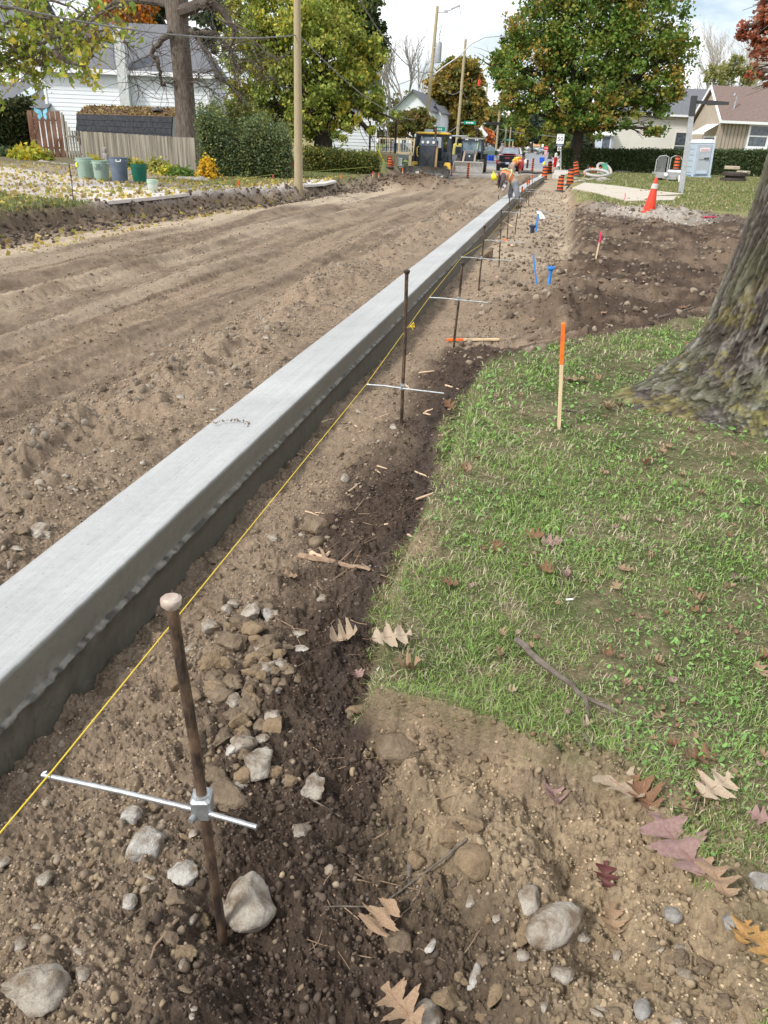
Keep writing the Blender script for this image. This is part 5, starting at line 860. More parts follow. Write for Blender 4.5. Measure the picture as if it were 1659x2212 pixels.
# ================= BUILDINGS, FENCES =================
msid=mat('white_siding',(.74,.77,.82),(.80,.82,.86),1.2,.55,spec=.4); mtrim=mat('white_trim',(.82,.83,.85),rough=.5); msh=mat('grey_shingle',(.105,.11,.125),(.20,.205,.22),9,.95,bump=.8,bsc=12,stretch=(1,1,3),lo=.3,hi=.7); mshd=mat('dark_shingle',(.028,.03,.036),(.055,.058,.066),7,.95,bump=.6,bsc=14); mshb=mat('brown_shingle',(.155,.11,.095),(.25,.19,.165),12,.95,bump=.7,bsc=16)
mcream=mat('cream_siding',(.68,.66,.60),(.73,.71,.66),1,.6); mtan=mat('tan_boards',(.38,.32,.25),(.43,.37,.30),2,.7); mglass=mat('window_glass',(.03,.04,.05),(.12,.15,.18),3,.08,spec=.8); mply=mat('tan_panel',(.58,.47,.27),(.64,.53,.33),3,.8); mgrw=mat('weathered_wood',(.12,.105,.08),(.31,.28,.225),5,.85,bump=.4,bsc=20,stretch=(1,.2,.06),lo=.38,hi=.6); mredw=mat('red_brown_wood',(.20,.105,.07),(.28,.16,.11),7,.85,bump=.3,stretch=(5,5,.6)); mnew=mat('new_fence_wood',(.58,.47,.29),(.66,.55,.37),6,.8,stretch=(4,4,.5)); mpole=mat('pole_wood',(.30,.245,.145),(.42,.35,.22),9,.85,bump=.5,bsc=20,stretch=(5,5,.35),lo=.3,hi=.7); mmet=mat('grey_metal',(.36,.38,.40),(.48,.50,.52),8,.5,metal=.3)
def frame_from(a,b):
    "local frame: origin a (on the ground), X towards b, Y away from the camera"
    a=Vector(a);b=Vector(b); x=(b-a); x.z=0; L=x.length; x.normalize(); y=Vector((-x.y,x.x,0)); return a,math.atan2(x.y,x.x),L
def siding(b,x0,x1,y,z0,z1,step=.2,lap=.022,cut=None):
    "lapped boards on a wall at local y, facing -y"
    z=z0
    while z<z1-1e-3:
        e=min(z+step,z1); l=x0;r=x1
        if cut: l,r=cut(z)[0],cut(z)[1]
        b.add([(l,y-lap,z),(r,y-lap,z),(r,y-.004,e),(l,y-.004,e),(l,y+.001,z),(r,y+.001,z)],[(0,1,2,3),(0,4,5,1)]); z=e
def window(parent,x,y,z,w,h,fr=.09,sill=True,mfr=None,rows=2):
    mfr=mfr or mtrim; b=MB()
    for (cx,cz,sx,sz) in((0,h/2,w+2*fr,fr),(0,-h/2,w+2*fr,fr)): b.box((cx,-.03,cz),(sx,.08,sz))
    for s in(-1,1): b.box((s*(w/2+fr/2),-.03,0),(fr,.08,h-fr))
    if rows>1: b.box((0,-.02,0),(w,.05,fr*.55))
    o=b.build('window',mfr,parent); o.location=(x,y,z); g=MB(); g.box((0,.01,0),(w,.02,h-fr*.9)); g.build('pane',mglass,o)
    if sill: q=MB(); q.box((0,-.06,-h/2-fr*.9),(w+2*fr+.14,.16,.12)); q.build('sill',mfr,o)
    return o
def slab_roof(b,pts,th=.12):
    n=len(pts); P=[Vector(p) for p in pts]; nn=(P[1]-P[0]).cross(P[2]-P[0]).normalized(); 
    if nn.z<0: nn=-nn
    b.add([tuple(p) for p in P]+[tuple(p-nn*th) for p in P],[tuple(range(n)),tuple(range(2*n-1,n-1,-1))]+[(i,i+n,(i+1)%n+n,(i+1)%n) for i in range(n)])
# --- white house on the left
Yh=51; a=AT(110,300,Yh); a.z=0; bb=AT(457,300,Yh+7.6); 
# wall runs nearly square to the view
k=(457-110); bb=AT(457,300,Yh+ (AT(457,300,Yh)-AT(110,300,Yh)).length*.24); bb.z=0
o0,rz,Lw=frame_from(a,bb); H=thing('white_house','white clapboard house with grey shingle roof and a chimney at left','house',o0,rz)
ez=AT(300,157,a.y+(bb.y-a.y)*.55).z; rzg=AT(500*.5,62,a.y+5.5).z+.3
b=MB(); b.box((Lw/2,4.0,ez/2),(Lw,7.9,ez)); b.build('wall',mtan if False else msid,H); b=MB(); siding(b,0,Lw,0,.3,ez,.24,.03); sd_=b.build('front_siding',msid,H)
b=MB()
z=.3
while z<ez: b.add([(Lw+.03,0,z),(Lw+.03,8,z),(Lw+.004,8,z+.24),(Lw+.004,0,z+.24)],[(0,1,2,3)]); z+=.24
b.build('side_siding',msid,H)
b=MB(); slab_roof(b,[(-.5,-.45,ez+.02),(Lw+.5,-.45,ez+.02),(Lw-1.6,4,rzg),(1.2,4,rzg)]); slab_roof(b,[(Lw-1.6,4,rzg),(Lw+.5,-.45,ez+.02),(Lw+.5,8.5,ez+.02)]); slab_roof(b,[(-.5,8.5,ez+.02),(Lw+.5,8.5,ez+.02),(Lw-1.6,4,rzg),(1.2,4,rzg)]); slab_roof(b,[(1.2,4,rzg),(-.5,-.45,ez+.02),(-.5,8.5,ez+.02)]); b.build('roof',msh,H)
b=MB(); b.box((Lw/2,-.5,ez-.06),(Lw+1.0,.06,.26)); b.build('eaves_board',mtrim,H)
for i,x in enumerate((.06,Lw-.06)): b=MB(); b.box((x,-.035,ez/2),(.16,.07,ez)); b.build('corner_board',mtrim,H)
cx=Lw*(282-110)/347; b=MB(); b.box((cx+.15,-.38,1.4),(.95,.66,2.8)); b.box((cx,-.38,(2.8+rzg-.6)/2),(.62,.60,rzg-.6-2.8+.0)); ch=b.build('chimney',mat('painted_block',(.62,.66,.68),(.50,.50,.47),5,.8,bump=.3,bsc=10),H); b=MB(); b.box((cx,-.38,rzg-.45),(.7,.68,.3)); b.build('chimney_cap',mat('red_brick',(.32,.13,.08),(.25,.11,.07),10,.9),ch)
# --- low wing with a skylight left of it
a2=AT(-140,300,50); a2.z=0; b2=AT(114,300,50.8); b2.z=0; o0,rz2,L2=frame_from(a2,b2); W=thing('low_wing','low grey-roofed wing with a skylight left of the white house','house',o0,rz2); z0=AT(60,232,50).z; z1=AT(60,184,52.5).z
b=MB(); b.box((L2/2,3,z0/2),(L2,5.6,z0)); b.build('wall',msid,W); b=MB(); slab_roof(b,[(-.3,-.4,z0),(L2+.1,-.4,z0),(L2+.1,3,z1+.2),(-.3,3,z1+.2)]); slab_roof(b,[(-.3,6.4,z0),(L2+.1,6.4,z0),(L2+.1,3,z1+.2),(-.3,3,z1+.2)]); rf=b.build('roof',msh,W)
sxk=L2*(50+140)/254; b=MB(); q=[(sxk-.5,.95,.0),(sxk+.4,.95,.0),(sxk+.8,2.3,.0),(sxk-.1,2.3,.0)]; zz=lambda y:z0+(y+.4)/3.4*(z1+.2-z0)+.07; b.add([(x,y,zz(y)) for x,y,_ in q]+[(x,y,zz(y)-.1) for x,y,_ in q],[(0,1,2,3),(0,4,5,1),(1,5,6,2),(2,6,7,3),(3,7,4,0)]); b.build('skylight',mat('skylight_glass',(.35,.42,.48),rough=.1,spec=.9),rf)
# gable and tall grey house far left
a3=AT(-120,300,58); a3.z=0; b3=AT(66,300,58); b3.z=0; o0,rz3,L3=frame_from(a3,b3); W=thing('tall_house','tall pale house with a grey gable roof behind the left maple','house',o0,rz3); z0=AT(40,60,58).z; z1=AT(0,-60,60).z
b=MB(); b.box((L3/2,3,z0/2),(L3,6,z0)); b.build('wall',msid,W); b=MB(); siding(b,0,L3,0,.3,z0,.24,.03); b.build('siding',msid,W); b=MB(); slab_roof(b,[(-.3,-.4,z0),(L3+.3,-.4,z0),(L3+.3,3,z1),(-.3,3,z1)]); slab_roof(b,[(-.3,6.4,z0),(L3+.3,6.4,z0),(L3+.3,3,z1),(-.3,3,z1)]); b.build('roof',msh,W); window(W,L3-2.4,-.03,z0-1.8,.9,1.4)
a3=AT(66,300,54); a3.z=0; b3=AT(112,300,54); b3.z=0; o0,rz3,L3=frame_from(a3,b3); W=thing('gabled_porch','small white gabled end between the skylight roof and the white house','house',o0,rz3); z0=AT(90,182,54).z; z1=AT(90,136,54).z
b=MB(); b.box((L3/2,1.5,z0/2),(L3,3,z0)); b.add([(0,-.01,z0),(L3,-.01,z0),(L3,-.01,z1)],[(0,1,2)]); b.build('wall',msid,W); b=MB(); slab_roof(b,[(-.5,-.3,z0-.1),(L3,-.3,z1+.1),(L3,3.2,z1+.1),(-.5,3.2,z0-.1)]); b.build('roof',mtrim,W)
# --- gambrel shed
a4=AT(168,320,44.2); a4.z=0; b4=AT(372,320,43.2); b4.z=0; o0,rz4,L4=frame_from(a4,b4); W=thing('garden_shed','low barn-shaped shed with black shingles and leaf litter on its roof','shed',o0,rz4)
zb=AT(270,310,43.5).z; zk=AT(270,249,43.7).z; zt=AT(270,233,44.8).z+.08
b=MB(); b.box((L4/2,1.3,zb/2),(L4-.1,2.5,zb)); poly=[(0,zb),(.30,zk),(1.3,zt),(2.3,zk),(2.6,zb)]
for x in(.05,L4-.05): b.add([(x,p,q) for p,q in poly],[(0,1,2,3,4)])
b.build('wall',mat('shed_wall',(.40,.40,.40),(.5,.5,.5),4,.8),W)
b=MB(); slab_roof(b,[(0,-.08,zb),(L4,-.08,zb),(L4,.26,zk),(0,.26,zk)],.05); slab_roof(b,[(0,2.68,zb),(L4,2.68,zb),(L4,2.34,zk),(0,2.34,zk)],.05)
for r_ in range(5):   # shingle courses
    f0=r_/5; f1=(r_+1.12)/5; x=0.0+(r_%2)*.15
    while x<L4-.05:
        w_=min(.36,L4-x); y0=-.09+.34*f0; y1=-.09+.34*min(f1,1); z0_=zb+(zk-zb)*f0; z1_=zb+(zk-zb)*min(f1,1); j=random.uniform(-.01,.01); b.add([(x+.006,y0-.035,z0_+j),(x+w_-.006,y0-.035,z0_+j),(x+w_-.006,y1-.012,z1_),(x+.006,y1-.012,z1_)],[(0,1,2,3)]); x+=w_
b.build('steep_roof',mshd,W); b=MB(); slab_roof(b,[(-.02,.22,zk+.01),(L4+.02,.22,zk+.01),(L4+.02,1.3,zt),(-.02,1.3,zt)],.05); slab_roof(b,[(-.02,2.38,zk+.01),(L4+.02,2.38,zk+.01),(L4+.02,1.3,zt),(-.02,1.3,zt)],.05); b.build('top_roof',mat('leafy_shingle',(.09,.062,.045),(.22,.15,.08),16,.95,bump=.8),W)
r=np.random.default_rng(3); n=900; px=r.random(n)*L4; py=.25+r.random(n)*1.05; pz=zk+(py-.22)/1.08*(zt-zk)+.03; lv=leaves(np.stack([px,py,pz],1),.03,1,.12,[(.30,.20,.08),(.20,.12,.06),(.48,.38,.10),(.12,.08,.05)],33,'roof_leaves',None,squash=.2); lv.location=o0; lv.rotation_euler=(0,0,rz4); tag(lv,'brown and yellow leaves lying on the shed roof','fallen leaves',kind='stuff')
b=MB(); b.lathe([(.32,0),(.3,.05),(.2,.10),(0,.12)],16); oo=b.build('roof_lid',mat('dark_grey_lid',(.07,.075,.085),rough=.5),None,True); oo.location=Vector(o0)+Matrix.Rotation(rz4,3,'Z')@Vector((L4*.80,.7,(zk+zt)/2+.06)); tag(oo,'dark round lid lying on the shed roof','lid')
# --- low garage beyond
a5=AT(455,300,60); a5.z=0; b5=AT(590,300,62); b5.z=0; o0,rz5,L5=frame_from(a5,b5); W=thing('garage','low white garage with a dark roof between the trees','garage',o0,rz5); z0=AT(500,259,60).z; z1=AT(500,226,63).z
b=MB(); b.box((L5/2,3,z0/2),(L5,6,z0)); b.build('wall',msid,W); b=MB(); slab_roof(b,[(-.3,-.4,z0),(L5+.3,-.4,z0),(L5+.3,3,z1+.2),(-.3,3,z1+.2)]); slab_roof(b,[(-.3,6.4,z0),(L5+.3,6.4,z0),(L5+.3,3,z1+.2),(-.3,3,z1+.2)]); b.build('roof',mshd,W); b=MB(); b.box((L5/2,-.45,z0-.12),(L5+.6,.05,.25)); b.build('eaves_board',mtrim,W)
# --- tan panel fence and long low white house behind the street tree
def boardwall(u0,u1,Y0,Y1,vt,name,label,cat,m,bw=.3,groove=.02):
    a=AT(u0,320,Y0);a.z=0;c=AT(u1,320,Y1);c.z=0; o,rzz,L=frame_from(a,c); W=thing(name,label,cat,o,rzz); h=AT((u0+u1)/2,vt,(Y0+Y1)/2).z; b=MB(); b.box((L/2,.12,h/2),(L,.16,h)); x=0
    while x<L-.02: b.box((x+bw/2,.02,h/2),(bw-groove,.05,h)); x+=bw
    b.build('panels',m,W); b=MB(); b.box((L/2,.02,h+.03),(L+.05,.14,.06)); b.build('cap_rail',m,W); return W
boardwall(613,688,58,58.8,296,'tan_fence','tan board privacy screen between the pole and the dark trunk','fence',mply,.55)
b=MB(); 
a6=AT(690,320,60);a6.z=0;b6=AT(812,320,61);b6.z=0;o0,rz6,L6=frame_from(a6,b6); W=thing('bungalow','low white sided house mostly hidden by the yellow-green tree','house',o0,rz6); z0=AT(750,228,60).z; b=MB(); b.box((L6/2,4,z0/2),(L6,7.9,z0)); b.build('wall',msid,W); b=MB(); siding(b,0,L6,0,.35,z0,.22,.03); b.build('siding',msid,W); b=MB(); slab_roof(b,[(-.4,-.4,z0),(L6+.4,-.4,z0),(L6+.4,4,z0+2),(-.4,4,z0+2)]); slab_roof(b,[(-.4,8.4,z0),(L6+.4,8.4,z0),(L6+.4,4,z0+2),(-.4,4,z0+2)]); b.build('roof',msh,W)
b=MB(); b.box((L6-.05,-.04,z0/2),(.16,.07,z0)); b.build('corner_board',mtrim,W); b=MB(); b.box((L6*.27,-.5,.5),(.75,.7,.85),bev=.03); oo=b.build('cabinet',mat('ac_grey',(.30,.31,.31),rough=.6),W); b=MB()
for i in range(8): b.box((L6*.27,-.86,.18+i*.09),(.66,.02,.03))
b.build('louvres',mdark,oo)
# trellis
t=AT(800,326,57); t=thing('trellis','black square trellis at the corner of the bungalow','trellis',(t.x,57,0)); b=MB(); 
for i in range(7): b.box((i*.28,0,1.35),(.03,.03,2.5))
for i in range(8): b.box((.84,.02,.3+i*.31),(1.7,.03,.03))
b.build('lattice',mdark,t); b=MB(); b.box((1.76,0,1.4),(.09,.09,2.8)); b.build('post',mdark,t); b=MB(); b.box((-.06,0,1.4),(.09,.09,2.8)); b.build('post',mdark,t)
# deck with stair
t=AT(835,340,60); t=thing('porch_deck','small new wooden porch with a railed stair beside the white far house','porch',(t.x,60,0)); b=MB(); b.box((.6,.9,.85),(2.4,2.0,.14)); 
for x in(-.5,.6,1.7): b.box((x,0,.4),(.12,.12,.8))
b.build('platform',mnew,t)
b=MB()
for i in range(5): b.box((1.95+i*.27,.5,.75-i*.17),(.3,1.1,.05))
b.build('steps',mnew,t)
for y in(-.05,1.05): b=MB(); b.bar((1.8,y,1.75),(3.3,y,.85),.08); b.bar((1.8,y,1.35),(3.3,y,.45),.06); b.bar((3.3,y,0),(3.3,y,.95),.1); b.bar((1.8,y,0),(1.8,y,1.85),.1); b.build('handrail',mnew,t)
b=MB(); 
for x in(-.55,.2,.9): b.bar((x,0,.9),(x,0,1.8),.08)
b.bar((-.6,0,1.78),(1.8,0,1.78),.09)
for i in range(12): b.bar((-.5+i*.19,0,.95),(-.5+i*.19,0,1.75),.035)
b.build('railing',mnew,t)
# picket fence
def pickets(a,c,h,label,m,gap=.13,pw=.10,name='picket_fence',hfun=None,mis=None):
    a=Vector(a);c=Vector(c); o,rzz,L=frame_from(a,c); t=thing(name,label,'fence',o,rzz); x=0; b=MB(); i=0
    while x<L:
        hh=hfun(x/L) if hfun else h; hh*=random.uniform(.99,1.01); b.box((x+pw/2,-.03,hh/2+.04),(pw,.022,hh-.04),rx=random.uniform(-.004,.004)); x+=pw+gap; i+=1
    b.build('pickets',m,t); b=MB()
    for f in(.25,.82): b.box((L/2,0,h*f),(L,.04,.09))
    b.build('rails',m,t)
    for k in range(int(L/2.4)+1): b=MB(); xx=min(k*2.4,L-.05); hh=hfun(min(1,xx/L))if hfun else h; b.box((xx,.07,hh*.48),(.1,.1,hh*.96)); b.build('post',m,t)
    return t
A_=AT(783,345,55);A_.z=0;B_=AT(858,358,54.0);B_.z=0; pickets(A_,B_,AT(820,330,54.6).z,'new tan picket fence in front of the porch',mnew,.05,.12)
# old plank fence in front of the shed
A_=G(186,350,0); B_=G(424,376,0); hR=AT(422,299,B_.y).z; hL=AT(190,285,A_.y).z; pickets(A_,B_,(hR+hL)/2,'weathered grey plank fence in front of the shed',mgrw,.012,.135,'plank_fence',lambda f:hL+(hR-hL)*f)
A2=G(146,347,0); A2=Vector((A2.x,A2.y,0)); pickets(A2,A_,hL,'open grey picket section curving up to the garden gate',mgrw,.11,.15,'plank_fence',lambda f:hL+.02+max(0,(.45-f))**1.6*3.2)
A3=G(74,344,0); t=pickets(A3,G(137,346,0),AT(105,240,A3.y).z,'tall red-brown board gate with wire mesh beside the ivy hedge',mredw,.06,.24,'garden_gate'); gh=AT(105,240,A3.y).z
b=MB(); Lg=(G(137,346,0)-A3).length
for i in range(26): b.tube([(Lg*i/26,-.09,.1),(min(Lg,Lg*i/26+1.0),-.09,min(gh,1.1*1.0+.1) )],.005,3); b.tube([(Lg*i/26,-.09,gh-.2),(max(0,Lg*i/26-1.0),-.09,1.1)],.005,3)
b.build('wire_mesh',mat('rust_wire',(.25,.12,.07),rough=.7),t)
# butterfly
p=AT(92,244,G(92,346,0).y-.35); t=thing('butterfly','blue butterfly ornament fixed to the red-brown gate','ornament',p); mb1=mat('butterfly_blue',(.10,.42,.62),(.30,.62,.75),9,.5)
for s in(-1,1):
    b=MB(); b.prism([(0,0),(s*.12,.14),(s*.40,.22),(s*.42,.10),(s*.30,-.03),(s*.04,-.06)],.02); b.build('wing',mb1,t).rotation_euler=(0,0,s*-.35); b=MB(); b.prism([(0,-.02),(s*.26,-.06),(s*.30,-.22),(s*.20,-.34),(s*.12,-.24),(s*.02,-.14)],.02); b.build('wing',mb1,t).rotation_euler=(0,0,s*-.3)
b=MB(); b.tube([(0,-.02,-.2),(0,-.03,0),(0,-.02,.12)],[.01,.025,.012],8); b.build('body',mdark,t)
# bins
def bin_(u,v,ut,rb,rt,m,label,handles=True,rim=True):
    p=PG(u,v); h=AT(u,ut,p.y).z-p.z; w_=1850/(p.y*.98-p.x*.195*-1+0) ; d=(p-Vector((0,0,CH))).length; k=d/FL*.93; R0=rb*k;R1=rt*k; t=thing('garbage_bin',label,'bin',p,group='plastic bins in front of the plank fence'); b=MB(); b.lathe([(R0,0),(R0*1.02,.01),(R0+(R1-R0)*.8,h*.80),(R1*1.02,h*.84),(R1,h*.93),(R1*1.05,h*.95),(R1*1.06,h),(R1*.97,h),(R1*.95,h*.9),(R0*.95,.03),(0,.03)],28); b.build('body',m,t,True)
    if handles:
        for s in(-1,1): b=MB(); b.tube([(s*R1*1.0,-.09,h*.88),(s*R1*1.18,-.08,h*.86),(s*R1*1.18,.08,h*.86),(s*R1,.09,h*.88)],.016,8); b.build('handle',m,t,True)
    return t,h,R0,R1,k
mg1=mat('sage_plastic',(.30,.42,.35),(.35,.47,.40),5,.5); mg2=mat('slate_plastic',(.12,.16,.22),(.16,.20,.27),5,.45); mg3=mat('dark_green_plastic',(.01,.12,.085),(.015,.15,.10),5,.4)
t,h,R0,R1,k=bin_(187,385,341,28*.5*1.7*.6,33*.5*1.0,mg1,'sage green bin with a yellow sticker, leftmost of the row')
b=MB(); b.box((-R1*.62,-R1*.80,h*.66),(.16,.02,.13),rz=-.65); b.build('sticker',mat('yellow_sticker',(.8,.72,.02),rough=.5),t)
t,h,R0,R1,k=bin_(221,389,347,14,16,mg1,'second sage green bin with faint lettering')
fnt=mat('faint_ink',(.10,.15,.13),rough=.6); text('lettering','58',.16,Matrix.Translation((.05,-R1*.99,h*.74))@Euler((math.pi/2,0,.05)).to_matrix().to_4x4(),fnt,t,.004); text('lettering','LEAF',.13,Matrix.Translation((.05,-R1*.97,h*.60))@Euler((math.pi/2,0,.05)).to_matrix().to_4x4(),fnt,t,.004)
t,h,R0,R1,k=bin_(260,393,340,15,17.5,mg2,'slate blue bin with a pale handle, tallest of the row'); b=MB(); b.tube([(R1*.35,-R1*1.02,h*.92),(R1*.35,-R1*1.12,h*.84),(R1*.75,-R1*.9,h*.84),(R1*.75,-R1*.75,h*.92)],.02,6); b.build('handle',mwh,t)
t,h,R0,R1,k=bin_(303,397,354,12.5,16,mg3,'dark green bin full of clippings',False); r=np.random.default_rng(1); leaves([(r.normal()*.12,r.normal()*.12,h+.02) for _ in range(10)],.14,10,.09,yl,5,'clippings',t)
p=PG(331,419); h=AT(331,388,p.y).z-p.z; t=thing('white_bucket','translucent white bucket with a pale green rim standing on the driveway edge','bucket',p); b=MB(); b.lathe([(.13,0),(.145,h*.8),(.15,h),(.14,h),(.125,.02),(0,.02)],24); b.build('body',mat('milky_plastic',(.48,.53,.46),rough=.5),t,True); b=MB(); 
for z in(.78,.86,.97): b.lathe([(.145,h*z-.012),(.158,h*z-.008),(.158,h*z+.008),(.145,h*z+.012)],24)
b.build('rim',mat('mint_plastic',(.42,.60,.48),rough=.5),t,True); b=MB(); b.tube([(.15*math.cos(a),-.15-.02*math.sin(a),h*.8-.16*math.sin(a)) for a in np.linspace(0,math.pi,9)],.004,5); b.build('bail',mmet,t)
# statue, border stones
p=PG(231,366); p=Vector((AT(231,366,38.5).x,38.5,.0)); b=MB(); b.lathe([(.16,0),(.16,.12),(.13,.16),(.14,.3),(.18,.42),(.15,.55),(.09,.60),(.10,.66),(.13,.74),(.10,.84),(.0,.88)],14); b.box((-.1,-.1,.45),(.1,.12,.22),rz=.4); b.box((.12,-.1,.4),(.1,.12,.2),rz=-.4)
o=b.build('garden_statue',mat('cast_stone',(.40,.37,.35),(.24,.22,.20),12,.9,bump=.8),None,True); o.location=p; tag(o,'weathered stone garden figure left of the bins','statue')
for i in range(24):
    u=92+i*7.4+random.uniform(-3,3); v=366+i*.9+random.uniform(-1,2) if i<16 else 382+random.uniform(-2,3)
    if i>=16: u=395+(i-16)*7; v=400+random.uniform(-4,3)
    Y=37.5-i*.28 if i<16 else 29.5; p=AT(u,v,Y); V,F=rockV(I2,400+i,.5,.1); s=random.uniform(.18,.32); o=npmesh('border_rock',V*np.array([s,s*.7,s*.55]),F,mst['grey'] if i%3 else mst['pale'],smooth=True); o.location=(p.x,Y,.06); tag(o,'rough rock edging the flower bed by the drive' if i<16 else 'rock in the small heap right of the white bucket','rock','rocks edging the flower bed' if i<16 else 'rocks heaped by the white bucket')
# left string pins
for i,(u,v,ut,vt,lb) in enumerate([(158,437,149,353,'thin bent rod standing at the left bank in front of the bins'),(371,425,364,411,'short rod stub near the white bucket'),(620,408,620,360,'thin rod near the concrete slab'),(808,372,808,358,'thin rod at the end of the low hedge')]):
    p=PG(u,v); T=AT(ut,vt,p.y); b=MB(); b.tube([(0,0,-.1),(T-p)*.5+Vector((.02,0,0)),T-p],.012,6); o=b.build('marker_rod',mrust,None,True); o.location=p; tag(o,lb,'rod')
wire([PG(-20,458)+Vector((0,0,.25)),PG(158,437)+Vector((0,0,.25)),PG(371,425)+Vector((0,0,.22)),PG(590,388)+Vector((0,0,.2)),PG(808,374)+Vector((0,0,.3))],.006,'string_line','thin yellow-green string running along the left bank','string',mat('lime_string',(.5,.55,.12),rough=.7))
# --- right: white house
a7=AT(1318,330,93);a7.z=.1;b7=AT(1570,340,96);b7.z=.1;o0,rz7,L7=frame_from(a7,b7); W=thing('cream_house','long cream sided house with a grey roof behind the clipped hedge','house',o0,rz7); z0=AT(1440,248,94).z-.1; z1=AT(1500,190,98).z-.1
b=MB(); b.box((L7/2,4,z0/2),(L7,7.9,z0)); b.build('wall',mcream,W); b=MB(); siding(b,0,L7,0,.3,z0,.155,.03); b.build('siding',mcream,W); b=MB(); slab_roof(b,[(-.4,-.5,z0),(L7+.4,-.5,z0),(L7+.4,4,z1),(-.4,4,z1)]); slab_roof(b,[(-.4,8.5,z0),(L7+.4,8.5,z0),(L7+.4,4,z1),(-.4,4,z1)]); b.build('roof',msh,W); b=MB(); b.box((L7/2,-.55,z0-.05),(L7+.9,.08,.2)); b.build('eaves_board',mtrim,W)
b=MB(); 
for x in(0,L7): b.add([(x,0,z0),(x,8,z0),(x,4,z1)],[(0,1,2)])
b.build('gable',mcream,W); xx=(AT(1467,315,94)-a7).length; window(W,xx,-.04,AT(1467,315,94).z-.1,1.25,2.6,.14,False,mcream)
# bluish bay at its left
a8=AT(1286,330,91);a8.z=.1;b8=AT(1320,330,91);b8.z=.1;o0,rz8,L8=frame_from(a8,b8); W=thing('bay_porch','pale blue-white enclosed porch with a tall window left of the cream house','porch',o0,rz8); mb_=mat('bluish_white',(.50,.56,.70),(.56,.62,.74),2,.6); z0=AT(1300,292,91).z; b=MB(); b.box((L8/2,1.5,z0/2),(L8,3,z0)); b.build('wall',mb_,W); window(W,L8*.58,-.03,z0*.5,.75,2.6,.16,False,mb_); b=MB(); slab_roof(b,[(-.5,-.4,z0),(L8+.2,-.4,z0),(L8+.2,3,z0+.6),(-.5,3,z0+.6)]); b.build('roof',mtrim,W)
# brown house
Yb=84; a9=AT(1543,340,Yb);a9.z=.15;b9=AT(1760,345,Yb+3);b9.z=.15;o0,rz9,L9=frame_from(a9,b9); W=thing('brown_house','tan board-sided house with a brown shingle roof at the right','house',o0,rz9); z0=AT(1600,264,Yb+1).z-.15; z1=AT(1600,188,Yb+4).z-.15
b=MB(); b.box((L9/2,2.7,z0/2),(L9,5.3,z0)); b.build('wall',mtan,W); b=MB(); x=0
while x<L9: b.box((x+.17,-.03,z0/2),(.30,.05,z0)); x+=.36
b.build('boards',mtan,W); b=MB(); slab_roof(b,[(-.3,-.6,z0),(L9+.4,-.6,z0),(L9+.4,2.7,z1),(-.3,2.7,z1)]); slab_roof(b,[(-.3,5.9,z0),(L9+.4,5.9,z0),(L9+.4,2.7,z1),(-.3,2.7,z1)]); b.build('roof',mshb,W); b=MB(); b.box((L9/2-.1,-.66,z0-.06),(L9+.8,.12,.22)); b.build('gutter',mtrim,W)
for x in(0,L9): b=MB(); b.add([(x,0,z0),(x,5.4,z0),(x,2.7,z1-.05)],[(0,1,2)]); b.build('gable',mtan,W)
b=MB()
for (ya,za,yb_,zb_) in((-.6,z0-.12,2.7,z1-.12),(5.9,z0-.12,2.7,z1-.12)): b.bar((-.34,ya,za),(-.34,yb_,zb_),.08,.22)
b.build('barge_board',mtrim,W); b=MB()
for i in range(6): y=.3+i*.42; b.add([(-1.3,y,z0-.95),(-1.3,y+.38,z0-.95),(0,y+.38,z0-.2),(0,y,z0-.2),(-1.3,y,z0-1.12),(-1.3,y+.38,z0-1.12)],[(0,1,2,3),(0,4,5,1)])
b.build('awning',mtrim,W); b=MB(); b.box((-.03,1.6,z0*.45),(.08,2.4,2.1)); o=b.build('window',mtrim,W); b=MB(); b.box((-.08,1.6,z0*.45),(.04,2.0,1.8)); b.build('pane',mglass,o)
p=AT(1610,293,Yb); xw=(p-a9).length*1.0; window(W,xw,-.08,p.z-.15,1.75,1.9,.22,True)
b=MB(); xx=(AT(1562,300,Yb)-a9).length; b.tube([(xx,-.1,z0),(xx,-.12,2.2),(xx-.25,-.14,1.2),(xx-.3,-.14,.2)],.05,8); b.build('conduit',mmet,W,True); b=MB(); b.tube([(1.2,.6,z0+.4),(1.3,.6,z0+2.2),(1.0,.5,z0+2.3),(.9,.4,z0+2.1)],.06,8); b.build('service_mast',mmet,W,True)
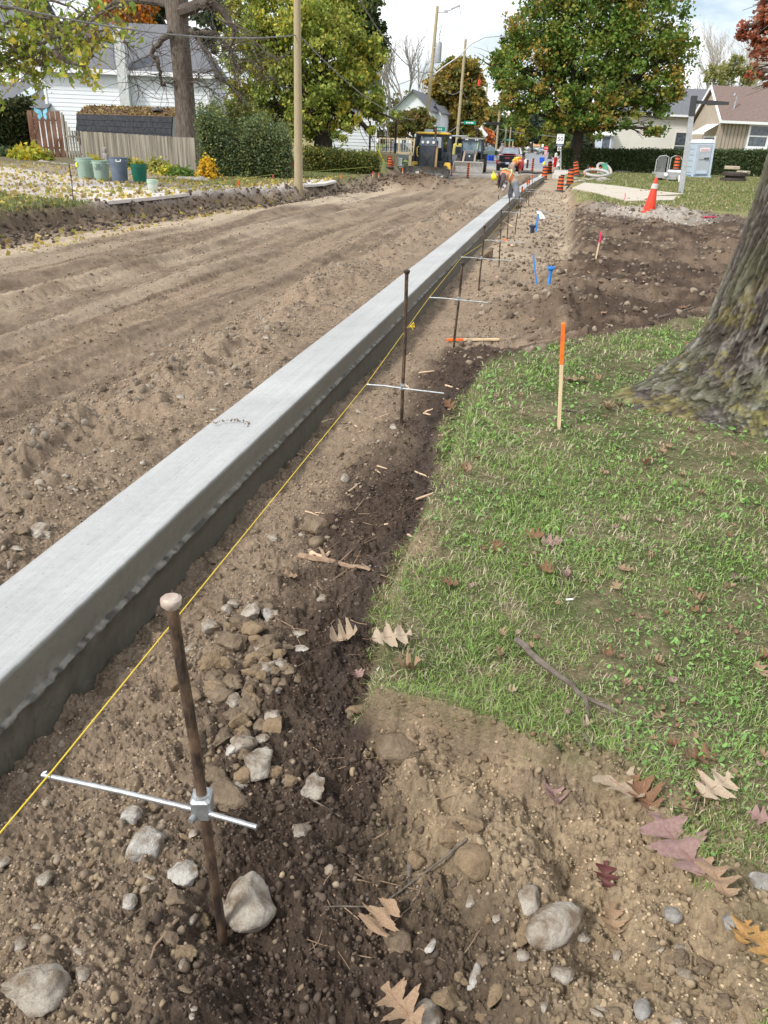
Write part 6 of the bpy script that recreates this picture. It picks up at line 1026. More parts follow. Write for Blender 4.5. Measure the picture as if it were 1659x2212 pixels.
# --- far white gabled house, and more at the end
def simplehouse(u0,u1,Y,vb,ve,vr,label,m,mr,group=None,side='gable',wins=2):
    a=AT(u0,320,Y);a.z=0;c=AT(u1,320,Y);c.z=0;o,rzz,L=frame_from(a,c); W=thing('far_house',label,'house',o,rzz,group=group); e=max(1.5,AT((u0+u1)/2,ve,Y).z); rg=AT((u0+u1)/2,vr,Y+(0 if side=='gable' else 4)).z; b=MB(); b.box((L/2,5,e/2-.3),(L,10,e+.6))
    if side=='gable': b.add([(0,0,e),(L,0,e),(L/2,0,rg),(0,10,e),(L,10,e),(L/2,10,rg)],[(0,1,2),(3,5,4)])
    else: b.add([(0,0,e),(0,10,e),(0,5,rg),(L,0,e),(L,10,e),(L,5,rg)],[(0,1,2),(3,5,4)])
    b.build('wall',m,W); b=MB()
    if side=='gable': slab_roof(b,[(-.3,-.5,e-.15),(L/2,-.5,rg+.05),(L/2,10.4,rg+.05),(-.3,10.4,e-.15)]); slab_roof(b,[(L+.3,-.5,e-.15),(L/2,-.5,rg+.05),(L/2,10.4,rg+.05),(L+.3,10.4,e-.15)])
    else: slab_roof(b,[(-.3,-.5,e),(L+.3,-.5,e),(L+.3,5,rg),(-.3,5,rg)]); slab_roof(b,[(-.3,10.5,e),(L+.3,10.5,e),(L+.3,5,rg),(-.3,5,rg)])
    b.build('roof',mr,W)
    for i in range(wins): window(W,L*(i+.7)/(wins+.4),-.04,e*.45,min(1.1,L/8),min(1.5,e*.4),.12,False)
    return W
simplehouse(851,925,88,360,235,194,'white far house with a steep front gable behind the small street tree',msid,msh)
simplehouse(925,948,92,360,240,226,'low white and grey annex right of the far gabled house',msid,msh,wins=1)
simplehouse(1000,1050,118,345,318,300,'low dim house behind the backhoe loader',mcream,msh,side='eave')
simplehouse(1150,1182,330,330,316,302,'distant tan house with an orange-brown roof at the end of the street',mcream,mat('orange_shingle',(.45,.25,.13),(.52,.30,.17),5,.9),side='eave',wins=1)
simplehouse(1045,1080,160,335,322,308,'dim brown-roofed house behind the row of poles',mcream,mshb,side='eave')
# ================= POLES AND WIRES =================
def K(p): return (Vector(p)-Vector((0,0,CH))).dot(_F)/FL      # metres per view unit at p
def pole(ub,vb,ut,vt,X,wpx,label,zb=-.4,top_metal=False):
    B=ATX(ub,vb,X); T=ATX(ut,vt,X); d=(T-B).normalized(); 
    if d.z<0: d=-d
    base=B+d*((zb-B.z)/d.z); r=wpx*K(B)/2; t=thing('utility_pole',label,'utility pole',base,group='wooden utility poles along the street'); b=MB(); P=[Vector((0,0,0))-d*.5]; L=(T-base).length; P+= [d*L*f for f in (0.02,.2,.4,.6,.8,1)]; b.tube(P,[r*1.06,r*1.05,r,r*.93,r*.86,r*.8,r*.74],16,jit=.015); b.build('shaft',mpole,t,True); return t,base,d,L
p1=pole(645,400,641,-90,-9.75,17.5,'nearest plain wooden pole standing on the left bank',-.1)
p2=pole(920,284,945,14,-11.2,8.6,'tall pole with a grey transformer behind the bulldozer',-.1)
p3=pole(987,306,1006,85,-11.2,6.8,'pole with a curved street lamp arm behind the backhoe loader',-.1)
p4=pole(1040,297,1053,179,-11.2,5.4,'pole right of the backhoe loader with a white diamond sign',-.1)
p5=pole(1070,338,1080,228,-11.0,4.6,'pole just left of the red pickup',-.1)
p6=pole(1090,317,1097,243,-11.0,3.8,'pole directly behind the pickup cab',-.1)
p7=pole(1100,317,1106,252,-11.0,3.1,'seventh pole of the receding row',-.1); p8=pole(1107,318,1113,265,-11,2.7,'eighth pole of the receding row',-.1); p9=pole(1113,318,1118,275,-11,2.3,'farthest pole of the receding row',-.1)
def onp(p,f,du=0,dy=0): return p[1]+p[2]*p[3]*f+Vector((du,dy,0))
# transformer and fittings (parts of their pole)
t,base,d,L=p2; k=K(base); q=d*L*.72; 
b=MB(); c=q+Vector((.42,-.1,0)); b.lathe([(.0,-.75),(.24,-.72),(.26,-.6),(.26,.55),(.22,.68),(0,.72)],14,c=tuple(c)); b.box(tuple(q+Vector((.2,-.05,.3))),(.3,.1,.1)); b.box(tuple(q+Vector((.2,-.05,-.3))),(.3,.1,.1)); b.build('transformer',mmet,t,True)
b=MB(); b.lathe([(.06,0),(.03,.1),(.06,.2),(.03,.3),(.04,.45)],8,c=tuple(c+Vector((.05,0,.72)))); b.build('bushing',mmet,t)
b=MB(); z=L*.965; a=d*z; b.tube([a,a+Vector((.45,0,-.02)),a+Vector((1.0,0,.15)),a+Vector((1.7,0,.42))],[.035,.035,.05,.04],8); b.box(tuple(a+Vector((.72,0,.05))),(.28,.16,.2)); b.box(tuple(a+Vector((1.45,0,.34))),(.7,.2,.10),ry=-.35); b.tube([a+Vector((1.7,0,.42)),a+Vector((1.85,0,.0)),a+Vector((1.95,0,-.6))],.025,6); b.build('cutout_arm',mmet,t,True)
b=MB(); a=d*L*.86; b.tube([a,a+Vector((.5,0,.25)),a+Vector((.4,0,-.2)),a+Vector((.3,0,-.35))],.035,6); b.build('insulator',mmet,t)
b=MB(); a=d*L*.62; b.tube([a-Vector((0,0,.6)),a+Vector((.9,0,.1)),a+Vector((2.1,0,.85)),a+Vector((3.0,0,1.7)),a+Vector((4.0,0,2.15)),a+Vector((5.2,0,2.25))],[.05,.05,.045,.04,.035,.035],8); b.build('lamp_arm',mmet,t,True)
b=MB(); b.prism([(0,0),(.9,.02),(.95,-.04),(.85,-.1),(.1,-.12),(0,-.05)],.3,Matrix.Translation(a+Vector((5.1,0,2.25)))); b.build('lamp_head',mmet,t)
msign=mat('green_sign',(.0,.26,.17),(.01,.30,.20),6,.4); msw=mat('sign_white',(.85,.86,.88),rough=.4); msb=mat('sign_black',(.02,.02,.02),rough=.5); msr=mat('sign_red',(.65,.02,.03),rough=.4); mblk=mat('dark_ink',(.025,.025,.04),rough=.5)
def sstrip(p,du,w,h,z,label,m=msign,wm=True):
    t,base,d,L=p; q=base+d*((z-base.z)/d.z); tt=thing('street_sign',label,'street sign',q+Vector((du,-.3,0))); b=MB(); b.box((0,0,0),(w,.03,h),bev=.01); b.build('plate',m,tt)
    b=MB(); b.box((-w/2-.12,.05,0),(.3,.05,.08)); b.build('bracket',mmet,tt)
    if wm:
        for i in range(5): b=MB(); b.box((-w*.26+i*w*.125,-.025,random.uniform(-.01,.01)),(w*.085,.01,h*random.uniform(.3,.5))); b.build('letter_mark',msw,tt)
k2=K(p2[1]); z=ATX(941,278,-10.3).z; sstrip(p2,1.0,1.15,.28,z,'green street name sign on the transformer pole')
z=ATX(1002,263,-10.2).z; sstrip(p3,1.2,1.25,.30,z,'green street name sign on the lamp arm pole'); sstrip(p3,3.6,1.5,.30,z-.0,'dark street sign beside the lamp arm pole',msb,False)  # second plate is plain black without letter marks
z=ATX(1090,302,-11).z; sstrip(p6,.8,1.6,.3,z,'far green street sign on the pole behind the pickup')
q=onp(p4,0); zz=AT(1039,291,q.y).z; t=thing('diamond_sign','blank white diamond sign on the pole right of the backhoe loader','sign',(q.x-.1,q.y-.5,zz)); b=MB(); s=1.05; b.prism([(0,-s),(s,0),(0,s),(-s,0)],.03); b.build('plate',msw,t); b=MB(); b.box((0,.2,0),(.1,.4,.1)); b.build('bracket',mmet,t)
mwire=mat('cable',(.16,.16,.16),(.26,.26,.25),5,.6)
def span(a,b_,sag,label,r=.025,grp=None): wire([a,b_],r,'overhead_cable',label,'cable',mwire,sag,5,group=grp)
span(ATX(0,10,-12),ATX(645,75,-9.75),.3,'thin overhead cable from the left edge to the nearest pole',.02); span(ATX(648,78,-9.75),onp(p2,.30),.9,'overhead cable from the nearest pole to the transformer pole',.025,)
span(AT(760,-30,30),onp(p2,.60),.9,'high cable sweeping down to the transformer pole',.025); span(AT(700,200,62),onp(p2,.61),.6,'cable from the white house to the transformer pole',.02)
span(onp(p2,.29),onp(p3,.31),.8,'cable between the transformer pole and the lamp arm pole',.035); span(onp(p3,.31),onp(p4,.30),1.0,'cable between the lamp arm pole and the diamond sign pole',.035); span(onp(p4,.30),onp(p5,.45),1.0,'cable sagging behind the pickup',.035); span(onp(p4,.45),onp(p5,.62),1.4,'loose loop of cable left of the pickup',.035); span(onp(p5,.45),onp(p6,.5),1.2,'far cable beyond the pickup pole',.04)
span(onp(p2,.62),onp(p3,.60),1.0,'upper cable between the transformer pole and the lamp arm pole',.03); span(onp(p3,.60),onp(p4,.75),1.0,'upper cable beyond the lamp arm pole',.03)
a=onp(p5,.55); span(a+Vector((0,0,0)),Vector((6,a.y+5,a.z-.3)),.6,'dark cable crossing the far street',.05)
p=AT(1035,179,92); b=MB(); b.lathe([(0,-.3),(.13,-.28),(.15,0),(.13,.28),(0,.32)],14); b.tube([(0,0,.3),(0,0,.7)],.02,5); o=b.build('red_marker',mat('red_marker',(.72,.06,.03),(.6,.05,.03),5,.5),None,True); o.location=p; tag(o,'red cylindrical cover hanging on the overhead line','cable marker')
# ================= TRAFFIC CONTROL =================
mor=mat('barrel_orange',(.72,.13,.02),(.60,.10,.02),9,.55); mbk=mat('barrel_black',(.022,.018,.016),(.05,.04,.035),9,.7); mrub=mat('rubber',(.03,.03,.032),(.09,.085,.08),12,.85)
def mkbarrel(r0,r1,h,bands=4,base=True,top=True):
    t=thing('traffic_barrel','x','barrel'); b=MB(); zb=.10; n=bands*2; 
    prof=[(r0,zb)]
    for i in range(n):
        za=zb+(h-zb)*i/n; zc=zb+(h-zb)*(i+1)/n; ra=r0+(r1-r0)*i/n; rc=r0+(r1-r0)*(i+1)/n; prof+=[(ra+(.006 if i%2 else 0),za+.004),(rc+(.006 if i%2 else 0),zc-.004)]
    prof+= [(r1*.93,h),(r1*.5,h+.012),(0,h+.012)]; b.lathe(prof,22); b.build('body',mor,t,True)
    for i in range(bands):
        j=2*i+1; za=zb+(h-zb)*j/n; zc=zb+(h-zb)*(j+.9)/n; ra=r0+(r1-r0)*j/n+.009; rc=r0+(r1-r0)*(j+1)/n+.009; q=MB(); q.lathe([(ra-.004,za),(ra,za+.003),(rc,zc-.003),(rc-.004,zc)],22); q.build('band',mbk,t,True)
    if base: q=MB(); q.lathe([(r0*1.75,0),(r0*1.8,.03),(r0*1.7,.055),(r0*1.15,.07),(r0*1.05,.13),(0,.13)],8); q.build('rubber_base',mrub,t)
    if top: q=MB(); q.box((0,0,h+.035),(r1*.9,.05,.06),bev=.01); q.build('handle',mbk,t)
    return t
BG='orange and black traffic barrels'
BS=[mkbarrel(.22,.185,1.0,4),mkbarrel(.085,.075,1.1,6,True,False)]
used=set()
def barrel(u,v,vt,kd,label,z=None,rot=None,wob=0,Y=None):
    p=AT(u,v,Y) if Y else PG(u,v)
    h=(AT(u,vt,p.y).z-p.z) if vt else 1.0; s=h/1.04 if kd==0 else h/1.1; src=BS[kd]
    if kd in used: r=dup(src,p,0,label,BG,s,rot)
    else: used.add(kd); r=src; r.location=p; r['label']=label; r['group']=BG; r.scale=(s,s,s); 
    if rot: r.rotation_euler=rot
    return r
barrel(1209,414,379,0,'orange and black barrel with a stick on top, nearest on the dirt floor'); barrel(1230,401,364,0,'orange and black barrel standing on the near end of the walk'); barrel(1175,389,358,0,'front barrel of the pair by the kerb bend, yellow lamp on top'); barrel(1186,375,348,0,'barrel behind the one with the yellow lamp'); 
barrel(1010,386,352,1,'slim striped post in front of the backhoe bucket'); barrel(1149,373,342,1,'slim striped post beside the kerb bend'); barrel(975,380,357,1,'slim striped post half hidden by the bulldozer blade'); barrel(842,362,336,0,'tall barrel before the new picket fence'); barrel(848,365,348,0,'short barrel before the new picket fence')
barrel(1246,380,348,0,'barrel leaning back against another near the hedge',rot=(0,-.25,.5)); 
p=PG(1268,374); barrel(1270,374,None,0,'barrel lying on its side near the hedge, left one',rot=(math.pi/2,.0,1.35)).location=p+Vector((0,0,.2)); barrel(1295,374,None,0,'barrel lying on its side near the hedge, right one',rot=(math.pi/2,0,1.5)).location=PG(1290,373)+Vector((0,0,.2))
p=PG(1335,371); t=dup(BS[1],p+Vector((-.6,0,.35)),0,'striped post fallen across a rubber ring near the hedge',BG,1.1,(0,1.35,.1))
def ring(u,v,R,r,label,m,name='rubber_ring',tilt=(0,0,0),cat='ring',sx=1.0):
    p=PG(u,v); b=MB(); b.tube([(R*sx*math.cos(a),R*math.sin(a),0) for a in np.linspace(0,2*math.pi,25)],r,10); o=b.build(name,m,None,True); o.location=p+Vector((0,0,r+.02+R*abs(math.sin(tilt[0])))); o.rotation_euler=tilt; tag(o,label,cat)
ring(1345,373,.55,.05,'black rubber base ring lying flat near the hedge',mrub); mhose=mat('grey_hose',(.50,.48,.45),(.36,.34,.32),14,.6,bump=.6,bsc=30)
ring(1287,384,.62,.085,'thick pale hose coil lying flat on rubble',mhose,'hose_coil',(.25,0,.1),'hose',1.1); ring(1303,381,.5,.085,'second pale hose coil leaning on the first',mhose,'hose_coil',(.7,.2,.4),'hose')
b=MB(); p=PG(1300,378); b.tube([(-.3,0,.1),(0,.1,.35),(.45,.1,.5)],.08,10); o=b.build('hose_end',mhose,None,True); o.location=p; tag(o,'pale hose end sticking up from the coils','hose')
p=PG(1312,382); T=AT(1305,353,p.y); b=MB(); b.tube([(0,0,0),(T-p)],.17,14); b.tube([(T-p)*.9,(T-p)*1.0],.19,14); o=b.build('green_pipe',mat('green_pipe',(.10,.35,.24),(.14,.42,.30),6,.5),None,True); o.location=p; tag(o,'pale green plastic pipe leaning by the hedge','pipe')
for i in range(9): u=1240+i*9+random.uniform(-5,5); stone(u,386+random.uniform(-3,5),22,9,'pale' if i%2 else 'grey','broken concrete slab in the rubble under the hoses',500+i,group='broken slabs under the hoses',cat='slab')
p=PG(1184,382); 
for (u,v) in ((1200,386),(1206,387)): p=PG(u,v); b=MB(); b.box((0,0,.17),(.5 if u<1205 else .32,.35,.36),bev=.02); o=b.build('concrete_block',mconc); o.location=p; tag(o,'square concrete block at the end of the hedge' if u<1205 else 'smaller concrete block leaning on the square one','block')
b=MB(); p=AT(1175,358,PG(1175,389).y); b.lathe([(.09,0),(.10,.05),(.10,.16),(.05,.2),(0,.2)],12); o=b.build('warning_lamp',mat('yellow_lens',(.75,.72,.05),rough=.3)); o.location=p+Vector((0,0,.05)); tag(o,'yellow warning lamp on top of the front barrel by the kerb bend','warning lamp')
p=PG(1209,414); T=AT(1211,364,p.y); b=MB(); a=AT(1208,380,p.y); b.bar((0,0,0),T-a,.06,.03); o=b.build('wooden_lath',mwood); o.location=a; tag(o,'orange-tipped lath standing on the nearest barrel','lath')
# cone
p=PG(1402,455); p.z-=.03; T=AT(1408,383,p.y); h=T.z-p.z; R=.5*26*K(p); t=thing('traffic_cone','tall red-orange cone with one white collar on the grey gravel heap','cone',p); t.rotation_euler=(0,.06,0); mco=mat('cone_red',(.80,.07,.03),(.70,.05,.025),5,.45); b=MB(); b.lathe([(R*.98,0),(R,.03),(R*.62,h*.5),(R*.27,h*.95),(R*.22,h),(R*.15,h),(R*.12,h*.97),(0,h*.97)],26); b.build('body',mco,t,True); b=MB(); f=lambda z:R*.995+(R*.25-R*.995)*z/h+.012; b.lathe([(f(h*.68)-.01,h*.675),(f(h*.68),h*.68),(f(h*.82),h*.82),(f(h*.82)-.01,h*.825)],26); b.build('collar',mat('dirty_reflective',(.62,.60,.58),(.45,.42,.40),14,.5),t,True); b=MB(); b.box((0,0,-.01),(R*2.6,R*2.6,.05),bev=.01); b.build('base',mco,t)
# lamp post
p=PG(1470,417); T=AT(1500,207,p.y); d=T-p; t=thing('lamp_post','leaning square grey steel lamp post in front of the portable toilet','lamp post',p); b=MB(); b.bar(d*-.03,d*.80,.20,.20); b.build('post',mmet,t,bevel=.01); b=MB(); b.bar(d*.80,d,.24,.24); b.build('dark_cap',mat('lamp_dark',(.05,.05,.055),rough=.5),t); b=MB(); a=d*.94; b.bar(a,a+Vector((.85,0,-.02)),.06,.12); b.prism([(0,.05),(.9,0),(.9,-.1),(.1,-.14),(0,-.08)],.25,Matrix.Translation(a+Vector((.5,0,.03)))); b.build('lamp_head',mat('lamp_dark',(.05,.05,.055)),t)
# toilet
p=PG(1505,383); h=AT(1508,299,p.y).z-p.z; w_=h*.52; t=thing('portable_toilet','pale blue-grey portable toilet standing before the clipped hedge','portable toilet',p,math.radians(14)); t.rotation_euler=(0,-.045,math.radians(14)); mto=mat('toilet_plastic',(.46,.55,.66),(.52,.60,.70),3,.45); mto2=mat('toilet_door',(.38,.41,.46),(.43,.46,.50),3,.5)
b=MB(); b.box((0,0,h*.475),(w_,w_,h*.85),bev=.06)
for s in(-1,1):
    b.box((s*w_*.47,-w_*.47,h*.45),(.12,.12,h*.84)); 
for i in range(5): b.box((-w_*.505,0,h*(.18+i*.15)),(.03,w_*.7,h*.09),bev=.01); b.box((w_*.505,0,h*(.18+i*.15)),(.03,w_*.7,h*.09),bev=.01)
b.build('cabin',mto,t,bevel=.01); b=MB(); b.box((0,0,h*.93),(w_*1.06,w_*1.06,h*.10),taper=.82,bev=.03); b.build('roof',mat('toilet_roof',(.60,.64,.68),rough=.5),t,bevel=.02); b=MB(); b.box((0,0,.05),(w_*1.12,w_*1.12,.10)); b.build('skid',mto,t)
b=MB(); b.box((0,-w_*.52,h*.47),(w_*.74,.05,h*.76),bev=.02); dr=b.build('door',mto2,t); b=MB(); b.box((0,-w_*.55,h*.72),(w_*.52,.02,h*.085)); b.build('label_plate',msw,dr); b=MB()
for i in range(2): 
    for j in range(7): b.box((-w_*.2+j*w_*.067,-w_*.56,h*(.735-.03*i)),(w_*.05,.012,h*.018))
b.build('label_marks',mat('faded_red',(.60,.12,.18),rough=.6),dr); b=MB(); b.box((0,-w_*.56,h*.50),(w_*.5,.03,h*.05)); b.build('latch_plate',mmet,dr); b=MB(); b.box((w_*.08,-w_*.59,h*.50),(.14,.05,.08)); b.box((w_*.22,-w_*.59,h*.50),(.10,.05,.10)); b.build('handle',mdark,dr); b=MB(); b.box((0,-w_*.56,h*.14),(w_*.6,.03,h*.08),bev=.01); b.build('vent',mto,dr)
# small trailer with barrel
p=PG(1440,391); k=K(p); W=58*k; t=thing('tilt_trailer','small grey steel trailer with a mesh rack parked on the right lawn','trailer',p,.05); b=MB(); b.box((0,0,.42),(W,1.6,.1)); b.box((0,-.8,.33),(W,.08,.3)); b.box((W*.05,-.86,.22),(W*.35,.05,.2)); b.build('deck',mat('trailer_grey',(.30,.31,.32),(.40,.40,.40),6,.7),t); b=MB()
for s in(-1,1): x0=s*W*.46; b.tube([(x0,.2,.4),(x0,.2,1.15),(x0-s*.15,.2,1.35),(x0-s*W*.30,.2,1.4),(x0-s*W*.42,.2,1.3),(x0-s*W*.43,.2,.4)],.035,7)
for i in range(9): b.tube([(-W*.40+i*W*.035,.2,.45),(-W*.40+i*W*.035,.2,1.35)],.012,5)
b.build('rack',mat('trailer_grey',(.3,.3,.3)),t,True)
for s in(-1,1): b=MB(); b.lathe([(.32,-.1),(.34,-.06),(.34,.06),(.32,.1)],18,M=Matrix.Translation((s*W*.2,.5,.33))@Euler((0,math.pi/2,0)).to_matrix().to_4x4()); b.build('wheel',mrub,t,True)
b=MB(); b.box((W*.2,-.3,.56),(W*.45,.8,.14),bev=.03); b.build('pale_tray',msw,t); b=MB(); b.lathe([(.1,-.1),(.1,.1)],12,M=Matrix.Translation((-W*.16,-.88,.38))@Euler((math.pi/2,0,0)).to_matrix().to_4x4()); b.build('white_lamp',msw,t); b=MB(); b.bar((W*.33,-.9,.35),(W*.30,-1.5,-.1),.12,.05); b.build('jockey_stand',mconc,t)
dup(BS[0],p+Vector((W*.23,-.3,.62)),0,'small barrel standing on the grey trailer',BG,.78)
# stacked manhole rings
p=PG(1584,392); mcast=mat('cast_iron',(.035,.028,.025),(.08,.06,.05),10,.8,bump=.5); 
for i,(R,z,s) in enumerate([(.80,.0,.2),(.62,.18,.18),(.78,.34,.2)]): b=MB(); b.lathe([(R,0),(R*1.02,.04),(R*.98,s),(R*.7,s+.02),(0,s+.02)],20); o=b.build('iron_ring',mcast,None,True); o.location=p+Vector((random.uniform(-.06,.06),0,z)); tag(o,['bottom iron ring of the dark stack on the right lawn','middle iron ring of the dark stack on the right lawn','top iron ring of the dark stack on the right lawn'][i],'iron ring')
for i,(u,v) in enumerate([(1578,378),(1592,377),(1606,378),(1618,379)]): p=PG(1584,388); q=AT(u,v+2,p.y); b=MB(); b.box((0,0,.14),(.55,.35,.22),bev=.03); o=b.build('paver_block',mat('tan_block',(.50,.42,.32),(.42,.35,.27),8,.9)); o.location=(q.x,q.y+1.2,.62 if i<2 else .35); o.rotation_euler=(0,0,i*.3); tag(o,'tan concrete block by the stacked iron rings','block','tan blocks by the iron rings')
# road signs
p=AT(1213,366,62); p.z=0; T=AT(1212,289,62); k=K(T); t=thing('speed_sign','white speed limit sign reading 50 at the left end of the hedge','road sign',p); q=T-Vector(p); b=MB(); b.bar((0,.05,-.3),(q.x,.05,q.z),.07); b.build('post',mmet,t); c=Vector((q.x,0,q.z-10*k)); W=15.5*k; b=MB(); b.box(tuple(c),(W,.03,19*k),bev=.01); b.build('plate',msw,t); X=lambda z:Matrix.Translation((q.x,-.022,z))@Euler((math.pi/2,0,0)).to_matrix().to_4x4()
text('numerals','50',W*.78,X(c.z-.02),mblk,t); text('lettering','MAXIMUM',W*.17,X(c.z+7.6*k),mblk,t); z2=c.z-12.4*k; b=MB(); b.box((q.x,0,z2),(W*.95,.03,4.8*k)); b.build('tab_plate',mat('ink_blue',(.06,.07,.14),rough=.5),t); text('lettering','BEGINS',W*.2,X(z2),msw,t); z3=z2-7*k; b=MB(); b.box((q.x,0,z3),(W*.5,.03,8.2*k)); b.build('small_plate',msw,t); b=MB(); b.tube([(q.x+W*.14*math.cos(a),-.03,z3+W*.14*math.sin(a)) for a in np.linspace(0,2*math.pi,17)],.025,5); b.build('ring_mark',mblk,t)
def sgn(u,vb,vt,Y,label,kind):
    p=AT(u,vb,Y); T=AT(u,vt,Y); k=K(T); t=thing('road_sign',label,'road sign',(p.x,Y,-.1)); h=T.z+.1; b=MB(); b.bar((0,.06,0),(0,.06,h),.07); b.build('post',mmet,t); 
    if kind=='stop': R=4.6*k; b=MB(); b.prism([(R*math.cos(a),R*math.sin(a)) for a in [math.pi/8+i*math.pi/4 for i in range(8)]],.04,Matrix.Translation((0,0,h-R))); b.build('plate',msr,t); text('lettering','STOP',R*.75,Matrix.Translation((0,-.03,h-R))@Euler((math.pi/2,0,0)).to_matrix().to_4x4(),msw,t)
    elif kind=='white': b=MB(); b.box((0,0,h-3.2*k),(4.6*k,.04,6.2*k)); b.build('plate',msw,t); b=MB(); b.box((0,-.03,h-3.0*k),(2*k,.02,2.4*k)); b.build('mark',mmet,t)
    elif kind=='bars':
        b=MB(); b.box((0,0,h-5*k),(5.2*k,.04,10*k)); b.build('plate',msw,t)
        for i in range(4): b=MB(); b.box((0,-.03,h-(1.3+2.5*i)*k),(4.8*k,.02,1.1*k)); b.build('red_bar',msr,t)
sgn(1178,334,315,150,'red octagonal stop sign far along the pavement','stop'); sgn(1170,335,311,130,'small white square sign left of the stop sign','white'); sgn(1177,345,326,110,'red and white barred board below the stop sign','bars')
p=AT(1200,345,78); b=MB(); b.lathe([(.14,0),(.14,.75),(.15,.77),(.13,.8)],14); 
t=thing('gas_marker','squat red and white marker post at the hedge end','marker post',(p.x,78,0)); b.build('red_body',msr,t,True); b=MB(); b.lathe([(.12,.8),(.12,1.1),(.0,1.18)],14); b.build('white_top',msw,t,True)
p=AT(1171,343,95); b=MB(); b.box((0,0,.28),(.5,.4,.56),taper=1.1,bev=.03); o=b.build('blue_box',mat('recycling_blue',(.02,.10,.60),rough=.5)); o.location=(p.x,95,0); tag(o,'blue recycling box by the far pavement','recycling box')
for i in range(3): p=AT(1052+i*5.0,338,98); b=MB(); b.box((0,0,.3),(.50,.4,.55),taper=1.12,bev=.02); b.box((0,0,.6),(.60,.48,.05)); o=b.build('blue_box',mat('recycling_blue',(.02,.10,.60),rough=.5)); o.location=(p.x,98+i*.3,-.1); tag(o,['left','middle','right'][i]+' blue recycling box at the kerb behind the backhoe loader','recycling box')
p=AT(837,362,52.5); T=AT(813,318,52.5); b=MB(); b.tube([Vector((0,0,-.1)),T-p],.055,8); o=b.build('guy_guard',mat('guard_yellow',(.80,.70,.02),rough=.5),None,True); o.location=p; tag(o,'slanting yellow guy-wire guard in front of the picket fence','guy guard')
p=AT(995,345,75); b=MB(); b.tube([(0,0,-.3),(0,0,2.2)],.06,8); o=b.build('yellow_post',mat('guard_yellow',(.8,.7,.02)),None,True); o.location=(AT(967,330,72).x,72,0); tag(o,'upright yellow post left of the roller','post')
p=AT(1131,380,44); 
b=MB(); p=PG(1135,377); b.tube([(-.5,0,.1),(.1,.2,.15),(.6,.6,.1),(1.3,.8,.15)],.07,10); o=b.build('black_pipe',mrub,None,True); o.location=p; tag(o,'black drain pipe curving off at the kerb bend','pipe')
# red things by the pole
for (u,v,s,lb) in [(612,372,.3,'red flower pot left of the wooden pole'),(660,366,.28,'small red pot right of the wooden pole'),(625,362,.4,'red and white garden cart behind the wooden pole')]:
    p=AT(u,v,44); b=MB(); b.lathe([(s*.6,0),(s*.8,s*1.0),(s*.9,s*1.05),(s*.9,s*1.25),(s*.7,s*1.2),(0,s*1.1)],14); o=b.build('flower_pot',mat('pot_red',(.55,.06,.05),(.4,.05,.04),8,.6),None,True); o.location=(p.x,44,0); tag(o,lb.replace('red and white garden cart','larger red pot'),'flower pot')
p=AT(861,361,58.0); b=MB(); b.lathe([(.22,0),(.26,.55),(.28,.58),(.0,.6)],16); o=b.build('white_tub',mwh,None,True); o.location=(p.x,58,0); tag(o,'small pale tub on the grass right of the new picket fence','tub')
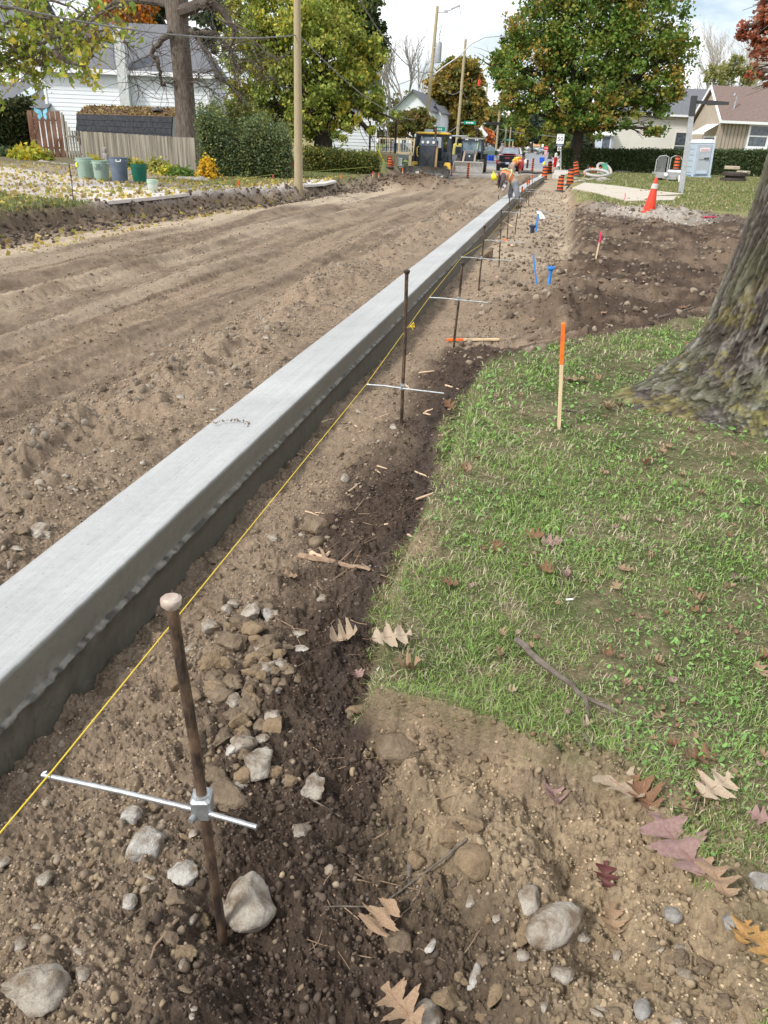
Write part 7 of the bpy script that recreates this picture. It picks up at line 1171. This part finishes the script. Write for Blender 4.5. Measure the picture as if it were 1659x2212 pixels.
# ================= MACHINES =================
mye=mat('machine_yellow',(.72,.47,.05),(.60,.38,.05),6,.45); mgr=mat('machine_dark',(.025,.032,.045),(.06,.07,.085),5,.45); mstl=mat('worn_steel',(.20,.205,.21),(.34,.33,.31),10,.45,metal=.6,bump=.2); mcab=mat('cab_glass',(.16,.22,.26),(.30,.38,.42),2,.08,spec=.9); mye2=mat('roller_yellow',(.78,.68,.18),(.70,.60,.15),4,.5); mpale=mat('lamp_lens',(.75,.76,.74),rough=.2)
def dozer():
    p=AT(933,370,54); k=K(p); t=thing('bulldozer','black and yellow tracked bulldozer facing the camera behind its dirt pile','bulldozer',(p.x,54,-.42),math.radians(4)); S_=lambda px:px*k
    H_=AT(936,286,54).z+.42; cw=.95
    # tracks
    for s in(-1,1):
        b=MB(); pr=[(-1.3,.12),(-1.15,.0),(1.2,.0),(1.45,.2),(1.5,.5),(1.3,.72),(-1.1,.72),(-1.4,.5)]; b.prism([(x,z) for x,z in pr],.42,Matrix.Translation((s*.82,0,0))@Euler((0,0,math.pi/2)).to_matrix().to_4x4())
        for i in range(9): b.box((s*.82,-1.52,.05+i*.075),(.46,.05,.03)) if i>1 else None
        for i in range(16): b.box((s*.82,-1.4+i*.18,.735),(.46,.10,.035))
        b.build('track',mrub,t)
    b=MB(); b.box((0,.2,.8),(1.5,2.6,.35),bev=.03); b.build('chassis',mgr,t)
    b=MB(); b.box((-.22,-1.25,1.12),(.98,.9,1.55),bev=.04); o=b.build('engine_hood',mgr,t,bevel=.01)
    b=MB(); b.box((-.22,-1.72,.98),(.78,.04,1.05)); 
    for s in(-1,1): b.bar((-.22-s*.30,-1.76,.55),(-.22+s*.30,-1.76,1.35),.05,.02)
    b.build('grille',mat('grille_dark',(.04,.045,.05),(.07,.075,.08),9,.6),o)
    b=MB(); b.prism([(-.55,0),(.55,0),(.46,.42),(-.46,.42)],.9,Matrix.Translation((-.2,-1.25,1.86))); b.build('hood_top',mat('hood_grey',(.10,.125,.16),(.14,.16,.2),4,.5),t,bevel=.02)
    for x in(-.52,-.2,.15): b=MB(); b.lathe([(.07,0),(.085,.02),(.085,.05),(0,.06)],14,M=Matrix.Translation((x,-1.70,2.05))@Euler((math.pi/2,0,0)).to_matrix().to_4x4()); b.build('headlight',mpale,t,True)
    b=MB(); b.bar((.33,-1.6,.35),(.36,-1.5,1.9),.13,.14); b.build('lift_post',mat('dusty_yellow',(.48,.33,.14),(.40,.27,.12),8,.7),t); b=MB(); b.tube([(-.78,-1.6,1.25),(-.86,-1.65,1.3),(-.86,-1.65,1.75),(-.76,-1.6,1.8)],.035,8); b.build('grab_rail',mye,t,True)
    # cab
    z0=1.0; z1=H_-.12; bx=1.12; tx=.98
    b=MB(); 
    for s in(-1,1): b.bar((s*bx,-.7,.75),(s*tx,-.55,z1),.17,.17); b.bar((s*bx,1.1,.75),(s*tx,1.0,z1),.17,.17); b.bar((s*.66,-.75,1.2),(s*.60,-.60,z1),.12,.10); b.bar((s*tx,-.55,z1-.08),(s*tx,1.0,z1-.08),.12)
    b.bar((-tx,-.58,z1-.06),(tx,-.58,z1-.06),.16); b.box((0,1.05,1.3),(2.1,.08,.9)); 
    for s in(-1,1): b.box((s*.86,-.62,1.15),(.5,.10,.75)); b.box((s*1.08,.2,1.05),(.06,1.6,.6))
    b.build('cab_frame',mgr,t,bevel=.015); b=MB(); b.box((0,.2,H_-.06),(2.05,2.0,.13),bev=.04); b.build('roof',mye,t); 
    b=MB(); b.box((-.28,-.60,2.25),(.55,.03,1.1)); b.build('windscreen',mcab,t)
    b=MB(); b.box((0,.5,1.35),(.55,.5,.5),bev=.05); b.box((0,.75,1.8),(.5,.16,.75),bev=.05); b.ellip((.02,.35,2.0),(.16,.16,.22)); b.box((.02,.4,1.65),(.36,.3,.5),bev=.05); b.build('seat',mdark,t); b=MB(); b.tube([(.18,-1.0,2.1),(.2,-.98,2.95)],.075,10); b.build('exhaust',mrust,t,True)
    for s in(-1,1): b=MB(); b.box((s*1.02,-.85,.72),(.5,.6,.42),taper=.8,bev=.04); b.build('fender',mye,t); b=MB(); b.box((s*1.12,-.78,z1-.15),(.12,.10,.12),bev=.02); b.build('lamp',mpale,t)
    # blade: curved plate with angled ends
    q=PG(922,388); bl=MB(); W=109*K(Vector((q.x,48,0)))*1.02; n=24; prof=[(-.02,.0),(.10,.15),(.16,.4),(.12,.65),(0,.86)]; vs=[];fs=[]
    for i in range(n+1):
        x=-W/2+W*i/n; e=abs(x)/(W/2); fy=-.55*max(0,e-.68)/.32; dz=-.14*max(0,e-.72)/.28
        for (y,z) in prof: vs.append((x,-2.35+y+fy,z*1.0+dz*(z/.86)+.05))
        for (y,z) in prof: vs.append((x,-2.27+y+fy,z*1.0+dz*(z/.86)+.05))
    m_=len(prof)
    for i in range(n):
        for j in range(m_-1): a=i*2*m_+j; c=a+2*m_; fs+=[(a,c,c+1,a+1),(a+m_,a+m_+1,c+m_+1,c+m_)]
        a=i*2*m_+m_-1; c=a+2*m_; fs.append((a,c,c+m_,a+m_)); a=i*2*m_; c=a+2*m_; fs.append((a,a+m_,c+m_,c))
    for a in(0,n*2*m_): fs.append(tuple(range(a,a+m_))+tuple(range(a+2*m_-1,a+m_-1,-1)))
    bl.add(vs,fs); o=bl.build('blade',mat('blade_steel',(.10,.105,.11),(.26,.26,.25),5,.35,metal=.7),t,True); o.scale=(1,1,.80); o.location=(.0,-1.9,.02)
    b=MB(); b.bar((-.5,-2.1,.4),(-.5,-4.0,.45),.16,.2); b.bar((.5,-2.1,.4),(.5,-4.0,.45),.16,.2); b.build('push_arm',mgr,t)
dozer()
def wheel(parent,c,R,w,m=None):
    M=Matrix.Translation(c)@Euler((0,math.pi/2,0)).to_matrix().to_4x4(); b=MB(); b.lathe([(R*.55,-w/2),(R*.92,-w/2),(R,-w*.35),(R,w*.35),(R*.92,w/2),(R*.55,w/2)],26,M=M)
    for i in range(22): a=i*2*math.pi/22; b.box(tuple(Vector(c)+Vector((w*.22*(1 if i%2 else -1),R*math.cos(a),R*math.sin(a)))),(w*.5,.04*R*2,.03*R*2),rx=a+math.pi/2)
    o=b.build('wheel',mrub,parent); b=MB(); b.lathe([(0,-w*.3),(R*.3,-w*.32),(R*.56,-w*.48),(R*.56,w*.48),(R*.3,w*.32),(0,w*.3)],20,M=M); b.build('rim',m or mmet,o,True)
def backhoe():
    Y=67.5; p=AT(1013,372,Y); k=K(p); t=thing('backhoe_loader','grey and black backhoe loader with its wide bucket down in the road','backhoe loader',(p.x,Y,-.45),math.radians(2)); H_=AT(1020,298,Y).z+.45; bw=62*k
    b=MB(); n=10; pr=[(0,.12),(-.10,.02),(-.5,-.02),(-.62,.12),(-.55,.1),(-.1,.14),(.02,.3),(.06,.9),(.0,.98)]
    vs=[(x,-1.6+y,z) for x in(-bw/2,bw/2) for (y,z) in [( -.35,.0),(.15,.0),(.42,.25),(.48,.62),(.40,.98),(.33,.98),(.38,.6),(.33,.32),(.1,.08),(-.35,.04)]]; m_=10; fs=[(i,(i+1)%m_,m_+(i+1)%m_,m_+i) for i in range(m_)]; b.add(vs,fs)
    for s in(-1,1): b.prism([(-.35,0),(.15,0),(.42,.25),(.48,.62),(.40,.98),(.15,.6)],.05,Matrix.Translation((s*bw/2,-1.6,0))@Euler((0,0,math.pi/2)).to_matrix().to_4x4()@Matrix.Scale(-1,4,(1,0,0))@Matrix.Scale(-1,4,(1,0,0)))
    b.build('bucket',mat('bucket_steel',(.24,.23,.21),(.36,.34,.31),6,.6,metal=.3),t).scale=(1,1,.8); b=MB(); b.box((0,-1.2,.80),(bw,.14,.06)); b.build('bucket_lip',mat('dusty_edge',(.5,.46,.4),rough=.8),t)
    for s in(-1,1): b=MB(); b.bar((s*.45,-1.15,.75),(s*.42,-.2,1.45),.14,.2); b.bar((s*.42,-.2,1.45),(s*.42,1.3,1.35),.14,.22); b.build('loader_arm',mat('arm_dusty',(.40,.30,.22),(.30,.24,.19),6,.7),t)
    b=MB(); b.box((0,.25,1.15),(.82,1.9,.95),bev=.06,taper=.9); o=b.build('hood',mat('hood_slate',(.12,.13,.145),(.18,.19,.2),4,.5),t,bevel=.02); b=MB(); b.box((0,-.72,1.08),(.62,.03,.62)); b.build('grille',mgr,o); b=MB(); b.prism([(-.08,.05),(.08,.05),(0,-.09)],.02,Matrix.Translation((0,-.75,1.2))); b.build('badge',msw,o)
    cz0=1.0; z1=H_-.1; b=MB()
    for s in(-1,1): b.bar((s*.82,1.1,.9),(s*.78,1.25,z1),.10); b.bar((s*.82,2.7,.9),(s*.78,2.6,z1),.12)
    b.bar((-.80,1.15,1.5),(.80,1.15,1.5),.12); b.box((0,2.65,1.3),(1.7,.08,.7)); b.bar((-.8,1.1,1.0),(-.8,2.7,1.0),.12); b.bar((.8,1.1,1.0),(.8,2.7,1.0),.12); b.bar((-.8,2.6,z1-.04),(.8,2.6,z1-.04),.08); b.bar((-.8,1.24,z1-.04),(.8,1.24,z1-.04),.08); b.bar((0.02,1.2,1.5),(.0,1.24,z1),.05)
    b.build('cab_frame',mgr,t); b=MB(); b.box((0,1.2,(1.52+z1)/2),(1.5,.02,z1-1.55)); b.build('windscreen',mcab,t)
    for s in(-1,1): b=MB(); b.box((s*.80,1.9,(1.3+z1)/2),(.02,1.3,z1-1.35)); b.build('side_window',mcab,t)
    b=MB(); b.box((0,1.9,z1+.06),(1.8,1.9,.14),bev=.04); o=b.build('roof',mat('roof_grey',(.28,.27,.26),rough=.6),t)
    for x in(-.5,-.36,.28,.44): b=MB(); b.box((x,.93,z1-.02),(.1,.06,.1),bev=.01); b.build('work_lamp',mpale,o)
    b=MB(); b.bar((.15,3.2,.9),(.12,3.6,H_+.2),.22,.3); b.bar((.12,3.6,H_+.1),(.12,3.3,H_+.78),.16,.24); b.box((.12,3.3,H_+.75),(.34,.3,.25),bev=.04); b.build('boom',mat('boom_brown',(.07,.045,.035),(.11,.07,.05),5,.6),t)
    for s in(-1,1): wheel(t,(s*.95,.1,.5),.5,.36); wheel(t,(s*.98,2.4,.68),.68,.45)
    for s in(-1,1): b=MB(); b.bar((s*.85,1.0,2.1),(s*1.12,.9,2.1),.03); b.box((s*1.15,.9,2.1),(.14,.05,.28),bev=.01); b.build('mirror',mdark,t)
    b=MB(); b.box((.45,1.1,1.95),(.06,.04,.5),ry=.1); b.build('lime_strap',mat('lime',(.6,.75,.2),rough=.6),t)
backhoe()
def roller():
    Y=75; p=AT(985,368,Y); k=K(p); t=thing('road_roller','pale yellow road roller with a grey canopy left of the backhoe loader','road roller',(p.x,Y,-.45),.15); b=MB(); b.box((.05,0,1.55),(.95,1.6,1.05),bev=.09,taper=.88); o=b.build('engine_cover',mye2,t,bevel=.02); b=MB(); b.box((.05,-.83,1.5),(.5,.04,.62),bev=.01); b.build('grille',mgr,o); b=MB(); b.box((0,.1,.85),(1.2,2.4,.4),bev=.03); b.build('chassis',mat('dust_metal',(.22,.20,.18),(.3,.27,.24),5,.8),t); b=MB(); b.lathe([(.55,-.8),(.6,-.78),(.6,.78),(.55,.8)],26,M=Matrix.Translation((0,-.9,.6))@Euler((0,math.pi/2,0)).to_matrix().to_4x4()); b.build('drum',mstl,t,True)
    for s in(-1,1): wheel(t,(s*.7,1.4,.6),.6,.4)
    zc=AT(985,294,Y).z+.45; b=MB(); b.box((.0,.5,zc),(1.55,2.0,.14),bev=.05); b.build('canopy',mat('canopy_grey',(.42,.45,.48),rough=.6),t)
    for sx in(-.7,.7):
        for sy in(0,1.3): b=MB(); b.bar((sx,sy,1.3),(sx,sy,zc),.06); b.build('canopy_post',mgr,t)
    b=MB(); b.box((.2,.6,1.95),(.5,.5,.2),bev=.05); b.box((.2,.85,2.2),(.5,.14,.5),bev=.05); b.build('seat',mdark,t)
roller()
def pickup():
    Y=75; p=AT(1100,370,Y); t=thing('pickup_truck','dark red pickup truck with chrome bumper parked facing the camera','pickup truck',(p.x-.25,Y,-.45),math.radians(-3)); mr=mat('truck_red',(.25,.02,.035),(.30,.035,.05),3,.25,coat=.6); mchr=mat('chrome',(.62,.63,.65),rough=.15,metal=1)
    b=MB(); sec=[(-.45,.98,.55,1.0),(-.05,1.0,.50,1.22),(1.2,1.0,.5,1.30),(1.35,1.0,.5,1.32)]
    def loft(secs,m,name,par,bev=.05):
        b=MB(); vs=[];fs=[]
        for (y,hw,z0,z1,tw) in secs: vs+=[(-hw+.04,y,z0),(hw-.04,y,z0),(hw,y,z0+.08),(hw,y,z1-(.10)),(tw,y,z1),(-tw,y,z1),(-hw,y,z1-.10),(-hw,y,z0+.08)]
        n=8
        for i in range(len(secs)-1):
            for j in range(n): fs.append((i*n+j,i*n+(j+1)%n,(i+1)*n+(j+1)%n,(i+1)*n+j))
        fs+=[tuple(range(n)),tuple(range((len(secs)-1)*n,len(secs)*n))]; b.add(vs,fs); return b.build(name,m,par,bevel=bev)
    body=loft([(0,.97,.55,1.22,.88),(.12,1.0,.5,1.30,.90),(1.35,1.0,.48,1.38,.92),(1.5,1.0,.45,1.30,.95),(3.6,1.0,.45,1.30,.97),(3.7,1.0,.45,1.32,.97),(5.7,1.0,.5,1.30,.97)],mr,'body',t)
    b=MB(); b.box((0,.7,1.40),(1.1,1.1,.06),bev=.03); b.build('hood_bulge',mr,body)
    vs=[(-.86,1.35,1.34),(.86,1.35,1.34),(.90,3.5,1.32),(-.90,3.5,1.32),(-.70,1.95,1.93),(.70,1.95,1.93),(.70,3.2,1.93),(-.70,3.2,1.93)]; b=MB(); b.add(vs,[(3,2,1,0),(4,5,6,7),(1,2,6,5),(2,3,7,6),(3,0,4,7),(0,1,5,4)]); b.build('cab',mr,t,bevel=.05)
    b=MB(); b.add([(-.78,1.36,1.385),(.78,1.36,1.385),(.645,1.885,1.88),(-.645,1.885,1.88)],[(0,1,2,3)]); g=b.build('windscreen',mcab,t); 
    for s in(-1,1):
        b=MB(); b.add([(s*.895,1.6,1.38),(s*.905,3.3,1.38),(s*.745,3.1,1.86),(s*.745,2.0,1.86)],[(0,1,2,3)]); b.build('side_window',mcab,t)
        b=MB(); b.box((s*1.22,1.35,1.42),(.26,.12,.34),bev=.03); b.bar((s*.95,1.45,1.38),(s*1.15,1.4,1.38),.05); b.build('mirror',mdark,t)
        b=MB(); b.box((s*.84,-.02,1.0),(.26,.10,.42),bev=.03); hl=b.build('headlight',mat('lamp_smoke',(.25,.27,.30),(.5,.5,.52),9,.15,spec=.9),t); b=MB(); b.box((s*.86,-.06,.80),(.24,.08,.16),bev=.02); b.build('marker_lamp',mat('lamp_red',(.55,.03,.03),rough=.2),hl)
    b=MB(); b.box((0,-.03,1.02),(1.42,.08,.50),bev=.03); gr=b.build('grille',mat('gloss_black',(.012,.014,.018),rough=.25),t)
    for i in range(3): b=MB(); b.box((0,-.085,.88+i*.13),(1.3,.03,.03)); b.build('slat',mgr,gr)
    text('badge','GMC',.20,Matrix.Translation((0,-.11,1.06))@Euler((math.pi/2,0,0)).to_matrix().to_4x4(),mat('badge_red',(.7,.12,.12),rough=.3),gr,.01)
    b=MB(); b.add([(x,y-.14,z) for (x,y,z) in [(-1.0,.22,.78),(-.75,0,.80),(-.45,-.04,.74),(.45,-.04,.74),(.75,0,.80),(1.0,.22,.78),(1.0,.22,.55),(.8,0,.47),(-.8,0,.47),(-1.0,.22,.55)]]+[(x,y+.14,z) for (x,y,z) in [(-1.0,.22,.78),(-.75,0,.80),(-.45,-.04,.74),(.45,-.04,.74),(.75,0,.80),(1.0,.22,.78),(1.0,.22,.55),(.8,0,.47),(-.8,0,.47),(-1.0,.22,.55)]],[tuple(range(10)),tuple(range(19,9,-1))]+[(i,i+10,(i+1)%10+10,(i+1)%10) for i in range(10)]); bm_=b.build('bumper',mchr,t); b=MB(); b.box((0,-.20,.60),(1.15,.05,.16),bev=.02); b.build('bumper_opening',mdark,bm_); b=MB(); b.box((.05,-.24,.66),(.32,.02,.17)); b.build('licence_plate',mat('plate_blue',(.45,.55,.75),rough=.4),bm_)
    b=MB(); b.box((0,.1,.38),(1.6,.3,.2),bev=.03); b.build('skid_plate',mdark,t)
    for s in(-1,1): wheel(t,(s*.86,.85,.42),.42,.28); wheel(t,(s*.86,4.6,.42),.42,.28)
    # red ramp or mud flap trailing on the right, tow trailer behind
    b=MB(); b.box((1.25,5.6,.55),(.12,.8,.7)); b.build('side_board',mat('side_red',(.22,.05,.05),rough=.6),t)
pickup()
def car(u,v,Y,col,label,rz,z=0,s=1,name='parked_car'):
    p=AT(u,v,Y); t=thing(name,label,'car',(p.x,Y,z),rz); t.scale=(s,s,s); mcol=mat('car_'+label[:12].replace(' ','_'),col,rough=.3,coat=.5)
    b=MB(); prof=[(-2.2,.35),(-2.25,.7),(-2.1,.95),(-1.3,1.02),(1.5,1.0),(2.15,.85),(2.25,.6),(2.2,.35)]; b.prism(prof,1.75); b.build('body',mcol,t,bevel=.06); b=MB(); vs=[]; 
    for yy,f in((-.82,1.0),(.82,1.0),): vs+=[(-1.75,yy,.98),(1.05,yy,.98),(.3,yy*.82,1.46),(-1.1,yy*.82,1.46)]
    b.add(vs,[(0,1,2,3),(7,6,5,4),(0,3,7,4),(1,5,6,2),(3,2,6,7),(0,4,5,1)]); b.build('cabin',mcab,t,bevel=.04); b=MB(); b.box((-.4,0,1.475),(1.35,1.3,.04),bev=.01); b.build('roof',mcol,t)
    for x in(-1.4,1.4):
        for y in(-.8,.8):
            M=Matrix.Translation((x,y,.33))@Euler((math.pi/2,0,0)).to_matrix().to_4x4(); b=MB(); b.lathe([(.0,-.11),(.2,-.1),(.33,-.11),(.33,.11),(.2,.1),(0,.11)],18,M=M); w_=b.build('wheel',mrub,t,True)
            b=MB(); b.lathe([(0,-.125),(.19,-.12),(.19,.12),(0,.125)],12,M=M); b.build('rim',mmet,w_,True)
    for y in(-.6,.6): b=MB(); b.box((2.2,y,.72),(.1,.35,.14),bev=.02); b.build('headlight',mpale,t)
car(874,352,66,(.42,.48,.52),'silver-blue car parked nose-out beside the white far house',math.radians(-20)); car(1053,335,112,(.20,.27,.22),'dull green-grey car parked left of the pickup',math.radians(60),-.1); car(1152,327,290,(.05,.06,.08),'dark car parked across the end of the street',.1,-.4); car(1168,333,230,(.03,.03,.035),'black car parked on the right near the end of the street',math.radians(-80),-.4); car(905,350,70,(.60,.62,.64),'pale car partly hidden by the bulldozer cab',math.radians(-25)); car(1052,322,200,(.12,.13,.14),'faint dark car beyond the green-grey car',math.radians(20),-.1)
# ================= WORKERS =================
mskin=mat('skin',(.42,.25,.17),(.48,.30,.21),8,.6); mvest=mat('vest_orange',(.85,.27,.12),(.78,.22,.09),9,.8,bump=.3,bsc=10); mvest2=mat('vest_deep_orange',(.85,.22,.03),(.7,.15,.03),9,.8); mhelm=mat('helmet_yellow',(.72,.70,.03),rough=.35); mhelw=mat('helmet_white',(.8,.8,.8),rough=.35); mpant=mat('grey_trousers',(.17,.18,.20),(.24,.25,.27),7,.9,bump=.4,bsc=9); mpant2=mat('tan_trousers',(.34,.27,.21),(.24,.19,.15),7,.9,bump=.4,bsc=9); mdk=mat('dark_sleeve',(.07,.055,.055),(.11,.09,.09),8,.9); mred=mat('red_sleeve',(.42,.03,.04),(.34,.03,.04),8,.9); mlime=mat('reflective_lime',(.48,.55,.22),(.55,.58,.40),9,.6); mboot=mat('boots',(.06,.045,.035),rough=.8)
def skin(name,verts,edges,m,parent,sub=2):
    "verts: (x,y,z,rx,ry); one continuous surface"
    me=bpy.data.meshes.new(name); me.from_pydata([v[:3] for v in verts],edges,[]); o=link(name,me,parent,m); o.modifiers.new('s','SKIN'); 
    for i,v in enumerate(verts): me.skin_vertices[0].data[i].radius=(v[3],v[4] if len(v)>4 else v[3])
    me.skin_vertices[0].data[0].use_root=True; q=o.modifiers.new('ss','SUBSURF'); q.levels=sub; q.render_levels=sub
    dg=bpy.context.evaluated_depsgraph_get(); nm=bpy.data.meshes.new_from_object(o.evaluated_get(dg)); o.modifiers.clear(); o.data=nm; nm.materials.clear(); nm.materials.append(m); nm.polygons.foreach_set('use_smooth',np.ones(len(nm.polygons),bool)); return o
def worker(loc,rz,label,hel,vest,slv,pant,stripe,sc=1.0,flip=1):
    # local frame: faces -X, bent over at the hips, reaching down
    t=thing('person',label,'person',loc,rz); t.scale=(sc,sc*flip,sc); y=.13
    V=[(0.10,0,.86,.15,.16),(0.02,0,.98,.17,.145),(-.16,0,1.10,.17,.13),(-.36,0,1.16,.185,.125),(-.46,0,1.15,.09,.08),(-.55,0,1.10,.06,.06),(-.62,0,1.06,.09,.10),(-.70,0,.99,.075,.10),   # pelvis..head
       (.10,y,.78,.105),(.02,y+.03,.46,.075),(.12,y+.04,.10,.048),(.03,y+.05,.04,.045),(-.10,y+.05,.035,.04),
       (.14,-y,.78,.105),(.20,-y-.06,.46,.075),(.40,-y-.08,.14,.048),(.33,-y-.09,.05,.045),(.20,-y-.10,.035,.04),
       (-.37,.20,1.10,.085),(-.42,.25,.86,.055),(-.40,.16,.64,.042),(-.41,.13,.56,.035),
       (-.37,-.20,1.10,.085),(-.44,-.25,.88,.055),(-.44,-.12,.68,.042),(-.45,-.08,.60,.035)]
    E_=[(0,1),(1,2),(2,3),(3,4),(4,5),(5,6),(6,7),(0,8),(8,9),(9,10),(10,11),(11,12),(0,13),(13,14),(14,15),(15,16),(16,17),(3,18),(18,19),(19,20),(20,21),(3,22),(22,23),(23,24),(24,25)]
    skin('body',V,E_,mskin,t)
    # trousers
    g=.018; W=[(V[i][0],V[i][1],V[i][2],V[i][3]+g+(.012 if i in(9,10,14,15) else 0),(V[i][4] if len(V[i])>4 else V[i][3])+g) for i in (0,1,8,9,10,13,14,15)]; skin('trousers',W,[(0,1),(0,2),(2,3),(3,4),(0,5),(5,6),(6,7)],pant,t)
    W=[(V[i][0],V[i][1],V[i][2],V[i][3]+.028,(V[i][4] if len(V[i])>4 else V[i][3])+.028) for i in (1,2,3)]; W.append((-.44,0,1.155,.12,.11)); skin('vest',W,[(0,1),(1,2),(2,3)],vest,t)
    W=[(V[i][0],V[i][1],V[i][2],V[i][3]+.015,(V[i][4] if len(V[i])>4 else V[i][3])+.015) for i in (3,18,19,20,22,23,24)]; W[0]=W[0][:3]+(.12,.10); skin('sleeves',W,[(0,1),(1,2),(2,3),(0,4),(4,5),(5,6)],slv,t)
    W=[(-.43,0,1.155,.11,.11),(-.52,0,1.12,.085,.085),(-.565,0,1.10,.10,.10)]; skin('collar',W,[(0,1),(1,2)],slv,t)
    b=MB()
    for s in(-1,1):
        pts=[]
        for i in range(13): a=math.pi*(-.15+1.3*i/12); pts.append((-.14-.02*math.cos(a)*0,s*.07+.0,1.10)); 
        b.tube([(.06,s*.10,1.13),(-.10,s*.10,1.255),(-.30,s*.10,1.325),(-.42,s*.08,1.29)],.028,6)
    ring_=[(-.13+.10*math.sin(a)*.7,.205*math.cos(a),1.12+.185*math.sin(a)) for a in np.linspace(0,2*math.pi,25)]; b.tube(ring_,.022,6); b.build('reflective_stripes',stripe,t,True)
    # helmet, face
    c=Vector((-.655,0,1.055)); ax=Euler((0,math.radians(-118),0)).to_matrix().to_4x4(); b=MB(); b.lathe([(.155,-.01),(.150,.0),(.135,.0),(.132,.05),(.11,.10),(.06,.135),(0,.145)],20,M=Matrix.Translation(c)@ax); b.box((0,0,.07),(.20,.03,.16),mi=0) if False else None; b.prism([(0,0),(.07,-.01),(.07,.01),(0,.02)],.16,Matrix.Translation(c)@ax@Matrix.Translation((.12,0,-.01))); b.build('helmet',hel,t,True)
    b=MB(); 
    for s in(-1,1): b.ellip((-.705,s*.034,.955),(.014,.016,.012),8,6)
    b.build('eyes',msw,t,True); b=MB(); b.ellip((-.735,0,.935),(.020,.016,.026),8,6); b.build('nose',mskin,t,True); b=MB(); b.box((-.715,0,.895),(.012,.045,.01)); b.build('mouth',mat('lips',(.3,.10,.09),rough=.6),t)
    for s in(-1,1): b=MB(); b.ellip((-.635,s*.092,1.0),(.018,.012,.03),8,6); b.build('ear',mskin,t,True)
    # hands: palm, four curled fingers, thumb
    for (hx,hy,hz,s) in((-.41,.13,.55,1),(-.45,-.08,.59,-1)):
        W=[(hx,hy,hz,.028,.036),(hx-.01,hy,hz-.055,.022,.040)]; E2=[(0,1)]
        for f in range(4):
            fy=hy+(f-1.5)*.021; l=[.034,.040,.037,.028][f]; n=len(W); W+=[(hx-.015,fy,hz-.085,.0095),(hx-.022,fy,hz-.085-l,.009),(hx-.005,fy,hz-.085-l*1.8,.008)]; E2+=[(1,n),(n,n+1),(n+1,n+2)]
        n=len(W); W+=[(hx-.03,hy-s*.038,hz-.04,.011),(hx-.045,hy-s*.035,hz-.085,.009)]; E2+=[(0,n),(n,n+1)]; skin('gloved_hand',W,E2,mat('work_gloves',(.45,.38,.34),(.25,.2,.18),20,.8),t,1)
    for s,(fx,fy) in zip((1,-1),((-.0,.18),(.30,-.22))):
        W=[(fx+.13 if s>0 else fx+.11,fy-.01*s,.13,.062),(fx+.06,fy,.06,.058),(fx-.05,fy,.045,.052),(fx-.12,fy,.035,.042)]; skin('boot',W,[(0,1),(1,2),(2,3)],mboot,t,1)
    return t
p=G(1106,449,-.42); Yw=p.y; w1=worker((p.x-.10,Yw,p.z),math.radians(20),'crouching worker in yellow helmet and orange vest bending over the kerb',mhelm,mvest,mdk,mpant,mlime,.98)
b=MB(); q=AT(1088,399,Yw); W=.30; b.box((0,0,0),(.26,.2,.3),bev=.05); b.prism([(-.12,.1),(.1,.16),(.14,-.02),(-.02,-.2),(-.14,-.1)],.22); o=b.build('tool_bag',mat('bag_mix',(.62,.60,.60),(.06,.05,.06),14,.8,lo=.45,hi=.55)); o.location=q; tag(o,'black and white striped rag bundle hanging before the crouching worker','rag')
b=MB(); b.tube([(0,0,0),(.0,0,-.75)],.016,8); o=b.build('hand_tool',mdark,None,True); o.location=Vector((w1.location.x-.43,Yw,.18)); tag(o,'thin dark tool held upright by the crouching worker','tool')
p=PG(1112,397); p.z=-.42; worker((AT(1106,390,52).x,52,-.42),math.pi+.5,'farther worker in white helmet with red sleeves bending by the kerb',mhelw,mvest2,mred,mpant2,mat('reflective_yellow',(.75,.65,.1)),1.08)
p=AT(1142,321,260); t=worker((AT(1142,327,240).x,240,-.3),.3,'tiny pale figure far down the street',mhelw,msw,msw,mpant2,msw,1.3)
# clods dropped on the kerb
for i in range(26):
    f=i/26; x=-2.10+f*.27+random.uniform(-.01,.01); y=4.55+.1*math.sin(f*3)+random.uniform(-.02,.02); V,F=rockV(I1,i,.4,.1); s=random.uniform(.004,.010); o=npmesh('dirt_crumb',V*s,F,mst['mud']); o.location=(x,y,-.095+.006); tag(o,'crumb of dirt in the small line lying across the kerb top','crumb','dirt crumbs across the kerb top')
